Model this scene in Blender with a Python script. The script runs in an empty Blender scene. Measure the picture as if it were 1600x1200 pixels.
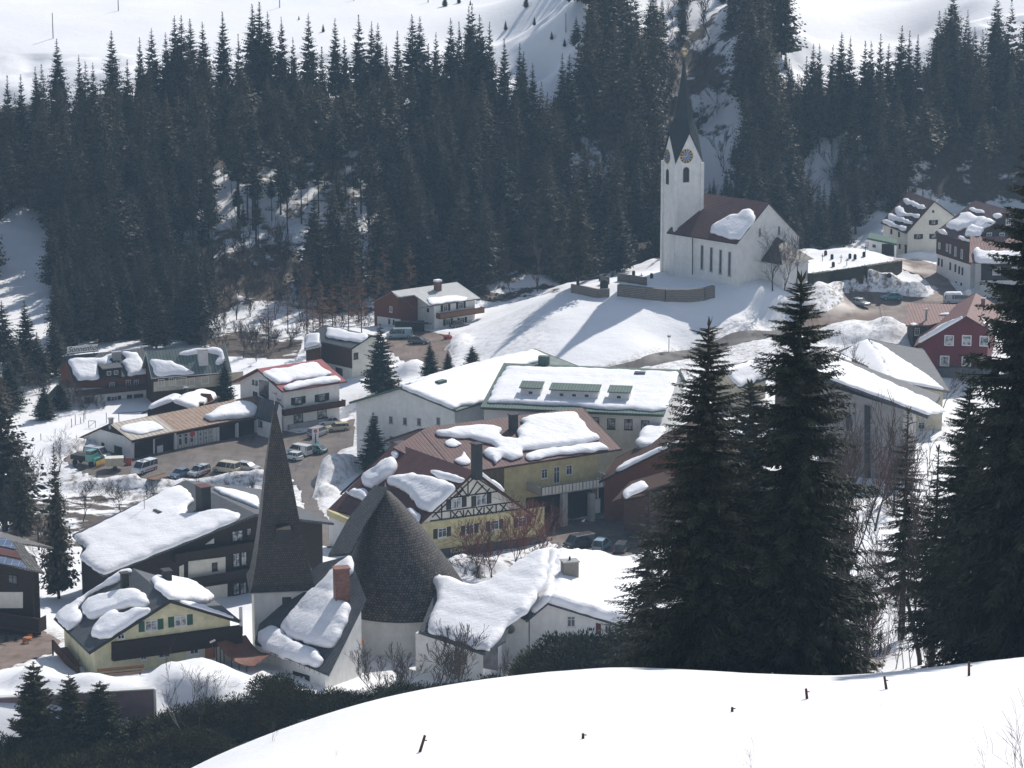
import bpy, bmesh, math, random
import numpy as np
from mathutils import Vector
from mathutils.geometry import delaunay_2d_cdt
R = math.radians
sc = bpy.context.scene
COL = sc.collection
# ---------------- camera, world, sun, exposure ----------------
H, PITCH, F = 115.0, R(12.4), 4400.0
cam = bpy.data.cameras.new('camera'); co = bpy.data.objects.new('camera', cam); COL.objects.link(co)
co.location = (0, 0, H); co.rotation_euler = (math.pi/2-PITCH, 0, 0)
cam.sensor_width = 36; cam.lens = 36*F/1600; cam.clip_start = 1; cam.clip_end = 4000
sc.camera = co
HAZE_D = 0.000098
SUN_AZ, SUN_EL = R(29), R(42)
w = bpy.data.worlds.new('World'); sc.world = w; w.use_nodes = True
wn = w.node_tree.nodes; bg = wn['Background']
sky = wn.new('ShaderNodeTexSky'); sky.sky_type = 'NISHITA'; sky.sun_disc = False
sky.sun_elevation = SUN_EL; sky.sun_rotation = SUN_AZ; sky.altitude = 1100; sky.dust_density = 1.2
hs = wn.new('ShaderNodeHueSaturation'); hs.inputs['Saturation'].default_value = .72; w.node_tree.links.new(sky.outputs[0], hs.inputs['Color']); w.node_tree.links.new(hs.outputs[0], bg.inputs[0]); bg.inputs[1].default_value = 0.115
S = Vector((math.sin(SUN_AZ)*math.cos(SUN_EL), math.cos(SUN_AZ)*math.cos(SUN_EL), math.sin(SUN_EL)))
sun = bpy.data.lights.new('sun', 'SUN'); sun.energy = 4.3; sun.angle = R(0.6); sun.color = (1, .955, .9)
so = bpy.data.objects.new('sun', sun); COL.objects.link(so); so.rotation_euler = S.to_track_quat('Z', 'Y').to_euler()
so.location = (200, 400, 400)
sc.view_settings.view_transform = 'Standard'; sc.view_settings.look = 'None'
sc.view_settings.exposure = 0.12; sc.view_settings.gamma = 1
sc.render.engine = 'CYCLES'
sc.cycles.use_denoising = True; sc.cycles.max_bounces = 5; sc.cycles.diffuse_bounces = 3
sc.cycles.glossy_bounces = 2; sc.cycles.transmission_bounces = 2; sc.cycles.volume_bounces = 1
sc.cycles.caustics_reflective = False; sc.cycles.caustics_refractive = False

# ---------------- picture <-> world ----------------
cp, sp = math.cos(PITCH), math.sin(PITCH)
def ray(px, py):
    a = (px-800)/F; b = (py-600)/F
    return Vector((a, cp - b*sp, -sp - b*cp))
CAM = Vector((0, 0, H))
def PD(px, py, D):
    r = ray(px, py); return CAM + r*(D/r.y)
def PZ(px, py, z):
    r = ray(px, py); return CAM + r*((z-H)/r.z)
def PP(px, py, p0, n):
    r = ray(px, py); return CAM + r*((p0-CAM).dot(n)/r.dot(n))
def proj(p):
    d = Vector(p)-CAM; f = d.y*cp - d.z*sp; u = d.y*sp + d.z*cp
    return 800+F*d.x/f, 600-F*u/f

# ---------------- numpy noise ----------------
def _hash(ix, iy, s):
    h = (ix.astype(np.int64)*374761393 + iy.astype(np.int64)*668265263 + s*974711) & 0xffffffff
    h = ((h ^ (h >> 13))*1274126177) & 0xffffffff
    return ((h ^ (h >> 16)) & 0xffff)/65535.0
def vnoise(x, y, s=0):
    ix = np.floor(x); iy = np.floor(y); fx = x-ix; fy = y-iy
    fx = fx*fx*(3-2*fx); fy = fy*fy*(3-2*fy)
    a = _hash(ix, iy, s); b = _hash(ix+1, iy, s); c = _hash(ix, iy+1, s); d = _hash(ix+1, iy+1, s)
    return (a*(1-fx)+b*fx)*(1-fy)+(c*(1-fx)+d*fx)*fy - .5
def fbm(x, y, sc_, s=0, o=4):
    r = 0; a = 1.
    for k in range(o):
        r = r + a*vnoise(x/sc_+17.3*k, y/sc_+9.1*k, s+k); sc_ /= 2.1; a *= .5
    return r

# ---------------- materials ----------------
def newmat(name, rough=.8, spec=.3):
    m = bpy.data.materials.new(name); m.use_nodes = True
    p = m.node_tree.nodes['Principled BSDF']; p.inputs['Roughness'].default_value = rough
    p.inputs['Specular IOR Level'].default_value = spec
    return m, m.node_tree.nodes, m.node_tree.links, p
def tc(n, l, kind='Object', scale=None, sv=(1, 1, 1)):
    t = n.new('ShaderNodeTexCoord'); mp = n.new('ShaderNodeMapping'); mp.inputs['Scale'].default_value = sv
    l.new(t.outputs[kind], mp.inputs[0]); return mp.outputs[0]
def noise(n, l, vec, scale, detail=4, rough=.55):
    k = n.new('ShaderNodeTexNoise'); k.inputs['Scale'].default_value = scale; k.inputs['Detail'].default_value = detail
    k.inputs['Roughness'].default_value = rough
    if vec is not None: l.new(vec, k.inputs['Vector'])
    return k.outputs[0]
def ramp(n, l, fac, stops):
    k = n.new('ShaderNodeValToRGB'); e = k.color_ramp.elements
    while len(e) < len(stops): e.new(.5)
    for q, (p, c) in zip(e, stops): q.position = p; q.color = (*c, 1)
    l.new(fac, k.inputs[0]); return k.outputs[0]
def mix(n, l, fac, a, b, mode='MIX'):
    k = n.new('ShaderNodeMix'); k.data_type = 'RGBA'; k.blend_type = mode
    if isinstance(fac, (int, float)): k.inputs[0].default_value = fac
    else: l.new(fac, k.inputs[0])
    for i, v in ((6, a), (7, b)):
        if isinstance(v, tuple): k.inputs[i].default_value = (*v, 1)
        else: l.new(v, k.inputs[i])
    return k.outputs[2]
def mth(n, l, op, a, b=0.):
    k = n.new('ShaderNodeMath'); k.operation = op
    for i, v in ((0, a), (1, b)):
        if isinstance(v, (int, float)): k.inputs[i].default_value = v
        else: l.new(v, k.inputs[i])
    return k.outputs[0]
def bump(n, l, p, h, st=.5, dist=.05):
    k = n.new('ShaderNodeBump'); k.inputs['Strength'].default_value = st; k.inputs['Distance'].default_value = dist
    l.new(h, k.inputs['Height']); l.new(k.outputs[0], p.inputs['Normal'])
M = {}
def m_plain(key, c, rough=.7, var=.18, spec=.3, scale=.8, metal=0):
    m, n, l, p = newmat(key, rough, spec); v = tc(n, l)
    f = noise(n, l, v, scale, 5, .6); var = var*.55 if key in ('white', 'pale', 'cream') else var
    d = tuple(x*(1-var) for x in c); e = tuple(min(1, x*(1+var)) for x in c); col = ramp(n, l, f, [(.3, d), (.7, e)])
    if key in ('white', 'cream', 'yellow', 'pale_yellow', 'pale', 'grey_plaster', 'beige', 'concrete'):   # rain streaks and damp marks
        k = n.new('ShaderNodeTexNoise'); k.inputs['Scale'].default_value = 1; k.inputs['Detail'].default_value = 7; k.inputs['Roughness'].default_value = .65; l.new(tc(n, l, 'UV', sv=(1.7, .22, 1)), k.inputs['Vector'])
        col = mix(n, l, ramp(n, l, k.outputs[0], [(.48, (0,)*3), (.72, (.2,)*3)]), col, tuple(x*.62 for x in c))
    l.new(col, p.inputs['Base Color'])
    p.inputs['Metallic'].default_value = metal
    bump(n, l, p, noise(n, l, v, 9, 3), .15, .03); M[key] = m
for k, c in dict(white=(.70, .69, .66), cream=(.61, .59, .52), grey_plaster=(.27, .255, .24), yellow=(.50, .44, .24),
                 pale_yellow=(.60, .56, .36), red_wall=(.11, .011, .016), dark=(.025, .024, .024), stone=(.22, .2, .17),
                 brick=(.21, .10, .07), beige=(.5, .45, .34), concrete=(.33, .32, .31), orange_wood=(.36, .13, .05),
                 green=(.03, .09, .065), pale=(.6, .6, .58), dirt=(.13, .09, .06), darkred=(.1, .03, .03),
                 purple=(.17, .12, .125), copper=(.17, .085, .06), blue=(.04, .07, .14), teal=(.02, .2, .19)).items():
    m_plain(k, c)
def m_paint(key, c, rough=.25):
    m, n, l, p = newmat(key, rough, .5); p.inputs['Base Color'].default_value = (*c, 1); p.inputs['Coat Weight'].default_value = .4
    v = tc(n, l); f = noise(n, l, v, 2.5, 4); l.new(mix(n, l, mth(n, l, 'MULTIPLY', f, .3), c, (.25, .22, .19)), p.inputs['Base Color']); M[key] = m
for k, c in dict(p_white=(.75, .76, .77), p_silver=(.42, .44, .46), p_beige=(.55, .48, .32), p_blue=(.03, .075, .16), p_teal=(.03, .19, .2),
                 p_black=(.014, .015, .02), p_red=(.5, .03, .02), p_yellow=(.6, .36, .03), p_green=(.03, .3, .24), p_lblue=(.25, .38, .45), p_gold=(.6, .42, .1), p_clock=(.05, .12, .3)).items(): m_paint(k, c)
m_plain('tyre', (.02, .02, .02), .9); m_plain('rim', (.4, .4, .42), .35, metal=.6)
def m_glass():
    m, n, l, p = newmat('glass', .12, .5); v = tc(n, l)
    l.new(ramp(n, l, noise(n, l, v, .9, 2), [(.35, (.018, .022, .028)), (.65, (.07, .08, .09))]), p.inputs['Base Color']); M['glass'] = m
    m, n, l, p = newmat('curtain', .3, .5); v = tc(n, l)
    l.new(ramp(n, l, noise(n, l, v, 1.5, 3), [(.4, (.06, .07, .08)), (.6, (.42, .44, .46))]), p.inputs['Base Color']); M['curtain'] = m
    m, n, l, p = newmat('solar', .08, .6); v = tc(n, l, 'UV')
    b = n.new('ShaderNodeTexBrick'); b.offset = 0; b.inputs['Scale'].default_value = 1; b.inputs['Brick Width'].default_value = .95; b.inputs['Row Height'].default_value = 1.7
    b.inputs['Mortar Size'].default_value = .03; b.inputs['Color1'].default_value = (.10, .14, .22, 1); b.inputs['Color2'].default_value = (.12, .16, .25, 1); b.inputs['Mortar'].default_value = (.4, .4, .42, 1)
    l.new(v, b.inputs[0]); l.new(b.outputs[0], p.inputs['Base Color']); M['solar'] = m
m_glass()
def m_snow(key, tint=(.86, .86, .88), dirt=0., bd=.12, bs=.5, sc1=.25, st=.35):
    m, n, l, p = newmat(key, .6, .25); v = tc(n, l)
    n1 = noise(n, l, v, sc1, 6, .55)
    c = ramp(n, l, n1, [(.3, tuple(x*.96 for x in tint)), (.7, tint)])
    if dirt:
        d = noise(n, l, v, .55, 8, .7)
        c = mix(n, l, ramp(n, l, d, [(.5-dirt*.25, (0,)*3), (.62, (dirt,)*3)]), c, (.23, .17, .12))
    l.new(c, p.inputs['Base Color'])
    hh = mth(n, l, 'ADD', noise(n, l, v, bs, 5, .6), mth(n, l, 'MULTIPLY', noise(n, l, v, bs*7, 3, .6), .25))
    wv = n.new('ShaderNodeTexNoise'); wv.inputs['Scale'].default_value = 1; wv.inputs['Detail'].default_value = 4; l.new(tc(n, l, sv=(.5, 2.6, 1.)), wv.inputs['Vector']); hh = mth(n, l, 'ADD', hh, mth(n, l, 'MULTIPLY', wv.outputs[0], .5))
    bump(n, l, p, hh, st, bd*4); M[key] = m
m_snow('snow'); m_snow('snow_old', dirt=.85, st=.7, bs=1.0); m_snow('snow_pile', dirt=.35, st=.6)
def m_ground():
    m, n, l, p = newmat('ground_snow', .7, .2); v = tc(n, l)
    a = n.new('ShaderNodeAttribute'); a.attribute_name = 'rock'
    a2 = n.new('ShaderNodeAttribute'); a2.attribute_name = 'dirt'
    n1 = noise(n, l, v, .16, 9, .68)
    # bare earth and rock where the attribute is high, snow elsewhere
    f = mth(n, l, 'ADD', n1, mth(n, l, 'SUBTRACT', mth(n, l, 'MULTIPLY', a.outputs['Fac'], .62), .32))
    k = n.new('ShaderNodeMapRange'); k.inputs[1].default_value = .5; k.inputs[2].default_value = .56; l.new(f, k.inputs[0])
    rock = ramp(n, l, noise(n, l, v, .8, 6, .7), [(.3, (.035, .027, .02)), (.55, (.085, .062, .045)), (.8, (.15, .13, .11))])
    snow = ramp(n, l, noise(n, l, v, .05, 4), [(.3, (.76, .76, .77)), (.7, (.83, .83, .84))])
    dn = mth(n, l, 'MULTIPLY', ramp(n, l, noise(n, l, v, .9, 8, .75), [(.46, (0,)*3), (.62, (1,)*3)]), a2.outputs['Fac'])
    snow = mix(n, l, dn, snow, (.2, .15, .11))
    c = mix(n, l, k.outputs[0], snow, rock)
    l.new(c, p.inputs['Base Color'])
    hh = mth(n, l, 'ADD', noise(n, l, v, .35, 6, .6), mth(n, l, 'MULTIPLY', noise(n, l, v, 3, 3), .12))
    wv = n.new('ShaderNodeTexNoise'); wv.inputs['Scale'].default_value = 1; wv.inputs['Detail'].default_value = 5; wv.inputs['Roughness'].default_value = .6; l.new(tc(n, l, sv=(.22, 1.5, .6)), wv.inputs['Vector'])
    hh = mth(n, l, 'ADD', hh, mth(n, l, 'MULTIPLY', wv.outputs[0], .42))
    bump(n, l, p, hh, .26, .6); M['ground'] = m
m_ground()
def m_seam(key, c1, c2, sp_=.6, rough=.68, stain=.5, c3=None, metal=.05):
    m, n, l, p = newmat(key, rough, .4); v = tc(n, l, 'UV')
    wv = n.new('ShaderNodeTexWave'); wv.wave_type = 'BANDS'; wv.bands_direction = 'X'; wv.inputs['Scale'].default_value = .314/sp_*1.0
    l.new(v, wv.inputs[0])
    nn = noise(n, l, v, .7, 6, .7)
    c = ramp(n, l, nn, [(.35, c1), (.65, c2)])
    if c3: c = mix(n, l, ramp(n, l, noise(n, l, v, 1.6, 7, .75), [(.5, (0,)*3), (.65, (1,)*3)]), c, c3)
    e = ramp(n, l, wv.outputs[0], [(.9, (1,)*3), (.97, (.45,)*3)])
    c = mix(n, l, 1., c, e, 'MULTIPLY'); l.new(c, p.inputs['Base Color'])
    bump(n, l, p, ramp(n, l, wv.outputs[0], [(.85, (0,)*3), (.95, (1,)*3)]), .8, .06)
    p.inputs['Metallic'].default_value = metal; M[key] = m
m_seam('seam_brown', (.075, .026, .023), (.125, .045, .038), metal=.1)
m_seam('seam_green', (.10, .14, .125), (.17, .21, .19))
m_seam('seam_grey', (.36, .37, .37), (.50, .51, .5), .7)
m_seam('seam_rust', (.19, .10, .055), (.30, .20, .13), .9, .6, c3=(.14, .055, .025))
m_seam('seam_pale', (.33, .29, .24), (.44, .39, .33), .9, .6)
m_seam('seam_dark', (.045, .05, .058), (.08, .085, .095))
m_seam('seam_red', (.25, .025, .035), (.32, .045, .055))
m_seam('seam_pink', (.15, .07, .06), (.22, .105, .088), metal=.1)
m_seam('seam_copper', (.14, .05, .03), (.23, .095, .055), .35)
m_seam('trim_green', (.06, .105, .085), (.09, .145, .118), .5)
def m_planks(key, c1, c2, w_=.18, d='Y'):
    m, n, l, p = newmat(key, .75, .2); v = tc(n, l, 'UV')
    wv = n.new('ShaderNodeTexWave'); wv.bands_direction = d; wv.inputs['Scale'].default_value = .314/w_; l.new(v, wv.inputs[0])
    nn = noise(n, l, tc(n, l, 'UV', sv=(1, 6, 1) if d == 'Y' else (6, 1, 1)), 1.2, 6, .6)
    c = mix(n, l, 1., ramp(n, l, nn, [(.3, c1), (.7, c2)]), ramp(n, l, wv.outputs[0], [(.8, (1,)*3), (.98, (.35,)*3)]), 'MULTIPLY')
    l.new(c, p.inputs['Base Color']); bump(n, l, p, wv.outputs[0], .3, .02); M[key] = m
m_planks('wood_dark', (.018, .012, .010), (.045, .028, .02))
m_planks('wood_brown', (.05, .022, .014), (.10, .045, .028))
m_planks('wood_red', (.13, .04, .022), (.20, .065, .035))
m_planks('wood_light', (.16, .085, .045), (.26, .15, .085))
m_planks('door_white', (.5, .48, .43), (.6, .58, .53), .6, 'X')
m_planks('stone_wall', (.12, .105, .09), (.24, .21, .18), .35)
def m_shingle(key, c1, c2, bw=.3, rh=.28, mort=(.008, .008, .008), ms=.05):
    m, n, l, p = newmat(key, .55, .35); v = tc(n, l, 'UV')
    b = n.new('ShaderNodeTexBrick'); b.inputs['Scale'].default_value = 1; b.inputs['Brick Width'].default_value = bw
    b.inputs['Row Height'].default_value = rh; b.inputs['Mortar Size'].default_value = ms; b.inputs['Color1'].default_value = (*c1, 1)
    b.inputs['Color2'].default_value = (*c2, 1); b.inputs['Mortar'].default_value = (*mort, 1); b.inputs['Bias'].default_value = -.1
    l.new(v, b.inputs[0]); nn = noise(n, l, v, 1.1, 7, .7)
    c = mix(n, l, ramp(n, l, nn, [(.5, (0,)*3), (.75, (.45,)*3)]), b.outputs[0], tuple(x*1.8 for x in c2))
    l.new(c, p.inputs['Base Color']); bump(n, l, p, b.outputs[1], 1., -.12)
    l.new(ramp(n, l, nn, [(.3, (.3,)*3), (.7, (.7,)*3)]), p.inputs['Roughness']); M[key] = m
m_shingle('shingle', (.04, .031, .024), (.15, .115, .088), .3, .34)  # bright second tone puts sun highlights into the cone roof's shingle colour
m_shingle('shingle_fine', (.036, .026, .019), (.095, .07, .05), .24, .3)
m_shingle('spire_slate', (.004, .007, .007), (.012, .018, .018), .4, .4)
m_shingle('tile_red', (.095, .030, .026), (.145, .05, .042), .35, .4)
m_shingle('tile_grey', (.12, .11, .095), (.22, .2, .17), .4, .4)
m_shingle('masonry', (.15, .055, .035), (.24, .10, .07), .36, .16, (.2, .17, .15), .012)
def m_asphalt(key, c1, c2):
    m, n, l, p = newmat(key, .8, .3); v = tc(n, l)
    c = ramp(n, l, noise(n, l, v, .18, 7, .65), [(.35, c1), (.65, c2)])
    c = mix(n, l, ramp(n, l, noise(n, l, v, 1.6, 5, .7), [(.45, (0,)*3), (.75, (.35,)*3)]), c, (.2, .17, .15))
    l.new(c, p.inputs['Base Color'])
    tr = n.new('ShaderNodeTexNoise'); tr.inputs['Scale'].default_value = 1; tr.inputs['Detail'].default_value = 6; l.new(tc(n, l, sv=(1.1, .16, 1)), tr.inputs['Vector']); c = mix(n, l, ramp(n, l, tr.outputs[0], [(.5, (0,)*3), (.68, (.5,)*3)]), c, tuple(x*.5 for x in c1)); l.new(c, p.inputs['Base Color'])
    l.new(ramp(n, l, noise(n, l, v, .12, 3), [(.4, (.9,)*3), (.6, (.45,)*3)]), p.inputs['Roughness'])
    bump(n, l, p, noise(n, l, v, 12, 3), .3, .02); M[key] = m
m_asphalt('asphalt', (.105, .085, .072), (.17, .14, .122)); m_asphalt('asphalt_road', (.075, .068, .062), (.12, .108, .1))
m_asphalt('yard', (.13, .09, .07), (.21, .155, .125))
def m_leaf(key, c1, c2, rough=.65, rnd=.5, warm=1.):
    m, n, l, p = newmat(key, rough, .2); v = tc(n, l)
    oi = n.new('ShaderNodeObjectInfo')
    c = ramp(n, l, noise(n, l, v, .5, 4, .7), [(.3, c1), (.7, c2)])
    c = mix(n, l, mth(n, l, 'MULTIPLY', oi.outputs['Random'], rnd), c, (c2[0]*(1+.9*warm), c2[1]*(1+.25*warm), c2[2]))
    c = mix(n, l, ramp(n, l, noise(n, l, v, .045, 3), [(.45, (0,)*3), (.7, (.6*warm,)*3)]), c, (c2[0]*1.5, c2[1]*.95, c2[2]*.9))
    l.new(c, p.inputs['Base Color']); M[key] = m
m_leaf('needles', (.016, .024, .016), (.035, .045, .024)); m_leaf('needles_far', (.005, .010, .008), (.038, .044, .024), rnd=.9)
m_leaf('needles_yew', (.016, .022, .009), (.045, .052, .02)); m_leaf('twig', (.05, .038, .032), (.09, .07, .06), rnd=.2, warm=.2)
m_leaf('twig_far', (.045, .034, .028), (.08, .058, .046), rnd=.4, warm=.3); m_leaf('bark', (.022, .019, .017), (.05, .043, .038), warm=0, rnd=.2); m_leaf('birch', (.2, .19, .17), (.42, .4, .36), rnd=.1, warm=0)
m_leaf('twig_larch', (.085, .045, .022), (.14, .08, .042)); m_leaf('twig_red', (.075, .036, .03), (.12, .06, .048)); m_leaf('hedge_dark', (.02, .022, .012), (.045, .042, .02))

# ---------------- mesh builders ----------------
class MB:
    def __init__(s): s.v = []; s.f = []
    def add(s, vs, fs):
        k = len(s.v); s.v += [Vector(a) for a in vs]; s.f += [tuple(i+k for i in f) for f in fs]; return s
    def box(s, c, a, b, d):
        c, a, b, d = map(Vector, (c, a, b, d))
        vs = [c+a*i+b*j+d*k for k in (-1, 1) for j in (-1, 1) for i in (-1, 1)]
        return s.add(vs, [(0, 2, 3, 1), (4, 5, 7, 6), (0, 1, 5, 4), (2, 6, 7, 3), (0, 4, 6, 2), (1, 3, 7, 5)])
    def bx(s, x0, y0, z0, x1, y1, z1):
        return s.box(((x0+x1)/2, (y0+y1)/2, (z0+z1)/2), ((x1-x0)/2, 0, 0), (0, (y1-y0)/2, 0), (0, 0, (z1-z0)/2))
    def prism(s, poly, ext):
        n = len(poly); e = Vector(ext); poly = [Vector(p) for p in poly]
        s.add(poly+[p+e for p in poly], [tuple(range(n-1, -1, -1)), tuple(range(n, 2*n))]+[(i, (i+1) % n, n+(i+1) % n, n+i) for i in range(n)]); return s
    def tube(s, p0, p1, r0, r1=None, k=6):
        p0, p1 = Vector(p0), Vector(p1); r1 = r0 if r1 is None else r1; d = (p1-p0).normalized()
        a = d.orthogonal().normalized(); b = d.cross(a); vs = []
        for p, r in ((p0, r0), (p1, r1)):
            for i in range(k): t = 2*math.pi*i/k; vs.append(p+(a*math.cos(t)+b*math.sin(t))*r)
        return s.add(vs, [(i, (i+1) % k, k+(i+1) % k, k+i) for i in range(k)]+[tuple(range(k-1, -1, -1)), tuple(range(k, 2*k))])
    def disc(s, c, nrm, up, r, th, k=24, ry=None):
        nrm = Vector(nrm).normalized(); up = Vector(up); si = up.cross(nrm).normalized(); ry = ry or r
        return s.prism([Vector(c)+si*math.cos(2*math.pi*i/k)*r+up*math.sin(2*math.pi*i/k)*ry for i in range(k)], nrm*th)
def link(o, parent=None):
    COL.objects.link(o)
    if parent is not None: o.parent = parent
    return o
def origin(parent):
    p = Vector((0, 0, 0))
    while parent is not None: p += Vector(parent.location); parent = parent.parent
    return p
def mesh(name, vs, fs, mat, parent=None, loc=None, smooth=False, uv=True):
    o0 = Vector(loc) if loc is not None else origin(parent)
    me = bpy.data.meshes.new(name)
    V = np.array([tuple(v) for v in vs], dtype=float)-np.array(tuple(o0))
    me.from_pydata(V.tolist(), [], fs); me.materials.append(M[mat] if isinstance(mat, str) else mat)
    if smooth: me.polygons.foreach_set('use_smooth', [True]*len(me.polygons))
    if uv and len(fs) < 20000:
        ul = me.uv_layers.new(name='uv'); me.update()
        for p in me.polygons:
            n = p.normal
            u = Vector((-n.y, n.x, 0)) if abs(n.z) < .995 else Vector((1, 0, 0))
            u.normalize(); v = n.cross(u)
            for li in p.loop_indices:
                q = V[me.loops[li].vertex_index]; q = Vector(q); ul.data[li].uv = (q.dot(u), q.dot(v))
    o = bpy.data.objects.new(name, me)
    if loc is not None: o.location = o0
    return link(o, parent)
def mk(name, mb, mat, parent=None, loc=None, smooth=False):
    return mesh(name, mb.v, mb.f, mat, parent, loc, smooth)
def tag(o, label, cat, group=None, kind=None):
    if label: o['label'] = label
    if cat: o['category'] = cat
    if group: o['group'] = group
    if kind: o['kind'] = kind
    return o
def thing(name, loc, label, cat, group=None):
    o = bpy.data.objects.new(name, None); o.location = loc; o.empty_display_size = .5; link(o); return tag(o, label, cat, group)
def bevel(o, wd=.05, seg=2):
    b = o.modifiers.new('bevel', 'BEVEL'); b.width = wd; b.segments = seg; b.limit_method = 'ANGLE'; return o

# ---------------- terrain ----------------
C = []   # world control points (x,y,z)
def cD(*pts):
    for px, py, D in pts: p = PD(px, py, D); C.append(tuple(p))
def cZ(z, *pts):
    for px, py in pts: C.append(tuple(PZ(px, py, z)))
# foreground snow hill
cD((0, 1380, 110), (300, 1250, 110), (600, 1215, 110), (900, 1200, 110), (1250, 1190, 110), (1600, 1180, 110), (-500, 1500, 115), (2100, 1150, 110))
cD((-300, 1420, 140), (0, 1370, 140), (150, 1290, 140), (300, 1200, 141), (420, 1148, 142), (560, 1100, 143), (700, 1070, 145), (900, 1047, 147), (1050, 1045, 147), (1200, 1055, 147), (1350, 1050, 147), (1600, 1026, 147), (2000, 1000, 147))
cD((300, 1225, 125), (600, 1160, 125), (900, 1115, 125), (1250, 1105, 125), (1600, 1090, 125))
for x in (-60, -20, 20, 60): C += [(x, 0, 113.2), (x, 50, 94.5), (x, -30, 124)]
cD((-200, 1480, 175), (0, 1430, 175), (300, 1250, 175), (600, 1160, 175), (900, 1140, 175), (1150, 1110, 175), (1400, 1062, 172), (1600, 1040, 172), (1900, 1020, 175))
cD((0, 1330, 215), (300, 1260, 215), (600, 1190, 215), (900, 1180, 215), (1150, 1100, 215), (1400, 1000, 215), (1600, 990, 215))
cD((0, 1290, 255), (300, 1270, 255), (600, 1200, 255), (900, 1160, 255), (1150, 1040, 260), (1400, 925, 262), (1600, 930, 262))
cD((0, 1255, 284), (150, 1245, 284), (300, 1215, 284), (450, 1150, 285), (0, 1150, 292), (200, 1150, 292), (600, 1115, 290), (800, 1090, 290), (950, 1080, 295), (1150, 960, 310), (1400, 880, 305), (1600, 880, 305))
cD((-40, 1106, 296), (40, 1104, 296), (100, 1104, 296), (160, 1120, 296), (240, 1125, 297), (0, 1085, 300), (100, 1078, 300), (200, 1072, 300), (330, 1085, 303), (400, 1085, 305), (150, 1062, 315), (60, 1035, 320), (0, 1000, 335), (60, 1000, 335))
cD((300, 1040, 316), (450, 1070, 312), (620, 1075, 316), (780, 1065, 316), (1150, 890, 355), (1400, 830, 350), (1600, 820, 350), (1150, 840, 400), (1400, 800, 400), (1600, 790, 400))
# village floor
cZ(4, (300, 940), (100, 940), (420, 900), (520, 890), (640, 880), (760, 880))
cZ(1.2, (250, 800), (100, 800), (0, 780), (420, 800)); cZ(.3, (250, 746), (130, 740), (340, 740), (420, 738), (210, 722), (400, 690), (480, 720), (540, 660), (480, 780))
cZ(-1.5, (200, 775), (320, 768), (80, 770)); cZ(1.2, (530, 830), (560, 735), (600, 790)); cZ(3.2, (900, 800), (960, 790), (830, 850), (900, 835), (980, 850), (1040, 820))
cZ(1, (150, 640), (60, 680), (230, 640), (300, 640), (0, 640)); cZ(.5, (460, 665), (545, 630)); cZ(1.6, (560, 600), (500, 590), (400, 570))
cZ(2, (200, 550), (100, 560), (0, 560), (340, 560), (430, 540)); cZ(3, (610, 515), (640, 560), (690, 525), (740, 505), (560, 530))
cZ(3.5, (700, 560), (640, 600)); cZ(4, (714, 530), (730, 560), (800, 590)); cZ(5.8, (860, 570)); cZ(5, (900, 592), (1000, 600), (1000, 650), (800, 660)); cZ(6, (935, 570), (1060, 545), (1100, 600), (1300, 600))
cZ(5, (1350, 700), (1480, 620), (1600, 620), (1480, 700), (1250, 700), (1600, 720)); cZ(8.5, (1130, 522), (1200, 507), (1250, 540)); cZ(9.5, (1290, 500), (1330, 520), (1400, 520), (1480, 520))
cZ(10, (1340, 475), (1400, 470), (1470, 475), (1600, 480)); cZ(12, (1430, 420), (1400, 402), (1470, 395), (1550, 400))
cZ(14.2, (1155, 450), (1080, 431), (1200, 453), (1253, 436), (1036, 428), (990, 435), (1060, 448)); cZ(12.9, (1110, 470), (1050, 470), (1000, 466), (960, 462)); cZ(12.6, (893, 458), (925, 461))
cZ(13.4, (900, 447), (950, 440), (1000, 425)); cZ(11.6, (870, 463)); cZ(11.5, (1180, 478), (1250, 470)); cZ(10.2, (1080, 497), (1150, 497)); cZ(10.4, (1020, 500), (930, 500), (850, 495)); cZ(8.5, (1000, 528), (900, 530), (820, 515)); cZ(7.2, (900, 552), (800, 535), (960, 552)); cZ(5.9, (760, 525))
cZ(14.2, (1300, 405), (1270, 420), (1380, 400), (1340, 395), (1290, 440)); cZ(12.5, (1300, 450), (1380, 445)); cZ(11, (1420, 440))
# slopes opposite
cD((-60, 500, 575), (60, 500, 572), (200, 500, 578), (400, 500, 575), (550, 490, 585), (800, 450, 600))
cD((-60, 400, 615), (40, 400, 618), (200, 400, 616), (400, 400, 612), (600, 400, 615), (850, 400, 615), (960, 400, 618), (1240, 370, 625), (1340, 360, 635), (1450, 300, 650), (1600, 300, 650), (1750, 300, 650))
cD((-60, 300, 648), (60, 300, 648), (300, 300, 645), (600, 300, 645), (850, 300, 640), (1000, 300, 640), (1110, 320, 652), (1200, 300, 640), (1290, 290, 648), (1400, 250, 655))
cD((-60, 200, 680), (200, 200, 678), (450, 200, 678), (700, 200, 675), (850, 200, 675), (960, 200, 660), (1090, 200, 682), (1200, 200, 662), (1400, 180, 676), (1600, 200, 672), (1750, 200, 672))
cD((-60, 130, 705), (200, 120, 706), (450, 120, 705), (700, 120, 705), (860, 120, 705), (960, 120, 678), (1080, 110, 705), (1170, 120, 680), (1240, 120, 700), (1400, 110, 712), (1520, 110, 700), (1600, 110, 695))
cD((-60, 60, 740), (200, 60, 745), (500, 60, 745), (800, 60, 742), (900, 60, 700), (1000, 60, 705), (1080, 50, 722), (1170, 50, 700), (1250, 60, 740), (1430, 60, 745), (1520, 50, 720), (1600, 50, 715))
cD((-60, 0, 790), (200, 0, 800), (500, 0, 800), (800, 0, 790), (900, 0, 720), (1040, 0, 738), (1170, 0, 720), (1260, 0, 790), (1430, 0, 795), (1520, 0, 745), (1600, 0, 740))
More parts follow.
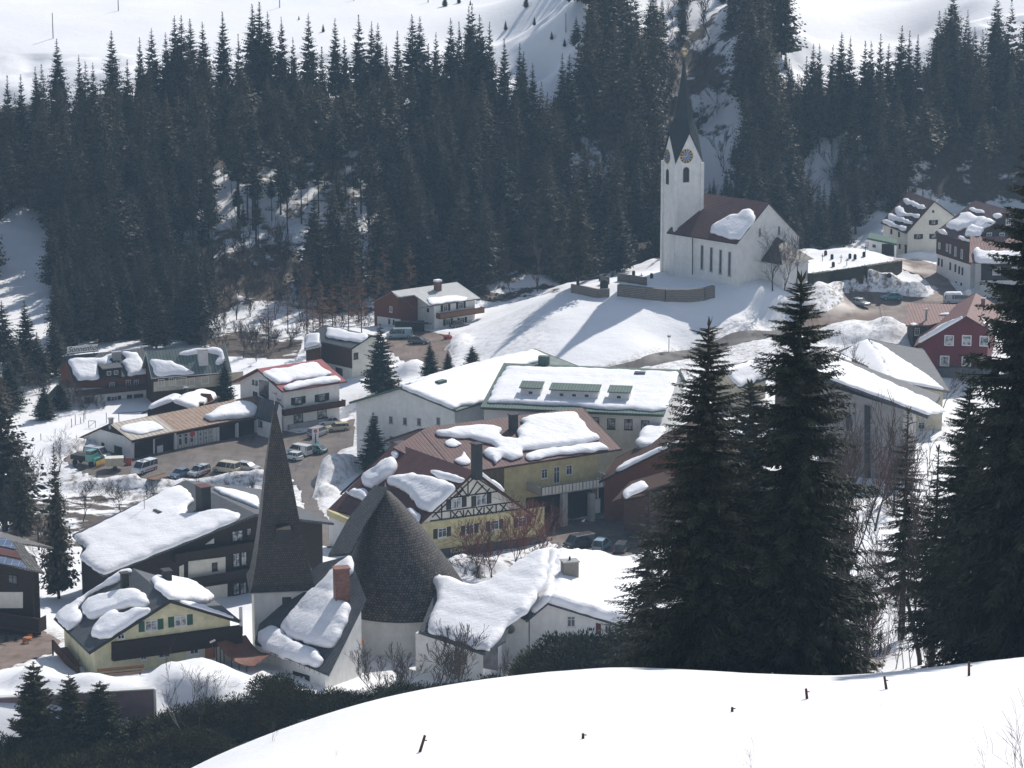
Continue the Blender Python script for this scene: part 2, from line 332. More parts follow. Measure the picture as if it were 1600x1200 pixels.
cD((-60, -80, 880), (500, -80, 890), (830, -80, 870), (950, -100, 760), (1100, -100, 765), (1300, -80, 880), (1600, -100, 790))
for x in (-240, -120, 0, 120, 240): C.append((x, 1080, 150))
for x, z1, z2 in ((-250, 6, 20), (250, 14, 30)): C += [(x, 300, 25), (x, 430, z1), (x, 560, z1+4), (x, 640, z2), (x, 720, z2+20), (x, 150, 60)]
CP = np.array(C); 
def _phi(d2): return np.sqrt(d2+9.0)
A_ = _phi(((CP[:, None, :2]-CP[None, :, :2])**2).sum(-1)) - 1e-9
n_ = len(CP); G = np.zeros((n_+3, n_+3)); G[:n_, :n_] = A_+np.eye(n_)*-.25; G[:n_, n_] = 1; G[:n_, n_+1:] = CP[:, :2]/100; G[n_:, :n_] = G[:n_, n_:].T
Wt = np.linalg.solve(G, np.concatenate([CP[:, 2], [0, 0, 0]]))
xs = np.unique(np.concatenate([np.arange(-260, -140, 3.), np.arange(-140, 140.1, 1.1), np.arange(140, 261, 3.)]))
ys = np.unique(np.concatenate([np.arange(-30, 90, 4.), np.arange(90, 180, 1.5), np.arange(180, 290, 3.), np.arange(290, 620, .9), np.arange(620, 760, 1.6), np.arange(760, 1080, 5.)]))
X, Y = np.meshgrid(xs, ys); P2 = np.stack([X.ravel(), Y.ravel()], 1)
Z0 = np.zeros(len(P2))
for a in range(0, len(P2), 20000):
    q = P2[a:a+20000]; d = _phi(((q[:, None]-CP[None, :, :2])**2).sum(-1))
    Z0[a:a+20000] = d@Wt[:n_]+Wt[n_]+q@Wt[n_+1:]/100
Z0 = Z0.reshape(X.shape); ZT = Z0.copy()
def samp(Z, x, y):
    x = np.asarray(x, float); y = np.asarray(y, float)
    i = np.clip(np.searchsorted(xs, x)-1, 0, len(xs)-2); j = np.clip(np.searchsorted(ys, y)-1, 0, len(ys)-2)
    fx = np.clip((x-xs[i])/(xs[i+1]-xs[i]), 0, 1); fy = np.clip((y-ys[j])/(ys[j+1]-ys[j]), 0, 1)
    return (Z[j, i]*(1-fx)+Z[j, i+1]*fx)*(1-fy)+(Z[j+1, i]*(1-fx)+Z[j+1, i+1]*fx)*fy
def PT(px, py, Z=None, dmin=160):
    Z = ZT if Z is None else Z
    r = ray(px, py); D = np.arange(dmin, 1070, .5); t = D/r.y
    dz = (H+r.z*t)-samp(Z, r.x*t, D); k = np.argmax(dz < 0)
    if not (dz < 0).any(): k = len(D)-1
    if k > 0:
        a, b = dz[k-1], dz[k]; Dd = D[k-1]+(D[k]-D[k-1])*(a/(a-b) if a != b else 0)
    else: Dd = D[0]
    return CAM+r*(Dd/r.y)
def TZ(x, y): return float(samp(ZT, x, y))
def inpoly(px, py, poly):
    ins = np.zeros(px.shape, bool); n = len(poly); dmin = np.full(px.shape, 1e9)
    for i in range(n):
        x1, y1 = poly[i][0], poly[i][1]; x2, y2 = poly[(i+1) % n][0], poly[(i+1) % n][1]
        c = ((y1 > py) != (y2 > py)); xx = (x2-x1)*(py-y1)/((y2-y1) if y2 != y1 else 1e-9)+x1; ins ^= c & (px < xx)
        L2 = (x2-x1)**2+(y2-y1)**2+1e-12; t = np.clip(((px-x1)*(x2-x1)+(py-y1)*(y2-y1))/L2, 0, 1)
        dmin = np.minimum(dmin, np.hypot(px-x1-t*(x2-x1), py-y1-t*(y2-y1)))
    return ins, dmin
ROADS = {}
def road(key, pts):
    poly = [PT(x, y, Z0) for x, y in pts]; ROADS[key] = [(p.x, p.y) for p in poly]
road('car_park', [(98, 716), (128, 738), (170, 748), (250, 754), (330, 750), (400, 744), (440, 741), (468, 762), (478, 800), (500, 850), (530, 858), (520, 820), (497, 790), (493, 760), (505, 728), (530, 703), (552, 695), (556, 650), (520, 664), (470, 676), (430, 670), (400, 640), (300, 660), (180, 700), (130, 700)])
road('house_yard', [(612, 518), (640, 510), (700, 522), (705, 532), (700, 545), (708, 562), (700, 580), (660, 575), (625, 560), (600, 540)])
road('church_road', [(930, 577), (990, 563), (1060, 547), (1120, 530), (1180, 515), (1240, 503), (1262, 514), (1200, 528), (1120, 547), (1050, 564), (990, 577)])
road('village_square', [(1240, 497), (1300, 482), (1318, 470), (1316, 456), (1330, 452), (1450, 462), (1466, 450), (1440, 430), (1400, 415), (1395, 402), (1430, 404), (1470, 415), (1500, 460), (1620, 470), (1620, 500), (1420, 505), (1350, 503), (1300, 512), (1262, 520)])
road('terrace', [(-20, 1050), (-20, 980), (40, 975), (70, 985), (95, 1000), (84, 1018), (45, 1030), (20, 1040)])
road('garage_yard', [(835, 800), (880, 812), (985, 806), (990, 790), (1040, 800), (1045, 840), (985, 868), (905, 862), (850, 842)])
roadmask = np.zeros(X.shape); soft = np.zeros(X.shape)
for k, poly in ROADS.items():
    i_, d_ = inpoly(X, Y, poly); roadmask = np.maximum(roadmask, i_*1.); soft = np.maximum(soft, np.where(i_, 1, np.clip(1-d_/2.5, 0, 1)))
# noise relief: strong under the forest, gentle in the village
far = np.clip((Y-560)/50, 0, 1)
fore = np.clip((200-Y)/40, 0, 1)
ZT = Z0 + (fbm(X, Y, 14, 3, 5)*3.2*far + fbm(X, Y, 8, 9, 4)*.34*(1-far)*(1-fore))*(1-soft) + (fbm(X, Y, 25, 21, 3)*.3+vnoise(X/9+.3*Y, Y/2.6, 5)*.07+fbm(X, Y, 4.2, 31, 2)*.05)*fore*np.clip((Y-60)/40, 0, 1)
ZT = np.where(Y > 725, Z0+fbm(X, Y, 40, 3, 3)*.8, ZT)
def bumpt(px, py, rx, ry, h, ang=0, p=2.):
    global ZT
    c = PT(px, py, Z0); a = R(ang); dx = X-c.x; dy = Y-c.y
    u = dx*math.cos(a)+dy*math.sin(a); v = -dx*math.sin(a)+dy*math.cos(a)
    k = np.clip(1-(np.abs(u/rx)**p+np.abs(v/ry)**p), 0, 1)**.6
    ZT = ZT+k*h*(1+fbm(X, Y, 4.5, 77, 4)*.7)*(1-roadmask)
ZT = ZT - roadmask*.4
for b_ in [(520, 742, 9, 3.2, 3.2, 68), (498, 770, 3, 3, 2., 0), (1370, 456, 10, 4.5, 3., 10), (1455, 462, 4, 3, 1.6), (1270, 488, 6, 3.5, 3.2, -20), (1340, 520, 8, 8, 2.2), (1400, 520, 5, 6, 1.4), (325, 1070, 7, 6, 2.4, 30), (385, 1100, 5, 4, 1.5),
           (95, 1068, 6, 3, 1.2), (30, 1065, 6, 4, 1.6), (1440, 398, 6, 3, 1.6), (640, 583, 4, 5, 2.), (680, 592, 3, 5, 1.6), (120, 700, 5, 4, 1.5), (300, 757, 14, 1.6, .9), (400, 752, 10, 2., 1.), (160, 757, 8, 1.5, .8), (715, 535, 2.5, 9, 1.2, 0), (470, 690, 2.4, 1.3, .8),
           (750, 890, 6, 5, 2), (1010, 815, 6, 4, 1.6), (945, 820, 5, 1.6, .7), (560, 640, 4, 5, 1.2)]: bumpt(*b_)
# attributes
PXv = 800+F*X/(Y*cp-(ZT-H)*sp); PYv = 600-F*(Y*sp+(ZT-H)*cp)/(Y*cp-(ZT-H)*sp)
def wpoly(pts): return [(p.x, p.y) for p in (PT(a, b, Z0) for a, b in pts)]
rock = np.zeros(X.shape)
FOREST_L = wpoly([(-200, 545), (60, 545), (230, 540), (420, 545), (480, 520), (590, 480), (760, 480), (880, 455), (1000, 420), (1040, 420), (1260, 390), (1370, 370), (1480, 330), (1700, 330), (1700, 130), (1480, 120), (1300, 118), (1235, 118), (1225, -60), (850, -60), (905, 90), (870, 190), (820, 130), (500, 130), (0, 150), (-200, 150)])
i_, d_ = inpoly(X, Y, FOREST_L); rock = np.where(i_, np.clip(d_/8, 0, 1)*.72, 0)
for pts, amt in [([(20, 330), (45, 320), (66, 410), (68, 480), (60, 540), (10, 560), (-30, 480), (5, 430)], 0.), ([(1075, -60), (1120, -60), (1150, 120), (1145, 230), (1140, 300), (1105, 300), (1085, 200), (1065, 100)], .5),
                 ([(985, -60), (1040, -60), (1050, 60), (1000, 60)], .36), ([(860, 95), (905, 90), (880, 200), (862, 190)], 0), ([(480, 330), (560, 330), (580, 400), (500, 420)], .4), ([(340, 420), (470, 400), (480, 500), (420, 500), (340, 520)], .8), ([(380, 520), (420, 480), (445, 490), (440, 555), (380, 560)], .42),
                 ([(1255, 215), (1320, 210), (1310, 330), (1255, 350)], .47), ([(870, 230), (960, 220), (960, 350), (900, 330)], .5), ([(260, 290), (480, 280), (480, 390), (260, 420)], .6), ([(330, 500), (480, 470), (600, 485), (600, 520), (480, 530), (470, 562), (330, 556)], .56)]:
    i_, d_ = inpoly(X, Y, wpoly(pts)); rock = np.where(i_, amt, np.where((d_ < 4) & (rock > amt), amt+(rock-amt)*np.clip(d_/4, 0, 1), rock))
rock = np.clip(rock + (rock > .05)*fbm(X, Y, 22, 55, 3)*.55, 0, 1)
i_, d_ = inpoly(X, Y, wpoly([(60, 770), (240, 757), (420, 752), (470, 800), (400, 850), (100, 860), (0, 850), (0, 780)])); rock = np.where(i_, .6*np.clip(d_/3, 0, 1), rock)
i_, d_ = inpoly(X, Y, wpoly([(600, 560), (660, 575), (700, 590), (620, 600)])); rock = np.where(i_, .3, rock)
i_, d_ = inpoly(X, Y, wpoly([(820, 850), (880, 850), (860, 900), (720, 905), (740, 870)])); rock = np.where(i_, .45, rock)
dirt = np.zeros(X.shape)
for pts, amt in [([(1280, 470), (1330, 440), (1400, 435), (1430, 445), (1415, 470), (1300, 480)], 1.3), ([(1230, 500), (1260, 450), (1320, 480), (1290, 510)], .9), ([(1190, 545), (1290, 505), (1420, 505), (1420, 560), (1260, 560)], .55), ([(490, 790), (480, 720), (560, 690), (570, 720)], .55),
                 ([(100, 760), (120, 735), (420, 742), (470, 760), (460, 790)], 1.), ([(700, 560), (710, 520), (820, 480), (860, 560), (740, 580)], .35), ([(940, 585), (1180, 505), (1180, 560), (1000, 600)], .7), ([(90, 740), (90, 690), (170, 700)], .6), ([(560, 650), (520, 640), (560, 620)], .5)]:
    i_, d_ = inpoly(X, Y, wpoly(pts)); dirt = np.maximum(dirt, np.where(i_, amt, np.clip(1-d_/3, 0, 1)*amt))
near_road = np.clip(soft*1.2, 0, 1)*(Y > 280); dirt = np.maximum(dirt, near_road*.8)
nx, ny = len(xs), len(ys)
idx = np.arange(nx*ny).reshape(ny, nx)
quads = np.stack([idx[:-1, :-1], idx[:-1, 1:], idx[1:, 1:], idx[1:, :-1]], -1).reshape(-1, 4)
def bulk(name, V, Q, mat, smooth=False, parent=None, loc=None):
    V = np.asarray(V, np.float32); me = bpy.data.meshes.new(name); k = Q.shape[1]
    me.vertices.add(len(V)); me.vertices.foreach_set('co', V.ravel())
    me.loops.add(Q.size); me.loops.foreach_set('vertex_index', Q.ravel().astype(np.int32))
    me.polygons.add(len(Q)); me.polygons.foreach_set('loop_start', np.arange(0, Q.size, k, dtype=np.int32)); me.polygons.foreach_set('loop_total', np.full(len(Q), k, np.int32))
    if smooth: me.polygons.foreach_set('use_smooth', np.ones(len(Q), bool))
    me.update(calc_edges=True); me.materials.append(M[mat])
    o = bpy.data.objects.new(name, me)
    if loc is not None: o.location = loc
    return link(o, parent)
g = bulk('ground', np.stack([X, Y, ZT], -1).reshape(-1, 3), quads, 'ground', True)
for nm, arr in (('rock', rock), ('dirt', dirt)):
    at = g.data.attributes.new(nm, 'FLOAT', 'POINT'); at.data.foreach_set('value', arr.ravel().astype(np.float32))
tag(g, None, None, kind='structure')
def fill(poly, step, hfun, jit=.3, seed=0):
    """triangulate an XY polygon with interior points; hfun(x,y,dist)->z"""
    rnd = np.random.RandomState(seed); P = np.array([(p[0], p[1]) for p in poly])
    pts = []
    for i in range(len(P)):
        a, b = P[i], P[(i+1) % len(P)]; k = max(1, int(np.ceil(np.hypot(*(b-a))/step)))
        for j in range(k): pts.append(a+(b-a)*j/k)
    nb = len(pts); mn, mx = P.min(0), P.max(0)
    gx, gy = np.meshgrid(np.arange(mn[0], mx[0], step), np.arange(mn[1], mx[1], step)); gx = gx+rnd.uniform(-jit, jit, gx.shape)*step; gy = gy+rnd.uniform(-jit, jit, gx.shape)*step
    ins, d = inpoly(gx, gy, P); ok = ins & (d > step*.45)
    allp = [Vector(p) for p in pts]+[Vector((a, b)) for a, b in zip(gx[ok], gy[ok])]
    r = delaunay_2d_cdt(allp, [(i, (i+1) % nb) for i in range(nb)], [], 1, 1e-6)
    V = np.array([tuple(v) for v in r[0]]); T_ = [tuple(f) for f in r[2]]
    _, dd = inpoly(V[:, 0], V[:, 1], P)
    return V, T_, dd, nb
for k, poly in ROADS.items():
    V, T_, dd, nb = fill(poly, 2., None)
    z = samp(Z0, V[:, 0], V[:, 1])-.12
    mt = {'car_park': 'asphalt', 'church_road': 'asphalt_road', 'village_square': 'yard', 'house_yard': 'yard', 'terrace': 'yard', 'garage_yard': 'asphalt'}[k]
    o = mesh({'church_road': 'road'}.get(k, k), np.c_[V, z], T_, mt, smooth=True, uv=False); tag(o, None, None, kind='structure')
# ---------------- building kit ----------------
ZU = Vector((0, 0, 1))
def snow_slab(parent, p0, n, poly, t=.55, name='roof_snow', mat='snow', step=.5, seed=1, over=.12, lift=.02, clamp=None):
    """rounded snow layer lying on the plane (p0, n); poly = pixel outline"""
    n = Vector(n).normalized(); u = ZU.cross(n)
    u = Vector((1, 0, 0)) if u.length < .01 else u.normalized(); v = n.cross(u)
    pts = [PP(x, y, p0+n*t*.75, n) for x, y in poly]
    if clamp: pts = [clamp(p) for p in pts]
    P = [((p-p0).dot(u), (p-p0).dot(v)) for p in pts]
    # rounded, slightly wavy outline
    out = []; rnd = random.Random(seed); m = len(P)
    for i in range(m):
        a, b = P[i], P[(i+1) % m]; L = math.dist(a, b); k = max(2, int(L/.8)) if L > 1.2 else 1
        nx_, ny_ = (b[1]-a[1])/(L+1e-6), -(b[0]-a[0])/(L+1e-6)
        for j in range(k):
            q = j/k; s = 0 if j == 0 else rnd.uniform(-1, 1)*.24
            out.append((a[0]+(b[0]-a[0])*q+nx_*s, a[1]+(b[1]-a[1])*q+ny_*s))
    for _ in range(2):
        o2 = []
        for i in range(len(out)):
            a, b = out[i], out[(i+1) % len(out)]; o2 += [(a[0]*.75+b[0]*.25, a[1]*.75+b[1]*.25), (a[0]*.25+b[0]*.75, a[1]*.25+b[1]*.75)]
        out = [p for i, p in enumerate(o2) if i % 2 == 0 or _ == 0]
    V, T_, dd, nb = fill(out, step, None, seed=seed)
    w_ = t*.6
    e = np.clip(dd/w_, 0, 1); hh = t*(.66+.34*np.sqrt(1-(1-e)**2))*(1+.2*fbm(V[:, 0]+seed*31, V[:, 1], 5., seed, 3))+.07*fbm(V[:, 0], V[:, 1]+seed, 1.3, seed+5, 3)*(t > .5)
    hh = hh*(1-.10*np.clip(np.sin(V[:, 1]*1.9+2*fbm(V[:, 0], V[:, 1], 3., seed)+seed)*3-1.6, 0, 1))
    top = [p0+u*float(a)+v*float(b)+n*float(h+lift) for (a, b), h in zip(V, hh)]
    # boundary loop = vertices with dd~0, ordered by the edges used once
    cnt = {}
    for f in T_:
        for i in range(3): e_ = (f[i], f[(i+1) % 3]); cnt[e_] = cnt.get(e_, 0)+1
    be = [e_ for e_ in cnt if (e_[1], e_[0]) not in cnt]
    cen = V.mean(0); bi = {}
    vs = list(top); fs = [tuple(f) for f in T_]
    if sum(1 for f in T_[:1]):
        a, b, c = (V[i] for i in T_[0]);
        if (b[0]-a[0])*(c[1]-a[1])-(b[1]-a[1])*(c[0]-a[0]) < 0: fs = [f[::-1] for f in fs]; be = [(b_, a_) for a_, b_ in be]
    outn = {}
    for a, b in be:
        d = V[b]-V[a]; nn = np.array([d[1], -d[0]])/(np.hypot(*d)+1e-9)
        for k in (a, b): outn[k] = outn.get(k, 0)+nn
    for k, nn in outn.items():
        nn = nn/(np.hypot(*nn)+1e-9); q = V[k]; h = hh[k]
        ids = []
        for off, fr in ((over*1.0, .62), (over*.9, .25), (0, 0.)):
            ids.append(len(vs)); vs.append(p0+u*float(q[0]+nn[0]*off)+v*float(q[1]+nn[1]*off)+n*float(h*fr+lift*(fr > 0)))
        bi[k] = ids
    for a, b in be:
        la, lb = [a]+bi[a], [b]+bi[b]
        for i in range(3): fs.append((lb[i], la[i], la[i+1], lb[i+1]))
    return mesh(name, vs, fs, mat, parent, smooth=True, uv=False)

class Bld:
    """gabled house: ridge rA (near end) to rB, eave on the q side and on the l side"""
    def __init__(s, name, label, cat, rA, DA, rB, q, l, base, roof=None, th=.22, og=.6, oe=.7, group=None, qB=None, root=None, Q=None, L=None, rB_D=None):
        s.rA = PD(*rA, DA); s.rB = PZ(*rB, s.rA.z) if rB_D is None else PD(*rB, rB_D); s.rB.z = s.rA.z
        s.U = (s.rB-s.rA).normalized(); s.V = s.U.cross(ZU)   # test side
        s.Lr = (s.rB-s.rA).length
        def side(spec, at):
            if spec[0] == 'w': return spec[1], spec[2]
            p = PP(*spec, at, s.U); d = p-at; return d.dot(s.V), -d.z
        at = s.rB if qB else s.rA
        vq, dq = side(qB or q, at)
        if vq < 0: s.V = -s.V; vq = -vq
        if (qB or q)[0] == 'w' and s.V.y > 0: s.V = -s.V
        s.vq, s.dq = vq, dq
        if l is None: s.vl, s.dl = vq, dq
        else:
            a, b = side(l, s.rA); s.vl, s.dl = abs(a), b
        s.base = base; s.zr = s.rA.z; s.og, s.oe, s.th = og, oe, th
        mid = (s.rA+s.rB)/2
        s.root = root or thing(name, (mid.x, mid.y, base), label, cat, group)
        s.kq, s.kl = s.dq/s.vq, s.dl/s.vl
        s.nQ = (s.V*s.kq+ZU).normalized(); s.nL = (-s.V*s.kl+ZU).normalized()
        if roof: s.roof(roof, Q, L)
    def P(s, u, v, z=None):
        p = s.rA+s.U*u+s.V*v
        p.z = (s.zr-(s.kq*v if v > 0 else -s.kl*v)) if z is None else z; return p
    def roof(s, mat, Q=None, L=None):
        b = MB(); e = Vector((0, 0, -s.th))
        q = [PP(x, y, s.rA, s.nQ) for x, y in Q] if Q else [s.P(0, 0), s.P(s.Lr, 0), s.P(s.Lr, s.vq), s.P(0, s.vq)]
        l_ = [PP(x, y, s.rA, s.nL) for x, y in L] if L else [s.P(0, 0), s.P(0, -s.vl), s.P(s.Lr, -s.vl), s.P(s.Lr, 0)]
        for poly in (q, l_):
            n = sum((poly[i].cross(poly[(i+1) % len(poly)]) for i in range(len(poly))), Vector())
            if n.z < 0: poly = poly[::-1]
            b.prism(poly, e)
        s.roof_o = mk('roof', b, mat, s.root)
        # barge boards / gutters
    def fascia(s, mat, w_=.3):
        b = MB()
        for u in (0, s.Lr):
            du = s.U*(-.06 if u == 0 else .06)
            for vv in (s.vq, -s.vl):
                a, c = s.P(u, 0), s.P(u, vv); b.prism([a+ZU*.04, c+ZU*.04, c-ZU*w_, a-ZU*w_], du)
        for vv, sg in ((s.vq, 1), (-s.vl, -1)):
            a, c = s.P(0, vv), s.P(s.Lr, vv); b.tube(a+s.V*sg*.08-ZU*.12, c+s.V*sg*.08-ZU*.12, .08, k=6)
        return mk('roof_trim', b, mat, s.root)
    def walls(s, mat, u0=None, u1=None, v0=None, v1=None, z0=None, name='wall', top=None):
        u0 = s.og if u0 is None else u0; u1 = s.Lr-s.og if u1 is None else u1
        v0 = -s.vl+s.oe if v0 is None else v0; v1 = s.vq-s.oe if v1 is None else v1
        z0 = s.base-3 if z0 is None else z0
        s.w = (u0, u1, v0, v1); vs = []
        prof = [v0]+([0] if v0 < 0 < v1 else [])+[v1]
        poly = [(v0, z0)]+[(v, (s.P(0, v).z-s.th-.01) if top is None else min(top, s.P(0, v).z-s.th-.01)) for v in prof]+[(v1, z0)]
        b = MB(); b.prism([s.P(u0, v, z) for v, z in poly], s.U*(u1-u0))
        return mk(name, b, mat, s.root)
    def face(s, f):
        u0, u1, v0, v1 = s.w
        return {'A': (s.P(u0, 0), -s.U), 'B': (s.P(u1, 0), s.U), 'q': (s.P(0, v1), s.V), 'l': (s.P(0, v0), -s.V)}[f]
    def plane(s, f): return {'Q': (s.rA, s.nQ), 'L': (s.rA, s.nL)}[f]
    def snow(s, f, poly, t=.55, **k):
        p, n = s.plane(f); lo, hi = (-.05, s.vq+.25) if f == 'Q' else (-s.vl-.25, .05)
        def cl(q):
            d = q-s.rA; v = d.dot(s.V); u = d.dot(s.U); v2 = min(max(v, lo), hi); u2 = min(max(u, -.2), s.Lr+.2)
            sl = n.dot(s.V)/n.z; return q+s.V*(v2-v)-ZU*(v2-v)*sl+s.U*(u2-u)
        return snow_slab(s.root, p, n, poly, t, clamp=cl, **k)
    def clad(s, f, z0, z1=None, mat='wood_dark', t=.12, name='cladding'):
        u0, u1, v0, v1 = s.w; p, n = s.face(f); b = MB()
        if f in 'AB':
            u = u0 if f == 'A' else u1; prof = [v0]+([0] if v0 < 0 < v1 else [])+[v1]; top = [(v, s.P(u, v).z-s.th-.03) for v in prof]
            k = s.kq if False else None
            lo = [(v0, z0), (v1, z0)]
            if top[0][1] < z0: v0b = -(s.zr-s.th-.03-z0)/s.kl; top[0] = (v0b, z0); lo[0] = (v0b, z0)
            if top[-1][1] < z0: v1b = (s.zr-s.th-.03-z0)/s.kq; top[-1] = (v1b, z0); lo[1] = (v1b, z0)
            poly = [lo[0]]+[q for q in top if q[1] > z0]+[lo[1]]
            b.prism([s.P(u, v, z)+n*.005 for v, z in poly], n*t)
        else:
            v = v1 if f == 'q' else v0; zt = s.P(0, v).z-s.th-.03; zt = zt if z1 is None else min(z1, zt)
            b.prism([s.P(u0-t*.9, v, z0)+n*.005, s.P(u1+t*.9, v, z0)+n*.005, s.P(u1+t*.9, v, zt)+n*.005, s.P(u0-t*.9, v, zt)+n*.005], n*t)
        return mk(name, b, mat, s.root)
    def win(s, f, pts, w_=1.1, h=1.3, **k): return windows(s.root, *s.face(f), pts, w_, h, **k)
    def panel(s, f, poly, mat, t=.08, name='wall_panel', parent=None): return panel(s.root if parent is None else parent, *s.face(f), poly, mat, t, name)
    def balcony(s, f, a, c, depth=1.2, h=1.0, **k): return balcony(s.root, *s.face(f), a, c, depth, h, **k)
    def chimney(s, px, py, h=1.6, w_=.9, d=.7, mat='dark', f='Q', cap='concrete', capsnow=False):
        p, n = s.plane(f); return chimney(s.root, PP(px, py, p, n), s.U, h, w_, d, mat, cap, capsnow)
def panel(root, p0, n, poly, mat, t=.08, name='wall_panel'):
    n = Vector(n).normalized()
    pts = [PP(x, y, p0+n*.005, n) for x, y in poly]
    b = MB(); b.prism(pts, n*t)
    nn = sum((pts[i].cross(pts[(i+1) % len(pts)]) for i in range(len(pts))), Vector())
    return mk(name, b, mat, root)
def windows(root, p0, n, pts, w_, h, frame='white', pane='glass', shutter=None, sill=True, name='window', bars=1, fw=.1, proud=0.):
    n = Vector(n).normalized(); s = ZU.cross(n).normalized()   # s = to the right when looking at wall from outside? (sign irrelevant)
    for q in pts:
        px, py = q[:2]; W = q[2] if len(q) > 2 else w_; Hh = q[3] if len(q) > 3 else h
        c = PP(px, py, p0, n)+n*proud; b = MB()
        for sg in (-1, 1):
            b.box(c+s*sg*(W/2-fw/2)+n*.035, s*fw/2, n*.045, ZU*Hh/2); b.box(c+ZU*sg*(Hh/2-fw/2)+n*.035, s*(W/2-fw), n*.043, ZU*fw/2)
        for k in range(bars):
            b.box(c+s*((k+1)/(bars+1)-.5)*W+n*.03, s*.03, n*.035, ZU*(Hh/2-fw))
        if bars: b.box(c+ZU*Hh*.18+n*.03, s*(W/2-fw), n*.032, ZU*.022)
        if sill: b.box(c-ZU*(Hh/2+.05)+n*.09, s*(W/2+.08), n*.10, ZU*.04)
        o = mk(name, b, frame, root)
        mk('pane', MB().box(c+n*.012, s*(W/2-fw), n*.012, ZU*(Hh/2-fw)), pane, o)
        if shutter:
            sw = W*.48
            for sg in (-1, 1):
                mk('shutter', MB().box(c+s*sg*(W/2+sw/2+.05)+n*.03, s*sw/2, n*.025, ZU*(Hh/2+.02)), shutter, o)
def balcony(root, p0, n, a, c, depth=1.2, h=1., mat='wood_brown', floor='wood_dark', gaps=False, posts=None):
    n = Vector(n).normalized(); p1 = p0+n*depth
    A, B = PP(*a, p1, n), PP(*c, p1, n); B.z = A.z
    s = (B-A).normalized(); L = (B-A).length
    o = mk('balcony', MB().prism([A, B, B-n*depth, A-n*depth], ZU*-.14), floor, root)
    b = MB()
    if gaps:
        b.box((A+B)/2+ZU*(h/2), s*(L/2), n*.02, ZU*(h/2-.08))
    else: b.box((A+B)/2+ZU*(h/2), s*(L/2), n*.03, ZU*h/2)
    for e in (A, B): b.box(e-n*depth/2+ZU*h/2, n*(depth/2-.04), s*.03, ZU*h/2)
    mk('railing', b, mat, o)
    b = MB().box((A+B)/2+ZU*(h+.05)+n*.002, s*(L/2+.05), n*.06, ZU*.04)
    if posts:
        k = max(2, int(L/posts))
        for i in range(k+1): b.box(A+(B-A)*i/k+n*.05+ZU*h/2, s*.05, n*.025, ZU*h/2)
    mk('handrail', b, 'dark' if posts else floor, o)
    return o
def chimney(root, p, U, h=1.6, w_=.9, d=.7, mat='dark', cap='concrete', capsnow=False):
    V = U.cross(ZU).normalized()
    o = mk('chimney', MB().box(p+ZU*(h/2-.5), U*w_/2, V*d/2, ZU*(h/2+.5)), mat, root)
    mk('chimney_cap', MB().box(p+ZU*(h+.06), U*(w_/2+.12), V*(d/2+.12), ZU*.07), cap, o)
    if capsnow: mk('cap_snow', MB().box(p+ZU*(h+.3), U*(w_/2+.05), V*(d/2+.05), ZU*.16), 'snow', o)
    return o
def plane3(a, b, c):
    n = (b-a).cross(c-a).normalized()
    return a, (n if n.z > 0 else -n)
def slab(root, pl, poly, mat, th=.22, name='roof'):
    pts = [PP(x, y, *pl) for x, y in poly]
    n = sum((pts[i].cross(pts[(i+1) % len(pts)]) for i in range(len(pts))), Vector())
    if n.z < 0: pts = pts[::-1]
    return mk(name, MB().prism(pts, (0, 0, -th)), mat, root)
def text(root, body, p, n, size, mat, name='lettering', shear=0, ext=.03, right=None):
    n = Vector(n).normalized(); r = ZU.cross(n).normalized()
    cu = bpy.data.curves.new(name, 'FONT'); cu.body = body; cu.size = size; cu.extrude = ext; cu.shear = shear; cu.align_x = 'CENTER'; cu.align_y = 'CENTER'
    t = bpy.data.objects.new(name, cu); COL.objects.link(t); dg = bpy.context.evaluated_depsgraph_get()
    me = bpy.data.meshes.new_from_object(t.evaluated_get(dg)); COL.objects.unlink(t); bpy.data.objects.remove(t)
    from mathutils import Matrix
    mt = Matrix((r, ZU, n)).transposed().to_4x4(); off = Vector(p)-origin(root)
    mt.translation = off; me.transform(mt); me.materials.clear(); me.materials.append(M[mat])
    return link(bpy.data.objects.new(name, me), root)

# ---------------- hotel at far left ----------------
h = Bld('hotel', 'brown hotel with a white name board on its roof ridge', 'hotel', (101, 556), 505, (225, 544), (117, 596), None, 1, 'seam_dark')
h.walls('wood_red'); h.fascia('wood_dark')
h.panel('q', [(100, 606), (236, 606), (236, 650), (100, 650)], 'white', .12, 'lower_wall')
h.win('q', [(175, 603)], 1., 1.3, shutter='dark'); h.win('q', [(200.5, 599), (213, 599)], .95, 1.3, shutter=None); h.win('q', [(178, 624)], 1.3, 1.2, shutter='dark', proud=.13)
h.win('q', [(202, 625, 1., 2.), (216, 622, 1.8, 1.6), (136, 628, 1.1, 1.9), (142, 628, 1.1, 1.9)], frame='wood_dark', proud=.13)
h.balcony('q', (120, 619), (232, 611), 1.1, .9, mat='wood_brown')
h.snow('Q', [(107, 561), (125, 558), (143, 558), (152, 559), (163, 557), (172, 552), (178, 552), (178, 556), (171, 558), (170, 562), (178, 567), (180, 573), (169, 575), (160, 569), (152, 566), (153, 577), (156, 590), (122, 593)], .6)
h.snow('Q', [(190, 549), (214, 549), (222, 564), (233, 583), (220, 586), (200, 587), (202, 580), (192, 566), (192, 563), (198, 560), (198, 556)], .6)
h.chimney(182, 561, 1.3, 1.6, .8, 'concrete')
p_, n_q = h.face('q')   # dormer
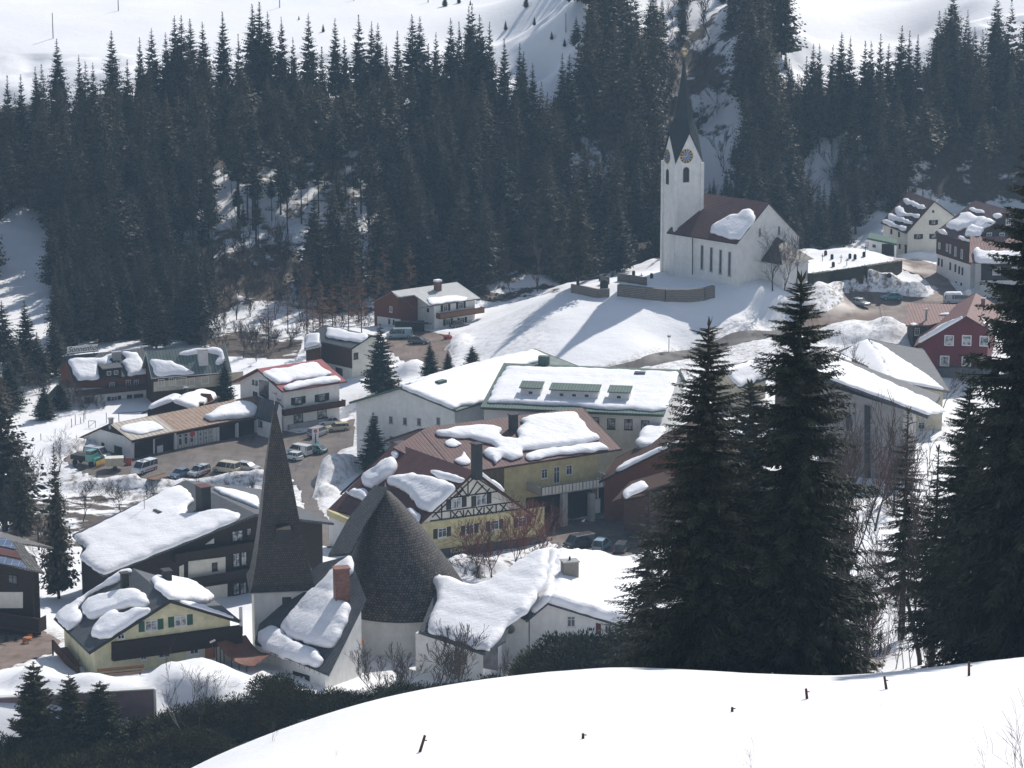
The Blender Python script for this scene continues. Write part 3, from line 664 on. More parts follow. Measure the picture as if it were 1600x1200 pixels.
def dormer(root, p0, n, px, py, w_, hgt, depth, wall, roof, win=2, pane='glass', snow=False, frame='white', wh=.75, back=None, ww=.8):
    """box dormer whose front stands at p0-plane point (px,py = base centre)"""
    n = Vector(n).normalized(); s = ZU.cross(n).normalized(); c = PP(px, py, p0, n)
    o = mk('dormer', MB().box(c+ZU*hgt/2-n*depth/2, s*w_/2, n*depth/2, ZU*hgt/2), wall, root)
    b = MB(); f = c+ZU*hgt
    b.prism([f-s*(w_/2+.25)+n*.3, f+s*(w_/2+.25)+n*.3, f+s*(w_/2+.25)-n*depth+ZU*.5, f-s*(w_/2+.25)-n*depth+ZU*.5], ZU*.15); mk('dormer_roof', b, roof, o)
    for k in range(win):
        q = c+s*((k+.5)/win-.5)*w_*.8+ZU*hgt*.52+n*.01
        mk('window_frame', MB().box(q, s*ww/2, n*.04, ZU*wh/2), frame, o); mk('pane', MB().box(q+n*.03, s*(ww/2-.08), n*.02, ZU*(wh/2-.08)), pane, o)
    return o
dormer(h.root, *(PP(176, 591, *h.plane('Q')), n_q), 176, 590, 3.4, 1.7, 3.4, 'wood_dark', 'seam_dark')
a = thing('roof_sign', h.P(3.2, 0), 'white board with dark handwritten name on the hotel roof ridge', 'sign')
pb = h.P(.6, 0, h.zr+.25); pe = h.P(6.4, 0, h.zr+.25); nb_ = -n_q if n_q.y > 0 else n_q
mk('board', MB().box((pb+pe)/2+ZU*.72, h.U*2.95, n_q*.07, ZU*.62), 'pale', a); mk('sign_frame', MB().box((pb+pe)/2+ZU*.02, h.U*3., n_q*.1, ZU*.06).tube(h.P(1.2, 0), h.P(1.2, 0)+ZU*1, .06).tube(h.P(5.6, 0), h.P(5.6, 0)+ZU*1, .06), 'dark', a)
text(a, 'Sonnenhof', (pb+pe)/2+ZU*.76+n_q*.08, n_q, 1.35, 'dark', shear=.35)
h2 = Bld('hotel_annex', 'long annex with a green metal roof and white chimney, right of the hotel name board', 'annex', (228, 549), 503, (352, 540), (237, 590), None, 1, 'seam_green')
h2.walls('wood_brown'); h2.fascia('pale')
h2.panel('q', [(240, 597), (380, 580), (380, 600), (240, 612)], 'beige', .05, 'render_band')
h2.win('q', [(252, 598), (268, 596, 1., 1.4), (283, 596, 2.2, 1.5), (300, 597, 1., 1.4), (320, 594, 1.4, 1.3)], 1.2, 1.3)
h2.snow('Q', [(234, 562), (250, 562), (268, 563), (271, 566), (281, 570), (290, 575), (305, 582), (288, 584), (262, 585), (245, 586)], .45)
h2.snow('Q', [(279, 553), (290, 548), (310, 544), (340, 543), (348, 549), (352, 562), (340, 570), (337, 566), (345, 556), (335, 552), (325, 549), (310, 551), (292, 554)], .4, seed=3)
h2.chimney(317, 566, 2.3, 1.7, 1.1, 'pale')
b = Bld('white_shed', 'small white outhouse under bushes left of the hotel', 'shed', (100, 605), 500, (88, 602), (124, 620), None, 1.2, 'seam_dark', og=.2, oe=.2)
b.walls('white'); b.win('A', [(108, 618), (115, 620)], .7, .9)

# ---------------- red-roofed guest house ----------------
h = Bld('guest_house', 'white guest house with a red metal roof, brown balcony and red lettering', 'house', (402, 576), 488, (502, 561), (441, 611), (364, 596), .4, 'seam_red', th=.3, og=.9, oe=1.)
h.walls('white'); h.fascia('darkred')
h.snow('Q', [(411, 581), (425, 575), (450, 574), (470, 567), (493, 565), (500, 571), (519, 582), (500, 586), (470, 590), (433, 598), (420, 588)], .55)
h.snow('Q', [(443, 603), (450, 599), (480, 592), (505, 588), (525, 586), (533, 592), (515, 596), (480, 601), (447, 607)], .5, seed=2)
h.win('q', [(466, 626), (503, 621)], 1.5, 1.3, shutter='dark', frame='dark', pane='curtain'); h.win('q', [(466, 652), (503, 646)], 1.9, 1.7, frame='dark', pane='curtain')
h.win('A', [(396, 597, .6, .8), (401, 598, .6, .8), (399, 616, 1.4, .9)], frame='wood_dark', bars=0)
h.panel('A', [(405, 593), (420, 596), (420, 626), (405, 617)], 'glass', .05, 'glazing')
h.balcony('q', (445, 649), (540, 634), 1.3, .95, mat='wood_brown'); h.panel('q', [(450, 664), (521, 651), (521, 662), (450, 676)], 'concrete', .3, 'plinth')
fp, fn = h.face('A')
text(h.root, 'HAUS', PP(429, 614, fp, fn)+fn*.02, fn, .62, 'orange_wood'); text(h.root, 'IBAX', PP(436, 625, fp, fn)+fn*.02, fn, .62, 'orange_wood')
# link roof between garages and guest house
h = Bld('lean_to', 'low blue-grey roofed lean-to joining the garages to the guest house', 'lean-to', (405, 620), 481, (436, 628), (398, 652), ('w', 1, 1.), .4, 'seam_dark', og=.2, oe=.3)
h.walls('white'); h.win('q', [(407, 662, 1.1, 1.1)], frame='blue', pane='curtain'); 

# ---------------- house with small flap roof ----------------
h = Bld('wood_house', 'dark wood and cream house with two snowy roof slopes behind the guest house', 'house', (580, 524), 522, (507, 508), ('w', 5., 1.8), ('w', 3, .8), 1.5, 'seam_dark', th=.3, og=.5, oe=.5)
h.walls('cream', u0=.8, v1=4.2); h.fascia('dark')
h.clad('q', PP(530, 571, *h.face('q')).z, mat='wood_brown', name='timber_cladding')
h.win('A', [(556, 556)], 1.1, 1.2, frame='dark'); h.win('q', [(530, 580, 2., 1.3)], frame='dark')
h.snow('Q', [(510, 511), (530, 512), (545, 518), (572, 521), (583, 529), (581, 537), (550, 531), (512, 526)], .45)
p0 = PD(487, 530, 524); pl = plane3(p0, PD(475, 544, 522), PD(501, 541, 520.5)); 
slab(h.root, pl, [(476, 522), (499, 519), (502, 540), (475, 546)], 'seam_grey', .25, 'porch_roof'); snow_slab(h.root, *pl, [(477, 524), (483, 520), (498, 519), (499, 536), (477, 542)], .5, seed=5)
mk('porch_wall', MB().prism([PP(478, 545, *pl)-ZU*.3, PP(501, 540, *pl)-ZU*.3, PP(501, 540, *pl)-ZU*7, PP(478, 545, *pl)-ZU*7], (0, 4, 0)), 'wood_brown', h.root)

# ---------------- forest edge house ----------------
h = Bld('forest_house', 'white and brown house with a pale metal roof and chimney at the forest edge', 'house', (611, 455), 566, (714, 440.5), None, (578, 472), 2.6, 'seam_grey', th=.22, qB=(751, 466),
        Q=[(611, 455), (714, 440.5), (751, 466), (671, 477.5), (647, 460.5), (622, 464)])
h.walls('wood_red', u0=.5, u1=9, v1=1.6, v0=-h.vl+.8, name='timber_wall'); h.w0 = h.w
h.panel('A', [(590, 494), (626, 499), (626, 530), (590, 530)], 'white', .1, 'lower_wall')
h.win('A', [(611, 483)], .9, 1.2, frame='white', bars=1); h.win('A', [(609, 502), (616, 503)], .5, .9, frame='dark', proud=.1)
h.walls('white', u0=5.6, u1=h.Lr-.9, v0=.5, v1=h.vq-.8, name='wing_wall'); h.fascia('wood_dark', .2)
h.win('A', [(649, 480, .5, .8), (669, 484, .6, .7)], frame='dark')
h.win('q', [(696, 481), (720, 477)], 1.2, 1.3, shutter='dark'); h.win('q', [(700, 503), (722, 501)], 1.2, 1.3, shutter='dark')
h.balcony('q', (688, 498), (757, 489), 1.4, 1.0, mat='wood_light', floor='wood_brown')
fp, fn = h.face('A'); 
h.snow('Q', [(667, 466), (680, 464), (695, 462), (712, 461), (731, 464), (728, 468), (700, 471), (675, 475), (670, 471)], .3)
h.chimney(684, 453, 1.7, 1.3, 1., 'masonry', capsnow=True)
# black frame porch
fr = PD(655, 520, 560)
o = mk('porch', MB().prism([PD(622, 503, 561), PD(668, 503, 558), PD(675, 505, 561), PD(630, 502, 565)], (0, 0, -.25)).box(PD(640, 512, 561), (3, .3, 0), (0, .2, 0), (0, 0, 1.4)), 'dark', h.root)

# ---------------- church ----------------
ch = thing('church', PZ(1120, 430, 14.2), 'white church with a dark pointed spire, clock tower and red-brown nave roof', 'church')
n_ = Bld('', '', '', (1202, 316.5), 553, (1093, 301), (1151, 380.5), (1253, 371), 14.2, 'tile_red', th=.18, root=ch)
n_.og, n_.oe = .35, .5; n_.walls('white', name='nave_wall'); n_.fascia('wood_dark', .18)
n_.snow('Q', [(1110, 354), (1122, 345), (1130, 340), (1140, 335), (1153, 334), (1160, 327), (1171, 325), (1176, 329), (1178, 340), (1172, 350), (1163, 360), (1154, 372), (1135, 369), (1118, 363), (1109, 362)], .8, step=.6)
n_.win('q', [(1097, 402), (1111.5, 405.5), (1126, 409), (1140, 412.5)], .75, 4.9, frame='concrete', bars=0, fw=.14)
n_.win('A', [(1187, 363), (1217, 360)], .55, 1.7, frame='concrete', bars=0)
# porch annex on the gable
pc = MB(); c = PD(1200, 453, 545); U, V = n_.U, n_.V
fpt, fnn = n_.face('A'); a0 = PP(1192, 450, fpt, fnn); a1 = PP(1232, 447, fpt, fnn); a0.z = a1.z = 14.2
out = -n_.U*5; side_ = (a1-a0)
mk('porch_wall', MB().prism([a0-ZU*3, a1-ZU*3, a1-ZU*3+out, a0-ZU*3+out], ZU*7.6), 'white', ch)
t0, t1 = a0+ZU*4.4-side_*.12, a1+ZU*4.4+side_*.12; apx = (a0+a1)/2+ZU*8.8
b = MB(); b.add([t0, t1, t1+out*1.15, t0+out*1.15, apx], [(0, 1, 2, 3), (0, 3, 4), (3, 2, 4), (2, 1, 4), (1, 0, 4)]); mk('porch_roof', b, 'shingle_fine', ch)
mk('downpipe', MB().tube(PP(1082, 372, n_.P(0, n_.vq), n_.V), PP(1082, 429, n_.P(0, n_.vq), n_.V), .1), 'wood_dark', ch)
# tower
a = R(22.5); near = PD(1054, 431, 559); near.z = 14.2; sT = 44.4/(F/572.)
e1 = Vector((math.cos(a), math.sin(a), 0)); e2 = Vector((-math.sin(a), math.cos(a), 0))
near = near.copy(); zE = PD(1052, 254, 559).z; zG = PD(1070, 209, 560).z; zA = PD(1060, 87, 562).z
cs = [near, near+e1*sT, near+e1*sT+e2*sT, near+e2*sT]; b = MB()
vs = [Vector((p.x, p.y, 11)) for p in cs]+[Vector((p.x, p.y, zE)) for p in cs]+[Vector((*((cs[i]+cs[(i+1) % 4])/2).xy, zG)) for i in range(4)]
b.add(vs, [(0, 1, 5, 8, 4), (1, 2, 6, 9, 5), (2, 3, 7, 10, 6), (3, 0, 4, 11, 7), (3, 2, 1, 0)])
mk('tower', b, 'white', ch)
# corner strips
b = MB()
for i, p in enumerate(cs):
    q = Vector((p.x, p.y, (11+zE)/2)); b.box(q, e1*.35, e2*.35, ZU*((zE-11)/2-.3))
mk('corner_strips', b, 'white', ch)
cc = (cs[0]+cs[2])/2; apex = Vector((cc.x, cc.y, zA)); b = MB()
ov = 1.07; E = [Vector((cc.x+(p.x-cc.x)*ov, cc.y+(p.y-cc.y)*ov, zE-.35)) for p in cs]
Gp = [Vector((cc.x+(v.x-cc.x)*1.12, cc.y+(v.y-cc.y)*1.12, zG+.25)) for v in vs[8:12]]
# octagonal spire: ring of 8 slightly above gables
mid = []
for i in range(8):
    tgt = (Gp[i//2] if i % 2 == 1 else E[i//2])
order = [E[0], Gp[0], E[1], Gp[1], E[2], Gp[2], E[3], Gp[3]]
zR = zG+3.2; ring = []
for i, q in enumerate(order):
    d = (Vector((q.x, q.y, 0))-Vector((cc.x, cc.y, 0))).normalized(); ring.append(Vector((cc.x, cc.y, zR))+d*sT*.34)
ring2 = [Vector((cc.x, cc.y, zR+(zA-zR)*.5))+(r_-Vector((cc.x, cc.y, zR)))*.42 for r_ in ring]
vs2 = order+ring+ring2+[apex]
fs = [(i, (i+1) % 8, 8+(i+1) % 8, 8+i) for i in range(8)]+[(8+i, 8+(i+1) % 8, 16+(i+1) % 8, 16+i) for i in range(8)]+[(16+i, 16+(i+1) % 8, 24) for i in range(8)]
b.add(vs2, fs); sp_o = mk('spire', b, 'spire_slate', ch)
b = MB(); b.tube(apex-ZU*.3, apex+ZU*1.9, .05); b.box(apex+ZU*1.4, e1*.45, e2*.05, ZU*.05)
mk('cross', b, 'p_gold', sp_o)
me_ = MB(); 
import itertools
b = MB(); r_ = .32; c_ = apex+ZU*.35
b.disc(c_-e2*.16, -e2, ZU, r_, .32, 12); mk('orb', b, 'p_gold', sp_o)
# clocks and belfry windows
for (fc, nn, tt, px, py, wx, wy) in ((cs[0], -e2, e1, 1072.5, 244, 1072, 273), (cs[0], -e1, -e2, 1042.5, 244.5, 1043, 276)):
    c = PP(px, py, fc, nn); r_ = 1.48
    o = mk('clock', MB().disc(c, nn, ZU, r_, .06, 40), 'p_gold', ch)
    mk('clock_ring', MB().disc(c+nn*.06, nn, ZU, r_*.93, .015, 40), 'dark', o); mk('clock_face', MB().disc(c+nn*.075, nn, ZU, r_*.62, .015, 32), 'p_clock', o)
    si = ZU.cross(nn).normalized(); b = MB()
    for k in range(12):
        t = math.pi*k/6; d = si*math.sin(t)+ZU*math.cos(t); e = si*math.cos(t)-ZU*math.sin(t)
        b.box(c+nn*.08+d*r_*.77, d*r_*.14, e*.1, nn*.012)
    mk('clock_numerals', b, 'p_gold', o)
    b = MB()
    for t, L, w_ in ((R(18), r_*.85, .055), (R(262), r_*.62, .07)):
        d = si*math.sin(t)+ZU*math.cos(t); e = si*math.cos(t)-ZU*math.sin(t); b.box(c+nn*.1+d*L/2, d*L/2, e*w_, nn*.012)
    mk('clock_hands', b, 'p_gold', o)
    c = PP(wx, wy, fc, nn); ww, hh = .62, 1.5
    arch = lambda w_, h_: [c+si*-w_-ZU*h_, c+si*w_-ZU*h_]+[c+si*w_*math.cos(t)+ZU*(h_-w_+w_*math.sin(t)) for t in [math.pi*i/8 for i in range(9)]]
    o = mk('belfry_window', MB().prism(arch(ww+.12, hh+.1), nn*.03), 'concrete', ch); mk('louvre', MB().prism(arch(ww, hh), nn*.05), 'dark', o)

# ---------------- white hall with snowy roof ----------------
h = Bld('white_hall', 'big white hall with plain gable and a vast snow-covered roof in the village centre', 'hall', (625, 605), 452, (835, 545), (712, 641), (546, 628), .8, 'seam_green', th=.35, og=.8, oe=.8)
h.walls('white'); h.fascia('trim_green', .35)
h.clad('B', h.zr-4, mat='wood_brown')
h.win('A', [(588, 655), (611, 656), (633, 658), (655, 659), (685, 658)], .75, 1.2, frame='concrete'); h.win('A', [(612, 687), (634, 687)], .75, 1.2, frame='concrete')
h.snow('Q', [(625, 604), (700, 578), (770, 558), (833, 545), (860, 556), (800, 575), (780, 600), (765, 622), (745, 632), (725, 630), (708, 636), (690, 632), (660, 618)], .6, step=.7)
h.snow('L', [(549, 624), (590, 607), (625, 603), (700, 578), (834, 543), (820, 541), (760, 553), (690, 572), (640, 587), (600, 602), (560, 620)], .7, seed=4)
p, n = h.plane('Q'); q = PP(689, 603, p, n); mk('roof_vent', MB().box(q+ZU*.4, h.U*1., h.V*.5, ZU*.55), 'trim_green', h.root)
# ---------------- long green-trimmed hall ----------------
h = Bld('school_building', 'long white building with a green-trimmed snowy roof and three low dormers', 'school', (1062, 577.5), 452, (788, 567), None, ('w', 9, 4.), 3, 'trim_green', th=.4, qB=(751, 636), og=.4, oe=.7)
h.walls('white'); h.fascia('trim_green', .4)
print('school', h.vq, h.dq, h.Lr)
h.snow('Q', [(794, 571), (850, 573), (900, 574), (980, 577), (1060, 581), (1052, 610), (1045, 637), (1020, 640), (980, 636), (950, 637), (900, 631), (850, 630), (800, 627), (762, 626), (775, 600)], .55, step=.7, seed=7)
fp, fn = h.face('q'); h.win('q', [(930, 660), (955, 662), (982, 663), (1008, 665)], 1.3, 1.7, frame='wood_brown', pane='curtain')
for (cx, cy, W_, nw) in ((829, 621, 3.2, 1), (897, 625, 7.6, 3), (967, 628, 3.2, 1)):
    p = PP(cx, cy, h.plane('Q')[0]+h.nQ*.2, h.nQ); o = dormer(h.root, p, fn, cx, cy, W_, 1.5, 2.6, 'pale', 'trim_green', nw, pane='glass', wh=.6)
    for k in (-1, 1): pass
p = PP(1000, 588, *h.plane('Q')); mk('skylight', MB().box(p+h.nQ*.6, h.U*.9, h.nQ.cross(h.U)*.5, h.nQ*.12), 'glass', h.root)
p = PP(850, 568, *h.plane('Q')); mk('vent_box', MB().box(p+ZU*.5, h.U*.9, h.V*.6, ZU*.8), 'trim_green', h.root)

# ---------------- red-brown metal roof inn ----------------
h = Bld('inn', 'yellow inn with a red-brown metal roof and white-railed terrace over its garages', 'inn', (910, 636.5), 428, (655, 670), (971, 701), None, 3, 'seam_brown', th=.3, og=1.4, oe=1.4, Q=[(910, 636.5), (668, 667), (614, 699), (700, 742), (971, 701)])
h.walls('yellow', u0=3.4, u1=h.Lr-9); h.fascia('wood_dark', .25)
print('inn', h.vq, h.dq, h.Lr)
h.snow('Q', [(870, 643), (898, 642), (909, 655), (918, 668), (938, 683), (915, 689), (880, 694), (845, 697), (816, 700), (818, 710), (800, 716), (785, 710), (775, 722), (772, 716), (756, 705), (765, 697), (780, 700), (770, 690), (735, 680), (710, 680), (683, 676), (682, 671), (705, 668), (740, 663), (770, 663), (784, 667), (778, 675), (788, 683), (812, 684), (808, 672), (822, 660), (815, 653), (835, 647)], .65, step=.6, seed=9)
h.snow('Q', [(823, 708), (840, 702), (880, 697), (920, 692), (938, 690), (952, 700), (920, 704), (870, 708), (830, 717), (822, 714)], .5, seed=10)
h.snow('Q', [(695, 690), (707, 684), (722, 693), (712, 697), (700, 696)], .3, seed=11); h.snow('Q', [(710, 718), (722, 712), (725, 704), (735, 722), (720, 724)], .4, seed=12)
h.panel('q', [(822, 778), (925, 766), (925, 812), (822, 822)], 'wood_dark', .1, 'lower_front'); h.win('q', [(850.5, 740, 1.1, 1.5), (889, 734, 1.1, 1.5)]); h.win('q', [(869.5, 742, 1.1, 2.6)], frame='white', sill=False, name='door')
h.chimney(802, 672, 2.4, 1.2, .9, 'dark', cap='dark')
o = h.balcony('q', (846, 774), (958, 757), 4.4, 1.15, mat='door_white', floor='concrete', posts=1.7)
fp, fn = h.face('q')
for px, py in ((881, 790), (924, 783)):
    c = PP(px, py, fp+fn*3.9, fn); mk('pillar', MB().box(Vector((c.x, c.y, 2.)), h.U*.45, h.V*.4, ZU*(PP(px, 770, fp+fn*3.9, fn).z-2)), 'concrete', h.root)
h.w = (h.w[0], h.w[1], h.w[2], h.w[3])
mk('garage_door', MB().prism([PP(x, y, fp+fn*1.6, fn) for x, y in ((886, 770), (921, 765), (921, 806), (886, 812))], fn*.1), 'wood_dark', h.root)
mk('recess_shade_panel', MB().prism([PP(x, y, fp+fn*1.2, fn) for x, y in ((935, 762), (965, 757), (965, 802), (935, 806))], fn*.1), 'blue', h.root)  # flat dark panel, its colour stands in for shade in the recess
mk('fuel_cabinet', MB().box(PP(932, 790, fp+fn*3.6, fn), h.U*.5, h.V*.3, ZU*1.1), 'pale', h.root)
# half-timbered wing
g = Bld('half_timbered_wing', 'half-timbered gable wing with yellow lower wall in front of the inn', 'building', (742, 736), 393, (617, 692), (836, 806), (655, 818), 3.8, 'seam_brown', th=.3, og=.7, oe=.8, L=[(742, 736), (617, 692), (512, 796), (655, 818)])
g.walls('cream'); g.fascia('wood_brown', .35)
g.panel('A', [(655, 818), (850, 792), (850, 872), (655, 900)], 'yellow', .12, 'yellow_wall'); 
g.panel('A', [(655, 862), (850, 836), (850, 858), (655, 886)], 'seam_dark', .6, 'awning')
g.win('A', [(713, 786), (752, 781)], 1.75, 1.5, shutter='dark', pane='curtain'); g.win('A', [(690, 832, 1.5, 1.4), (733, 827, 1.5, 1.4), (772, 820, 1.5, 1.4), (815, 815, 1.5, 1.4)], shutter='dark', proud=.12)
fp, fn = g.face('A'); tb = MB()
def beam(x0, y0, x1, y1, w_=.16):
    a_, b_ = PP(x0, y0, fp, fn), PP(x1, y1, fp, fn); d = (b_-a_).normalized(); tb.box((a_+b_)/2+fn*.04, d*(b_-a_).length/2, d.cross(fn).normalized()*w_/2, fn*.05)
for L_ in [(672, 814, 812, 795), (672, 802, 812, 783), (703, 778, 790, 766), (742, 745, 675, 808), (742, 745, 812, 790), (731, 776, 731, 751), (731, 776, 717, 757), (731, 776, 745, 753), (745, 752, 765, 772), (755, 758, 742, 772), (765, 763, 755, 776),
           (690, 812, 690, 789), (704, 810, 704, 799), (724, 808, 724, 797), (740, 806, 740, 795), (756, 804, 756, 792), (775, 802, 775, 788), (706, 799, 716, 809), (716, 798, 706, 810), (718, 798, 724, 808), (727, 806, 731, 797), (736, 805, 731, 797), (744, 794, 753, 804), (753, 793, 744, 805), (760, 792, 770, 802), (770, 791, 760, 803), (680, 802, 688, 811), (712, 766, 722, 776), (722, 766, 712, 777), (780, 787, 792, 798), (792, 785, 782, 800)]: beam(*L_)
mk('timber_framing', tb, 'wood_dark', g.root)
text(g.root, 'KOND', PP(717, 859, fp+fn*.6, fn)+fn*.02, fn, 1.0, 'p_gold', name='shop_lettering')
g.snow('L', [(603, 748), (612, 742), (645, 736), (655, 741), (690, 748), (708, 757), (705, 768), (690, 782), (675, 796), (655, 790), (645, 776), (625, 760), (605, 752)], 1.2, seed=13, step=.6)
g.snow('L', [(563, 745), (575, 733), (590, 727), (600, 714), (612, 712), (617, 722), (610, 735), (590, 748), (578, 757), (565, 752)], 1.2, seed=14); g.snow('L', [(543, 768), (552, 760), (572, 765), (573, 778), (555, 780), (543, 776)], .9, seed=15)
g.snow('L', [(519, 784), (530, 776), (545, 783), (562, 790), (550, 803), (530, 799), (519, 793)], 1.1, seed=16); g.snow('L', [(610, 706), (618, 702), (621, 707), (615, 714)], .8, seed=17)
g.snow('L', [(671, 735), (685, 734), (705, 740), (725, 747), (718, 752), (700, 747), (682, 743)], .6, seed=18); g.snow('L', [(633, 795), (642, 792), (655, 802), (652, 812), (640, 808)], .8, seed=19)
g.snow('Q', [(779, 743), (795, 742), (808, 752), (819, 765), (800, 769), (783, 762)], .6, seed=20)
g.chimney(745, 738, 4.2, 1.3, 1.1, 'dark', f='L', cap='dark')
g.panel('A', [(512, 800), (560, 800), (560, 845), (512, 845)], 'beige', .1, 'side_wall') if False else None
b = thing('flat_annex', PZ(545, 830, 3.5), 'small yellow-edged annex left of the half-timbered wing', 'annex')
a0, a1 = PD(514, 796, 402), PD(575, 808, 392); b_ = MB().prism([Vector((a0.x, a0.y, 1)), Vector((a1.x, a1.y, 1)), Vector((a1.x+6, a1.y+7, 1)), Vector((a0.x+6, a0.y+7, 1))], ZU*(a0.z-1.9)); mk('wall', b_, 'pale', b)
b_ = MB().prism([Vector((a0.x-.3, a0.y-.3, a0.z-.9)), Vector((a1.x, a1.y-.3, a0.z-.9)), Vector((a1.x+6, a1.y+7, a0.z-.9)), Vector((a0.x+6, a0.y+7, a0.z-.9))], ZU*.9); mk('parapet', b_, 'yellow', b)

# ---------------- brown chalet in the gap by the big spruces ----------------
h = Bld('brown_house', 'red-brown timber house with two snowy eaves, partly behind the big spruces', 'house', (1062, 690), 410, (1085, 655), (1180, 745), (936, 752), 3, 'wood_brown', th=.3)
h.walls('wood_red'); h.fascia('wood_dark', .35)
h.snow('L', [(962, 733), (975, 722), (1000, 712), (1035, 697), (1060, 687), (1050, 697), (1020, 712), (990, 725), (966, 735)], .5)
pl = plane3(PD(958, 782, 400), PD(1035, 758, 400), PD(1000, 745, 407))
slab(h.root, pl, [(956, 783), (1060, 750), (1045, 735), (985, 752)], 'wood_brown', .25, 'porch_roof'); snow_slab(h.root, *pl, [(974, 772), (975, 764), (990, 755), (1005, 750), (1012, 758), (990, 768), (978, 775)], .6, seed=3)
mk('porch_wall', MB().prism([PD(975, 784, 403), PD(1055, 765, 403), PD(1055, 840, 403), PD(975, 830, 403)], (0, 3, 0)), 'wood_brown', h.root)
h = Bld('shed', 'grey-roofed shed with a block of snow on it, left of the tall spruces', 'shed', (1012, 661), 432, (1065, 664), None, ('w', 3, 1), 3, 'seam_grey', th=.2, qB=(1048, 702)); h.walls('stone_wall')
h.snow('Q', [(993, 690), (998, 668), (1010, 664), (1040, 666), (1034, 690), (1020, 699), (1000, 695)], .7)

# ---------------- garages ----------------
h = Bld('garages', 'long low garage block with rusty metal roof beside the car park', 'garage', (171, 662), 467, (400, 618), (205, 688), (114, 688), .3, 'seam_rust', th=.2, og=.3, oe=.5)
h.walls('white'); h.fascia('wood_brown', .2)
slab(h.root, (h.rA+h.nQ*.05, h.nQ), [(171, 662), (245, 649.5), (274, 673), (205, 688)], 'seam_pale', .04, 'pale_roof_section')
h.snow('Q', [(188, 668), (200, 662), (220, 658), (240, 658), (250, 663), (256, 669), (240, 673), (215, 677), (196, 673)], .35)
h.snow('Q', [(319, 647), (335, 640), (350, 632), (370, 626), (395, 628), (403, 636), (400, 645), (380, 648), (350, 651), (330, 653)], .9, seed=2)
h.clad('A', h.P(0, h.vq).z+.3, mat='wood_dark', name='gable_boards')
h.win('A', [(145, 692, .9, 1.), (161, 697, .8, 1.2), (185, 704, 2.2, 1.5)], frame='dark')
for poly, mt in (([(210, 692), (239, 686), (239, 720), (210, 725)], 'wood_dark'), ([(242, 686), (271, 680), (271, 711), (242, 718)], 'wood_dark'), ([(277, 679), (305, 673), (305, 704), (277, 710)], 'door_white'), ([(308, 672), (334, 668), (334, 699), (308, 704)], 'door_white'),
                 ([(343, 667), (367, 662), (367, 692), (343, 697)], 'wood_dark'), ([(373, 661), (397, 656), (397, 687), (373, 691)], 'wood_dark')):
    h.panel('q', poly, mt, .06, 'garage_door')
h.panel('q', [(206, 688), (400, 652), (400, 656), (206, 692)], 'wood_brown', .12, 'fascia')
h.win('q', [(281, 690, .8, 1.3), (290, 688, .8, 1.4), (299, 686, .8, 1.3), (281, 681, .8, .6), (290, 679.5, .8, .6)], frame='pale', proud=.06, sill=False, bars=0)
h.win('q', [(313, 686, .7, .7), (321, 684, .7, .7), (329, 682, .7, .7), (313, 678, .7, .7), (321, 676.5, .7, .7), (329, 675, .7, .7)], frame='pale', proud=.06, sill=False, bars=0, pane='curtain')
fp, fn = h.face('q')
c = PP(300, 678, fp, fn)+fn*.1; mk('round_emblem', MB().disc(c, fn, ZU, .55, .04), 'p_red', h.root); mk('emblem_plate', MB().box(c-fn*.02, h.U*.65, fn*.02, ZU*.65), 'pale', h.root)
h.panel('q', [(245, 697), (254, 695), (254, 709), (245, 712)], 'pale', .15, 'notice_board')
for px, py in ((273, 690), (339, 684), (370, 677)):
    c = PP(px, py, fp, fn)+fn*.12; mk('pillar', MB().box(c-ZU*.3, h.U*.2, fn*.14, ZU*2.2), 'pale', h.root)
h.chimney(173.5, 661, .8, .6, .6, 'concrete')
h = Bld('barn', 'low barn under a thick smooth snow cap behind the garages', 'barn', (268, 628), 487, (310, 608), (303, 640), (221, 645), 1.5, 'wood_dark', th=.3, og=.8, oe=.8)
h.walls('wood_dark'); h.snow('Q', [(268, 626), (290, 614), (312, 607), (335, 611), (350, 622), (345, 631), (320, 636), (300, 638), (285, 633)], .9, step=.6); h.snow('L', [(221, 641), (232, 634), (255, 622), (290, 608), (312, 605), (295, 614), (268, 627), (240, 637), (224, 645)], .8, seed=8)
h.chimney(291, 616, 1.2, .6, .6, 'dark'); h.chimney(315, 636, .8, .5, .5, 'wood_dark')
p = PP(330, 630, *h.plane('Q')); mk('dormer', MB().prism([p-h.U*1+ZU*.4, p+h.U*1+ZU*.4, p+ZU*1.7], h.V*-2), 'wood_red', h.root)

# ---------------- snowy chalet hotel ----------------
h = Bld('chalet', 'large dark timber chalet under one huge sloping slab of snow, left of the shingled spire', 'chalet', (400, 803), 370, (290, 750), ('w', 12, 3.), (161, 898), 4, 'seam_dark', th=.35, og=1.2, oe=1.2, L=[(400, 803), (290, 750), (113, 835), (130, 855), (125, 868), (161, 898)])
if h.V.x < 0: h.V = -h.V; h.nQ = (h.V*h.kq+ZU).normalized(); h.nL = (-h.V*h.kl+ZU).normalized(); [bpy.data.objects.remove(h.roof_o)]; h.roof('seam_dark', None, [(400, 803), (290, 750), (113, 835), (130, 855), (125, 868), (161, 898)])
print('chalet', h.vl, h.dl, h.Lr, h.V)
h.walls('wood_dark', v0=-h.vl+5.5, u1=h.Lr-4); h.walls('wood_dark', v0=-h.vl+1.2, v1=-h.vl+5.6, u1=h.Lr*.45, name='side_wall'); h.w = (1.2, h.Lr-4, -h.vl+1.2, h.vq-1.2)
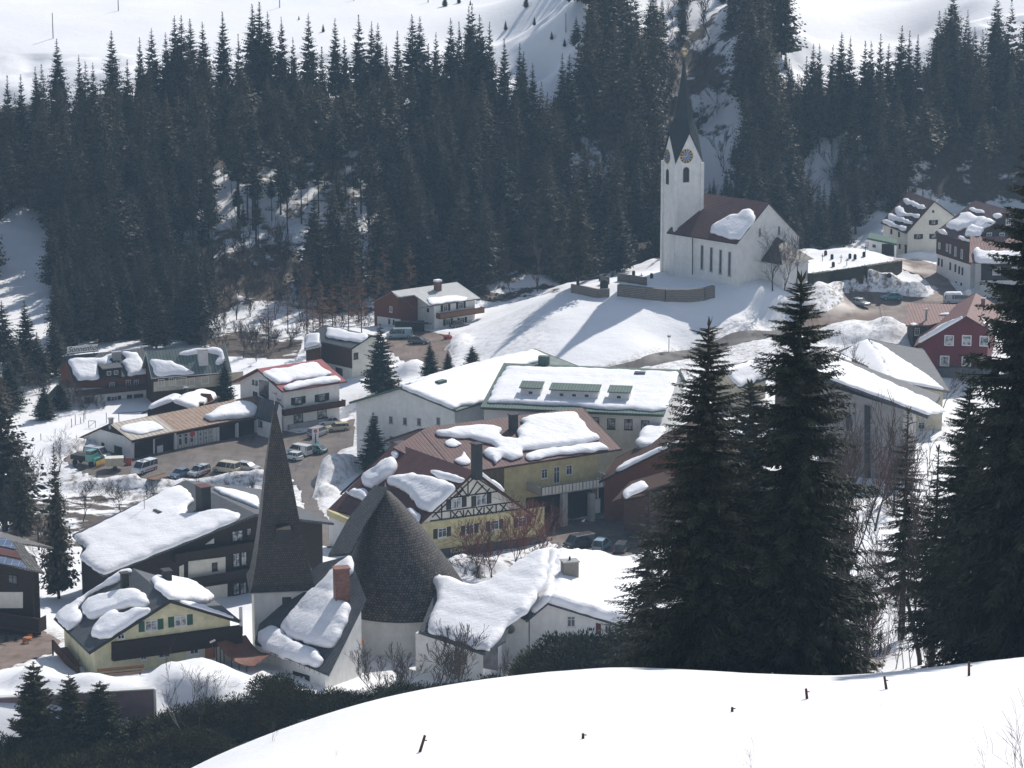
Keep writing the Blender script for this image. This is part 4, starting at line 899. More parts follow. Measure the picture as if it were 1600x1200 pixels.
h.snow('L', [(116, 836), (150, 820), (190, 800), (230, 780), (262, 762), (278, 757), (292, 764), (302, 778), (290, 788), (288, 802), (310, 800), (335, 795), (352, 794), (364, 799), (374, 800), (372, 806), (350, 816), (300, 838), (240, 868), (190, 892), (166, 896), (152, 890), (126, 868), (136, 852), (122, 842)], .75, step=.7, seed=6)
h.snow('Q', [(336, 759), (360, 765), (402, 775), (403, 790), (385, 783), (362, 774), (345, 767)], .6, seed=7)
h.panel('A', [(294, 877), (352, 870), (352, 898), (294, 906)], 'cream', .08, 'white_wall'); h.panel('A', [(280, 885), (287, 882), (287, 903), (280, 905)], 'cream', .08, 'white_wall')
h.panel('A', [(300, 920), (355, 912), (355, 935), (300, 942)], 'cream', .08, 'white_wall')
h.win('A', [(335, 885, .8, 1.1)], frame='wood_dark', proud=.09); h.win('A', [(371, 837, 1.7, 1.5), (389, 831, .7, 1.1), (369, 875, 1.1, 2.), (381, 873, .9, 2.), (369, 920, 1., 1.7), (380, 919, 1., 1.7)], frame='wood_dark', pane='curtain')
h.panel('A', [(321, 850), (334, 841), (334, 849), (321, 850.5)], 'pale', .1, 'gable_light'); 
h.balcony('A', (275, 878), (400, 862), 1.2, 1., mat='wood_dark'); h.balcony('A', (290, 915), (400, 899), 1.3, .8, mat='wood_dark')
h.chimney(318, 795, 3.2, 1.9, 1.4, 'dark', f='L', cap='darkred'); 
p = PP(250, 806, *h.plane('L')); mk('roof_hatch', MB().box(p+ZU*.35, h.U*1., h.V*.6, ZU*.45), 'dark', h.root)
am = PP(226, 803, *h.plane('L')); an = thing('antenna_mast', am, 'thin television aerial standing on the chalet snow roof', 'antenna')
mk('mast', MB().tube(am, am+ZU*3.4, .05), 'concrete', an); mk('aerial_rods', MB().tube(am+ZU*2.6-Vector((1.6, 0, 0)), am+ZU*2.6+Vector((1.6, 0, 0)), .02).tube(am+ZU*3.1-Vector((.7, 0, 0)), am+ZU*3.1+Vector((.7, 0, 0)), .02), 'concrete', an)

# ---------------- yellow house ----------------
h = Bld('yellow_house', 'pale yellow house with green shutters and a dark snow-patched roof', 'house', (266, 937), 318, (208, 888), (374, 969), (139, 1018), 10, 'seam_dark', th=.3, og=.8, oe=.9)
h.walls('pale_yellow'); h.fascia('dark', .4)
print('yellow', h.vq, h.dq, h.vl, h.dl, h.Lr)
h.panel('A', [(174, 1003), (376, 976), (376, 1002), (250, 1021), (174, 1031)], 'wood_dark', .7, 'skirt_roof')
h.panel('A', [(290, 1010), (352, 1000), (352, 1055), (290, 1060)], 'cream', .05, 'side_render')
h.win('A', [(236, 977), (282, 970)], 1.5, 1.25, shutter='green', pane='curtain'); h.win('A', [(189, 994, .9, .7)], frame='white'); h.win('A', [(224, 1027, .8, .6), (256, 1022, 1.4, .8), (303, 1016, 1.1, .9)], proud=.06)
h.panel('A', [(320, 1009), (336, 1007), (336, 1027), (320, 1030)], 'orange_wood', .12, 'door')
h.snow('L', [(79, 948), (95, 938), (120, 922), (150, 905), (172, 893), (190, 884), (204, 889), (185, 903), (160, 912), (140, 921), (118, 945), (127, 958), (118, 972), (103, 981), (90, 968)], .7, seed=3)
h.snow('L', [(126, 945), (140, 932), (165, 925), (190, 920), (210, 918), (225, 925), (231, 937), (222, 945), (200, 942), (180, 948), (160, 955), (140, 962), (128, 955)], .8, seed=4); h.snow('L', [(141, 990), (145, 975), (160, 962), (180, 950), (190, 958), (215, 947), (234, 948), (215, 960), (190, 977), (170, 992), (152, 993)], .8, seed=5)
h.snow('Q', [(225, 905), (240, 900), (265, 900), (285, 903), (310, 912), (335, 930), (325, 936), (290, 932), (262, 928), (245, 920)], .8, seed=6); h.snow('Q', [(282, 938), (300, 940), (340, 954), (368, 965), (360, 968), (320, 955), (290, 945)], .3, seed=7)
h.chimney(195, 917, 1.7, .9, .8, 'dark', f='L', cap='dark'); h.chimney(261, 915, 1.9, 1.3, .9, 'dark', f='Q', cap='dark')
# deck
d0 = PD(82, 1000, 325); d1 = PD(165, 1062, 308); dk = thing('wooden_deck', (d1.x, d1.y, 10), 'brown wooden deck and stair along the side of the yellow house', 'deck')
e = (d1-d0); e.z = 0; n0 = Vector((e.y, -e.x, 0)).normalized()*-1
mk('parapet', MB().prism([d0, Vector((d1.x, d1.y, d0.z-2.2)), Vector((d1.x, d1.y, d0.z-3.3)), d0-ZU*1.1], n0*.15), 'wood_brown', dk)
mk('deck_floor', MB().prism([d0-ZU*1.1, Vector((d1.x, d1.y, d0.z-3.3)), Vector((d1.x, d1.y, d0.z-3.3))+n0*3, d0-ZU*1.1+n0*3], ZU*-.15), 'wood_light', dk)
mk('posts', MB().tube(d0, d0-ZU*4, .12).tube(Vector((d1.x, d1.y, d0.z-2.2)), Vector((d1.x, d1.y, 8)), .12).tube((d0+d1)/2, (d0+d1)/2-ZU*4, .12), 'wood_brown', dk)
c = PD(188, 1058, 309); bn = thing('bench', c, 'light wooden bench and table set against the yellow house', 'bench')
mk('seat', MB().box(c+ZU*.5, (2.6, .8, 0), (-.1, .3, 0), (0, 0, .05)), 'wood_light', bn); mk('backrest', MB().box(c+ZU*.95+Vector((0, .4, 0)), (2.6, .8, 0), (-.02, .05, 0), (0, 0, .2)), 'wood_light', bn); mk('legs', MB().tube(c+Vector((2.2, .6, -.5)), c+Vector((2.2, .6, .5)), .07).tube(c-Vector((2.2, .6, .5)), c+Vector((-2.2, -.6, .5)), .07), 'wood_brown', bn)

# ---------------- solar house ----------------
sh = thing('solar_house', PZ(20, 1000, 8.7), 'dark timber house with solar panels on its tiled roof at the left edge', 'house')
pl = plane3(PD(34, 849, 346.5), PD(-40, 827, 350.5), PD(69, 895, 338.5)); nn = pl[1]
slab(sh, pl, [(-60, 821), (34, 849), (69, 895), (-60, 864)], 'tile_grey', .25)
bk = PP(34, 849, *pl); bl = PP(-60, 821, *pl); mk('rear_roof', MB().prism([bk, bl, bl+Vector((3, 6, -2.2)), bk+Vector((3, 6, -2.2))], (0, 0, -.25)), 'tile_grey', sh)
for poly in ([(-45, 829), (16, 843), (26, 858), (-40, 844)], [(-35, 862), (34, 877), (44, 888), (-30, 873)]): slab(sh, (pl[0]+nn*.18, nn), poly, 'solar', .08, 'solar_panel')
slab(sh, (pl[0]+nn*.1, nn), [(-40, 846), (28, 861), (34, 873), (-35, 859)], 'darkred', .05, 'roof_strip')
w0, w1 = PP(-60, 868, *pl), PP(58, 893, *pl); w0 += Vector((0, 1.2, 0)); w1 += Vector((0, 1.2, 0)); dd_ = Vector((-1.8, 8, 0))
mk('wall', MB().add([Vector((w0.x, w0.y, 6)), Vector((w1.x, w1.y, 6)), w1-ZU*.3, w0-ZU*.3]+[Vector((w0.x, w0.y, 6))+dd_, Vector((w1.x, w1.y, 6))+dd_, w1-ZU*.6+dd_, w0-ZU*.6+dd_], [(0, 1, 2, 3), (1, 5, 6, 2), (5, 4, 7, 6), (4, 0, 3, 7), (3, 2, 6, 7)]), 'wood_dark', sh)
fn = Vector(((w1-w0).y, -(w1-w0).x, 0)).normalized(); panel(sh, w1, fn, [(-40, 925), (36, 925), (36, 950), (-40, 950)], 'cream', .08, 'white_wall'); balcony(sh, w1, fn, (-50, 972), (60, 972), 1.8, 1.7, mat='wood_dark', floor='wood_red')
windows(sh, w1, fn, [(6, 998, 3.4, 2.2)], 1, 1, frame='wood_dark'); windows(sh, w1, fn, [(20, 905, 1.4, 1.2)], 1, 1, frame='wood_dark'); mk('post', MB().tube(PP(50, 893, *pl), Vector((*PP(50, 893, *pl).xy, 8)), .15), 'wood_dark', sh)

# ---------------- shingled bell tower (foreground) ----------------
tw = thing('shingled_tower', PZ(445, 1000, 9), 'white bell tower with a tall dark shingled pyramid spire in the foreground', 'tower')
a = R(8); c0 = PD(397, 922, 328); px_m = F/(328/cp*1.05); s_ = 7.15
e1 = Vector((math.cos(a), math.sin(a), 0)); e2 = Vector((-math.sin(a), math.cos(a), 0))
zt = c0.z; b = MB(); cs = [c0, c0+e1*s_, c0+e1*s_+e2*s_, c0+e2*s_]
b.prism([Vector((p.x, p.y, 6)) for p in cs], ZU*(zt-6+.1)); mk('wall', b, 'pale', tw)
c1 = PD(428, 632, 331); base_c = sum(cs, Vector())/4; b = MB(); rings = []
for f, k in ((0, 1.17), (.035, 1.05), (.13, .92), (.26, .77), (.41, .62), (.64, .42), (.85, .19), (1, .01)):
    cen = base_c.lerp(Vector((c1.x, base_c.y, c1.z)), f); cen.z = zt-.25+(c1.z-zt)*f; rings.append([Vector((cen.x+(p.x-base_c.x)*k, cen.y+(p.y-base_c.y)*k, cen.z)) for p in cs])
vs = [v for r_ in rings for v in r_]; fs = [(4*i+j, 4*i+(j+1) % 4, 4*i+4+(j+1) % 4, 4*i+4+j) for i in range(len(rings)-1) for j in range(4)]+[(3, 2, 1, 0), tuple(range(len(vs)-4, len(vs)))]
b.add(vs, fs); spo = mk('spire', b, 'shingle_fine', tw)
mk('finial', MB().tube(Vector(vs[-1]), Vector(vs[-1])+ZU*2.0, .06, .03).box(Vector(vs[-1])+ZU*1.5, (.3, 0, 0), (0, .03, 0), (0, 0, .03)), 'concrete', tw)
windows(tw, cs[0], -e2, [(448, 940)], 1.1, 1.15, frame='dark', bars=0)
c = PD(443, 836, 327.8); o = mk('hatch', MB().box(c, e1*.85, e2*1.3, ZU*1.0), 'shingle_fine', tw); mk('hatch_opening', MB().box(c-e2*1.32, e1*.62, e2*.04, ZU*.78), 'dark', o)
mk('gutter', MB().tube(rings[0][0], rings[0][1], .07), 'concrete', tw)
# downpipe post beside tower
c = PD(378, 960, 322); 
# ---------------- round shingled church (foreground) ----------------
cr = thing('round_chapel', PZ(630, 1070, 9), 'round white chapel with a great conical shingled roof in the foreground', 'chapel')
rc = PD(632, 939, 338); rad = 112/(F/344.); zr_ = rc.z; ap = Vector((PD(602, 764, 338).x, rc.y, PD(602, 764, 338).z)); N = 64; b = MB(); rings = []
for f in (0, .04, .15, .3, .45, .6, .75, .88, .97, 1.0):
    k = (1-f)**.8+.008; cen = Vector((rc.x+(ap.x-rc.x)*f, rc.y, zr_+(ap.z-zr_)*f)); rings.append([cen+Vector((math.cos(2*math.pi*i/N), math.sin(2*math.pi*i/N), 0))*rad*k for i in range(N)])
vs = [v for r_ in rings for v in r_]; b.add(vs, [(N*i+j, N*i+(j+1) % N, N*(i+1)+(j+1) % N, N*(i+1)+j) for i in range(len(rings)-1) for j in range(N)])
ro = mk('cone_roof', b, 'shingle', cr, smooth=True)
ul = ro.data.uv_layers[0]; me = ro.data
for p in me.polygons:
    for li in p.loop_indices:
        vi = me.loops[li].vertex_index; i, j = divmod(vi, N)
        if j == 0 and max(me.loops[q].vertex_index % N for q in p.loop_indices) > 1: j = N
        ul.data[li].uv = (j/N*2*math.pi*rad*.62, (vs[vi].z-zr_)*1.16)
b = MB(); N2 = 48; pr = [Vector((rc.x+math.cos(2*math.pi*i/N2)*(rad-.7), rc.y+math.sin(2*math.pi*i/N2)*(rad-.7), 5)) for i in range(N2)]; b.prism(pr, ZU*(zr_-5+.3)); mk('wall', b, 'white', cr, smooth=False)
b = MB()
for i in range(N2):
    t0, t1 = 2*math.pi*i/N2, 2*math.pi*(i+1)/N2; q = lambda t: Vector((rc.x+math.cos(t)*(rad+.03), rc.y+math.sin(t)*(rad+.03), zr_-.05)); b.tube(q(t0), q(t1), .1, k=5)
mk('gutter', b, 'dark', cr)
# side flanks of the cone: two steep shingled planes reaching left and right
pl = plane3(PD(594, 757, 339), PD(513, 867, 336), PD(552, 858, 331.5)); slab(cr, pl, [(585, 758), (606, 762), (572, 815), (548, 864), (513, 867), (543, 812)], 'shingle', .3, 'side_roof')
mk('spike', MB().tube(ap-ZU*.4, ap+ZU*.9, .22, .02), 'concrete', cr)
windows(cr, Vector((rc.x-(rad-.68)*.62, rc.y-(rad-.68)*.785, 0)), Vector((-.62, -.785, 0)), [(559, 992, .8, 2.)], .7, 2, frame='dark', bars=0)
windows(cr, Vector((rc.x+(rad-.68)*.24, rc.y-(rad-.68)*.97, 0)), Vector((.24, -.97, 0)), [(659, 1033, 1.5, 2.4)], .7, 2, frame='dark', bars=0)
mk('lantern', MB().box(PD(565, 1002, 325), (.25, 0, 0), (0, .25, 0), (0, 0, .35)), 'orange_wood', cr)
# nave in front-left of the cone
nv = thing('chapel_nave', PZ(470, 1050, 9), 'snow-laden low roof with brick chimney between the shingled tower and the cone', 'building')
E0, E1 = PD(398, 1003, 324), PD(514, 1053, 312.5); E1.z = E0.z; E1 = PZ(514, 1053, E0.z); pl = plane3(E0, E1, PD(530, 880, 331))
top_poly = [(398, 1003), (514, 1053), (572, 935), (545, 868), (500, 880), (470, 905), (440, 945), (405, 975)]
slab(nv, pl, top_poly, 'seam_dark', .3, 'roof')
snow_slab(nv, *pl, [(436, 978), (452, 955), (475, 930), (500, 908), (515, 888), (545, 865), (548, 890), (525, 905), (522, 930), (545, 946), (540, 965), (528, 990), (518, 1005), (490, 1003), (462, 995), (445, 985)], .95, seed=21)
snow_slab(nv, *pl, [(402, 985), (420, 975), (432, 980), (448, 990), (455, 1000), (478, 1007), (495, 1015), (503, 1027), (495, 1037), (470, 1033), (440, 1025), (415, 1015), (402, 1000)], .9, seed=22)
wl = E0.z-.3
q0, q1, q2 = E0, E1, PP(572, 935, *pl); ins = Vector((.35, .5, 0))
b = MB(); a0, a1 = Vector((*(q0+ins).xy, 6)), Vector((*(q1+Vector((-.5, .5, 0))).xy, 6)); a2 = Vector((*(q2+Vector((-.6, 0, 0))).xy, 6)); a3 = Vector((*(q0+Vector((2, 12, 0))).xy, 6))
b.add([a0, a1, a2, a3]+[Vector((a.x, a.y, (pl[0].dot(pl[1])-pl[1].x*a.x-pl[1].y*a.y)/pl[1].z-.32)) for a in (a0, a1, a2, a3)], [(0, 1, 5, 4), (1, 2, 6, 5), (2, 3, 7, 6), (3, 0, 4, 7), (4, 5, 6, 7), (3, 2, 1, 0)]); mk('wall', b, 'white', nv)
fn = Vector((-(a1-a0).y, (a1-a0).x, 0)).normalized(); fn = fn if fn.y < 0 else -fn
for poly, mt, nm in (([(458, 1048), (484, 1056), (484, 1080), (458, 1072)], 'dark', 'window'), ([(460, 1055), (463, 1056), (463, 1080), (460, 1079)], 'pale', 'window_bar'), ([(467, 1056), (470, 1057), (470, 1080), (467, 1079)], 'pale', 'window_bar'), ([(474, 1057), (477, 1058), (477, 1080), (474, 1079)], 'pale', 'window_bar'), ([(413, 1038), (427, 1042), (427, 1070), (413, 1068)], 'wood_red', 'door')):
    panel(nv, a0, fn, poly, mt, .06 if mt != 'pale' else .1, nm)
b = MB(); 
for i in range(12):
    p = PP(415+i*7.6, 1017+i*3.0, pl[0]+pl[1]*.3, pl[1]); b.tube(p-ZU*.35, p+ZU*.15, .03, k=4)
b.tube(PP(412, 1015, pl[0]+pl[1]*.4, pl[1]), PP(500, 1050, pl[0]+pl[1]*.4, pl[1]), .04); mk('snow_guard', b, 'dark', nv)
p = PP(534, 943, *pl); e_ = Vector((.96, .28, 0)); chimney(nv, p, e_, 4.4, 1.75, 1.3, 'masonry', 'brick'); 
# east wing with organic snow roof
ew = thing('east_wing', PZ(760, 1050, 9), 'white chapel wing under a rolling snow roof with a square stone chimney', 'building')
eA, eB = PD(645, 986, 323), None; eB = PZ(757, 1020, eA.z); plW = plane3(eA, eB, PD(720, 872, 338))
slab(ew, plW, [(655, 986), (757, 1021), (790, 1000), (800, 960), (845, 885), (848, 862), (800, 890), (742, 925), (692, 920), (684, 915)], 'seam_dark', .3, 'roof')
snow_slab(ew, *plW, [(678, 896), (690, 898), (706, 900), (722, 908), (740, 911), (765, 905), (800, 882), (830, 862), (856, 854), (852, 900), (822, 952), (806, 962), (788, 975), (776, 996), (762, 1012), (735, 1004), (700, 990), (668, 982), (672, 965), (684, 935), (676, 905)], .9, step=.6, seed=31)
g2 = Bld('', '', '', (856, 941), 325, (872, 853), (1010, 988), (822, 969), 9, 'seam_dark', th=.35, og=.5, oe=.4, root=ew)
print('east', g2.vq, g2.dq, g2.vl, g2.dl, g2.Lr)
g2.walls('white')
g2.snow('Q', [(858, 936), (866, 915), (870, 856), (900, 856), (940, 862), (1010, 885), (1030, 930), (1020, 985), (985, 972), (940, 962), (900, 948), (880, 942)], 1.25, step=.6, seed=33)
g2.snow('L', [(826, 962), (838, 950), (852, 938), (862, 925), (872, 880), (874, 853), (860, 854), (845, 862), (838, 900), (825, 945)], 1.0, seed=34)
g2.win('A', [(892.5, 971)], 1.0, 1.35, frame='pale'); g2.panel('A', [(931, 973), (939, 975), (939, 992), (931, 990)], 'darkred', .08, 'door'); g2.win('A', [(950, 980)], .8, 1., frame='pale')
fp, fn = g2.face('A')
b = MB(); fq = fp-fn*.02; b.prism([PP(x, y, fq, fn) for x, y in ((777, 951), (826, 972), (826, 1085), (782, 1090))], -fn*8); mk('side_wall', b, 'white', ew)
slab(ew, plane3(PP(775, 949, fq, fn), PP(824, 971, fq, fn), PP(824, 971, fq, fn)+Vector((.5, 9, .1))), [(774, 947), (824, 970), (838, 945), (800, 925)], 'seam_dark', .25, 'side_roof')
c = PP(797, 983, fq, fn); mk('round_window', MB().disc(c, fn, ZU, .62, .1, 24), 'concrete', ew); mk('round_pane', MB().disc(c+fn*.1, fn, ZU, .5, .02, 24), 'glass', ew)
mk('low_wall', MB().prism([Vector((*(eA+Vector((.3, .4, 0))).xy, 6)), Vector((*(eB+Vector((-.2, .5, 0))).xy, 6)), Vector((*(eB+Vector((2, 8, 0))).xy, 6)), Vector((*(eA+Vector((4, 8, 0))).xy, 6))], ZU*(eA.z-6-.35)), 'white', ew)
panel(ew, eB+Vector((0, -.02, 0)), Vector((.25, -1, 0)), [(755, 1020), (778, 1006), (778, 1048), (755, 1044)], 'glass', .05, 'glazing')
p = PP(890, 912, *g2.plane('Q')); chimney(ew, p, Vector((.96, .28, 0)), 2.9, 1.9, 1.5, 'stone', 'concrete'); mk('chimney_pot', MB().tube(p+ZU*2.9, p+ZU*3.5, .14, .12), 'dark', ew)
mk('chimney_snow_hollow', MB().box(p+ZU*.2, (1.2, .3, 0), (-.3, 1.2, 0), (0, 0, .1)), 'dark', ew) if False else None

# ---------------- curved copper canopy ----------------
cn = thing('canopy', PD(370, 1040, 315), 'curved red-brown metal canopy on thin dark posts by the nave', 'canopy'); b = MB()
A0, A1 = PD(338, 1004, 319), PD(384, 992, 325); B0, B1 = PD(397, 1040, 313.5), PD(425, 1020, 320); K = 10; top = []
for i in range(K+1):
    f = i/K; sag = ZU*(-1.1*math.sin(math.pi*f*.5)*(.5)); top.append((A0.lerp(B0, f)-ZU*1.0*math.sin(math.pi*f)*.9, A1.lerp(B1, f)-ZU*1.0*math.sin(math.pi*f)*.9))
for i in range(K): b.prism([top[i][0], top[i+1][0], top[i+1][1], top[i][1]], ZU*-.1)
mk('canopy_roof', b, 'seam_copper', cn); b = MB()
for i in (0, 1, 2, 4, 6, 8):
    p = top[i][0]; b.tube(p, Vector((p.x, p.y, 8.5)), .07)
mk('posts', b, 'dark', cn); mk('low_fence', MB().prism([PD(352, 1050, 316), PD(395, 1048, 317), PD(395, 1068, 317), PD(352, 1064, 316)], (0, .2, 0)), 'wood_dark', cn)
c = PD(377, 985, 322); pp = thing('vent_pipe', PD(377, 990, 322), 'white steel flue pipe between yellow house and shingled tower', 'pipe'); mk('pipe', MB().tube(PD(377, 990, 322), PD(376, 949, 322), .22), 'pale', pp)

# ---------------- right hand houses ----------------
h = Bld('farmhouse', 'cream house with steep brown roof and rolls of snow at the upper right', 'house', (1460.5, 314), 600, (1420, 299), (1416, 364), (1495, 340), 11.5, 'tile_red', th=.2, og=.3, oe=.5)
h.walls('cream'); h.fascia('wood_brown', .2); print('farm', h.vq, h.vl, h.Lr)
h.win('A', [(1458.5, 347.5), (1435, 369.5), (1459, 369)], 1.0, 1., shutter='wood_dark', frame='wood_dark', pane='curtain'); h.win('A', [(1458, 330, .4, .4)], frame='dark', bars=0)
h.win('q', [(1393, 361.5), (1405, 366), (1406, 384.5)], .9, 1., frame='wood_dark'); h.panel('q', [(1414, 382), (1417, 383), (1417, 398), (1414, 398)], 'wood_dark', .08, 'door')
for poly, sd in (([(1410, 310), (1418, 310), (1430, 316), (1446, 323), (1440, 325), (1425, 320), (1411, 314)], 1), ([(1398, 324), (1405, 320), (1411, 328), (1414, 332), (1436, 335), (1434, 339), (1412, 335), (1406, 338), (1400, 332)], 2), ([(1388, 333), (1394, 334), (1406, 339), (1425, 346), (1423, 349), (1403, 344), (1387, 341)], 3), ([(1377, 344), (1386, 342), (1400, 350), (1415, 353), (1413, 359), (1395, 353), (1378, 348)], 4)): h.snow('Q', poly, .6, seed=sd, step=.5)
b = thing('flat_garage', PD(1380, 402, 597), 'small white flat-roofed garage joined to the cream farmhouse', 'garage'); p0, p1 = PD(1357, 400, 600), PD(1399, 404, 592)
p1.z = p0.z = 11; mk('wall', MB().prism([p0, p1, p1+Vector((1, 6, 0)), p0+Vector((1, 6, 0))], ZU*4.1), 'white', b); mk('roof', MB().prism([p0+ZU*4.1+Vector((-.5, -.5, 0)), p1+ZU*4.1+Vector((.2, -.5, 0)), p1+Vector((1, 6, 4.1)), p0+Vector((1, 6, 4.1))], ZU*.4), 'green', b)
fn = Vector(((p1-p0).y, -(p1-p0).x, 0)).normalized(); panel(b, p0, fn, [(1378, 381), (1397, 381), (1397, 400), (1378, 399)], 'wood_dark', .05, 'garage_door'); windows(b, p0, fn, [(1366, 384)], 1., .5, frame='dark')
h = Bld('timber_hotel', 'three-storey hotel with dark red shingle walls over white plaster, upper right', 'hotel', (1580, 329), 570, (1524, 313), (1516, 380), None, 9.5, 'tile_red', th=.25, og=.3, oe=.4)
h.walls('white', z0=5); h.fascia('wood_brown', .2); print('hotel2', h.vq, h.dq, h.Lr)
zc = PP(1500, 408, *h.face('q')).z; h.clad('q', zc, mat='wood_brown', t=.15, name='shingle_cladding'); h.clad('A', zc+1.5, mat='wood_dark', t=.15, name='timber_gable')
h.win('q', [(1469, 384, .8, 1.4), (1481, 387, .8, 1.6), (1486, 389, .6, 1.9), (1494, 393, .8, 2.), (1504, 397, .8, 2.)], frame='white', proud=.15, sill=False)
h.win('q', [(1467, 409), (1472, 411), (1485, 416), (1493, 419), (1499, 422), (1504, 424), (1494, 446), (1502, 448)], .6, 1.6, frame='wood_dark', sill=False)
h.win('A', [(1575, 346)], 1.2, 1.3, proud=.15); h.win('A', [(1545, 366), (1565, 366)], 1.2, .7, proud=.15)
h.snow('Q', [(1478, 350), (1490, 342), (1498, 338), (1500, 332), (1512, 330), (1525, 337), (1545, 340), (1555, 345), (1540, 352), (1525, 360), (1520, 350), (1505, 353), (1495, 358), (1478, 352)], .8, step=.6); h.snow('Q', [(1513, 325), (1520, 323), (1530, 327), (1538, 332), (1525, 331)], .4, seed=2); h.snow('Q', [(1551, 335), (1560, 332), (1565, 337), (1557, 340)], .5, seed=4)
h.snow('Q', [(1508, 358), (1520, 350), (1536, 354), (1534, 364), (1520, 368), (1507, 365)], 1.1, seed=5); h.snow('Q', [(1457, 367), (1463, 359), (1475, 357), (1474, 367), (1467, 371)], 1., seed=6); h.snow('Q', [(1487, 376), (1500, 367), (1509, 374), (1505, 383), (1492, 382)], 1., seed=7)
w_ = thing('hotel_wing', PD(1560, 455, 560), 'lower hotel wing with pinkish metal roof and a long roll of snow, right edge', 'building'); pl = plane3(PD(1514, 410, 558), PD(1605, 410, 558), PD(1516, 369, 567))
slab(w_, pl, [(1514, 410), (1516, 369), (1640, 369), (1640, 410)], 'seam_pink', .25, 'roof'); snow_slab(w_, *pl, [(1522, 388), (1527, 385), (1532, 390), (1560, 392), (1598, 390), (1630, 392), (1630, 405), (1600, 406), (1560, 408), (1525, 406)], .9)
q0, q1 = PD(1533, 412, 559), PD(1640, 412, 559); mk('wall', MB().prism([Vector((q0.x, q0.y, 6)), Vector((q1.x, q1.y, 6)), Vector((q1.x, q1.y+7, 6)), Vector((q0.x, q0.y+7, 6))], ZU*(q0.z-6)), 'pale', w_)
panel(w_, q0, Vector((0, -1, 0)), [(1533, 412), (1640, 412), (1640, 438), (1533, 438)], 'wood_dark', .1, 'timber_storey'); windows(w_, q0, Vector((0, -1, 0)), [(1557, 423, 1.6, 1.6), (1585, 423, 1.2, 1.6)], 1, 1, proud=.1, pane='curtain'); windows(w_, q0, Vector((0, -1, 0)), [(1555, 453, 1., 1.)], 1, 1, frame='wood_dark')
h = Bld('red_house', 'deep red house with white-framed windows and a pinkish roof at the right', 'house', (1510, 494), 500, (1525, 457.5), (1549, 517), (1429, 541), 4.5, 'seam_pink', th=.22, og=.7, oe=.6)
h.walls('red_wall'); h.fascia('wood_brown', .2); print('red', h.vq, h.vl, h.Lr)
h.win('A', [(1483, 532), (1510.5, 532), (1538, 533), (1476, 564), (1510, 564)], 1.7, 1.95, pane='curtain', fw=.16, bars=0, sill=False); h.win('A', [(1436, 550, 1.2, 1.5)], pane='curtain', bars=0)
h.panel('A', [(1466, 573), (1560, 573), (1560, 587), (1460, 587)], 'seam_dark', 1.4, 'canopy_roof'); h.panel('A', [(1420, 588), (1560, 588), (1560, 660), (1420, 660)], 'pale', .06, 'lower_wall'); h.win('A', [(1518, 601, 1.6, 1.1)], frame='darkred')
h.snow('L', [(1433, 535), (1438, 528), (1450, 522), (1465, 512), (1480, 504), (1497, 497), (1500, 500), (1485, 508), (1470, 516), (1450, 529), (1435, 538)], .8, step=.5); h.snow('Q', [(1535, 495), (1542, 502), (1552, 515), (1545, 515), (1538, 505)], .4)
h.chimney(1536, 478, 1.4, .9, .7, 'brick')
w_ = thing('red_house_wing', PD(1460, 520, 515), 'low wing with pink metal roof left of the red house gable', 'building'); pl = plane3(PD(1415, 508, 512), PD(1450, 508, 512), PD(1419, 474, 524)); slab(w_, pl, [(1415, 508), (1419, 474), (1522, 476), (1510, 492), (1452, 508)], 'seam_pink', .25, 'roof')
for poly, sd in (([(1467, 491), (1478, 488), (1489, 489), (1487, 492), (1475, 491)], 1), ([(1423, 504), (1432, 504), (1431, 507), (1424, 507)], 2)): snow_slab(w_, *pl, poly, .3, seed=sd, step=.4)
q0, q1 = PD(1427, 512, 514), PD(1500, 512, 514); mk('wall', MB().prism([Vector((q0.x, q0.y, 3)), Vector((q1.x, q1.y, 3)), Vector((q1.x, q1.y+8, 3)), Vector((q0.x, q0.y+8, 3))], ZU*(PP(1427, 508, *pl).z-3-.4)), 'wood_dark', w_); windows(w_, q0, Vector((0, -1, 0)), [(1433, 518)], .9, 1.4)
p = PP(1447, 500, *pl); mk('vent_pipe', MB().tube(p, p+ZU*2, .18).tube(p+ZU*1.9, p+ZU*2.1, .5), 'concrete', w_)
# snowy grey hall
h = Bld('grey_house', 'cream house under a broad smooth snow roof right of the tall spruces', 'house', (1393, 594), 463, (1358, 530), (1484, 611), (1336, 616), 4, 'seam_dark', th=.3, og=1., oe=1.)
h.walls('beige'); h.fascia('stone_wall', .4); print('grey', h.vq, h.dq, h.vl, h.Lr)
h.snow('L', [(1392, 592), (1370, 598), (1345, 612), (1325, 608), (1300, 590), (1292, 570), (1310, 552), (1335, 538), (1355, 529), (1372, 548), (1385, 572)], .5, step=.6); h.snow('Q', [(1394, 592), (1385, 570), (1372, 548), (1358, 530), (1378, 538), (1410, 560), (1445, 582), (1476, 608), (1440, 603), (1415, 596)], .5, step=.6, seed=2)
h.win('A', [(1413, 622), (1433, 622)], 1.1, 1.3, frame='dark'); h.win('A', [(1440, 665, 1.2, 1.2)], frame='pale')
w_ = thing('grey_hall', PD(1350, 770, 430), 'tall plain grey hall wall with a long sloping roof edge behind bare trees', 'hall'); q0, q1 = PD(1282, 600, 436), PD(1412, 640, 428)
gA, gB = q0, q1; out = Vector((4, 14, 0)); mk('wall', MB().add([Vector((gA.x, gA.y, 0)), Vector((gB.x, gB.y, 0)), gB, gA]+[Vector((gA.x, gA.y, 0))+out, Vector((gB.x, gB.y, 0))+out, gB+out-ZU*.5, gA+out-ZU*.5], [(0, 1, 2, 3), (5, 4, 7, 6), (1, 5, 6, 2), (4, 0, 3, 7), (3, 2, 6, 7)]), 'grey_plaster', w_)
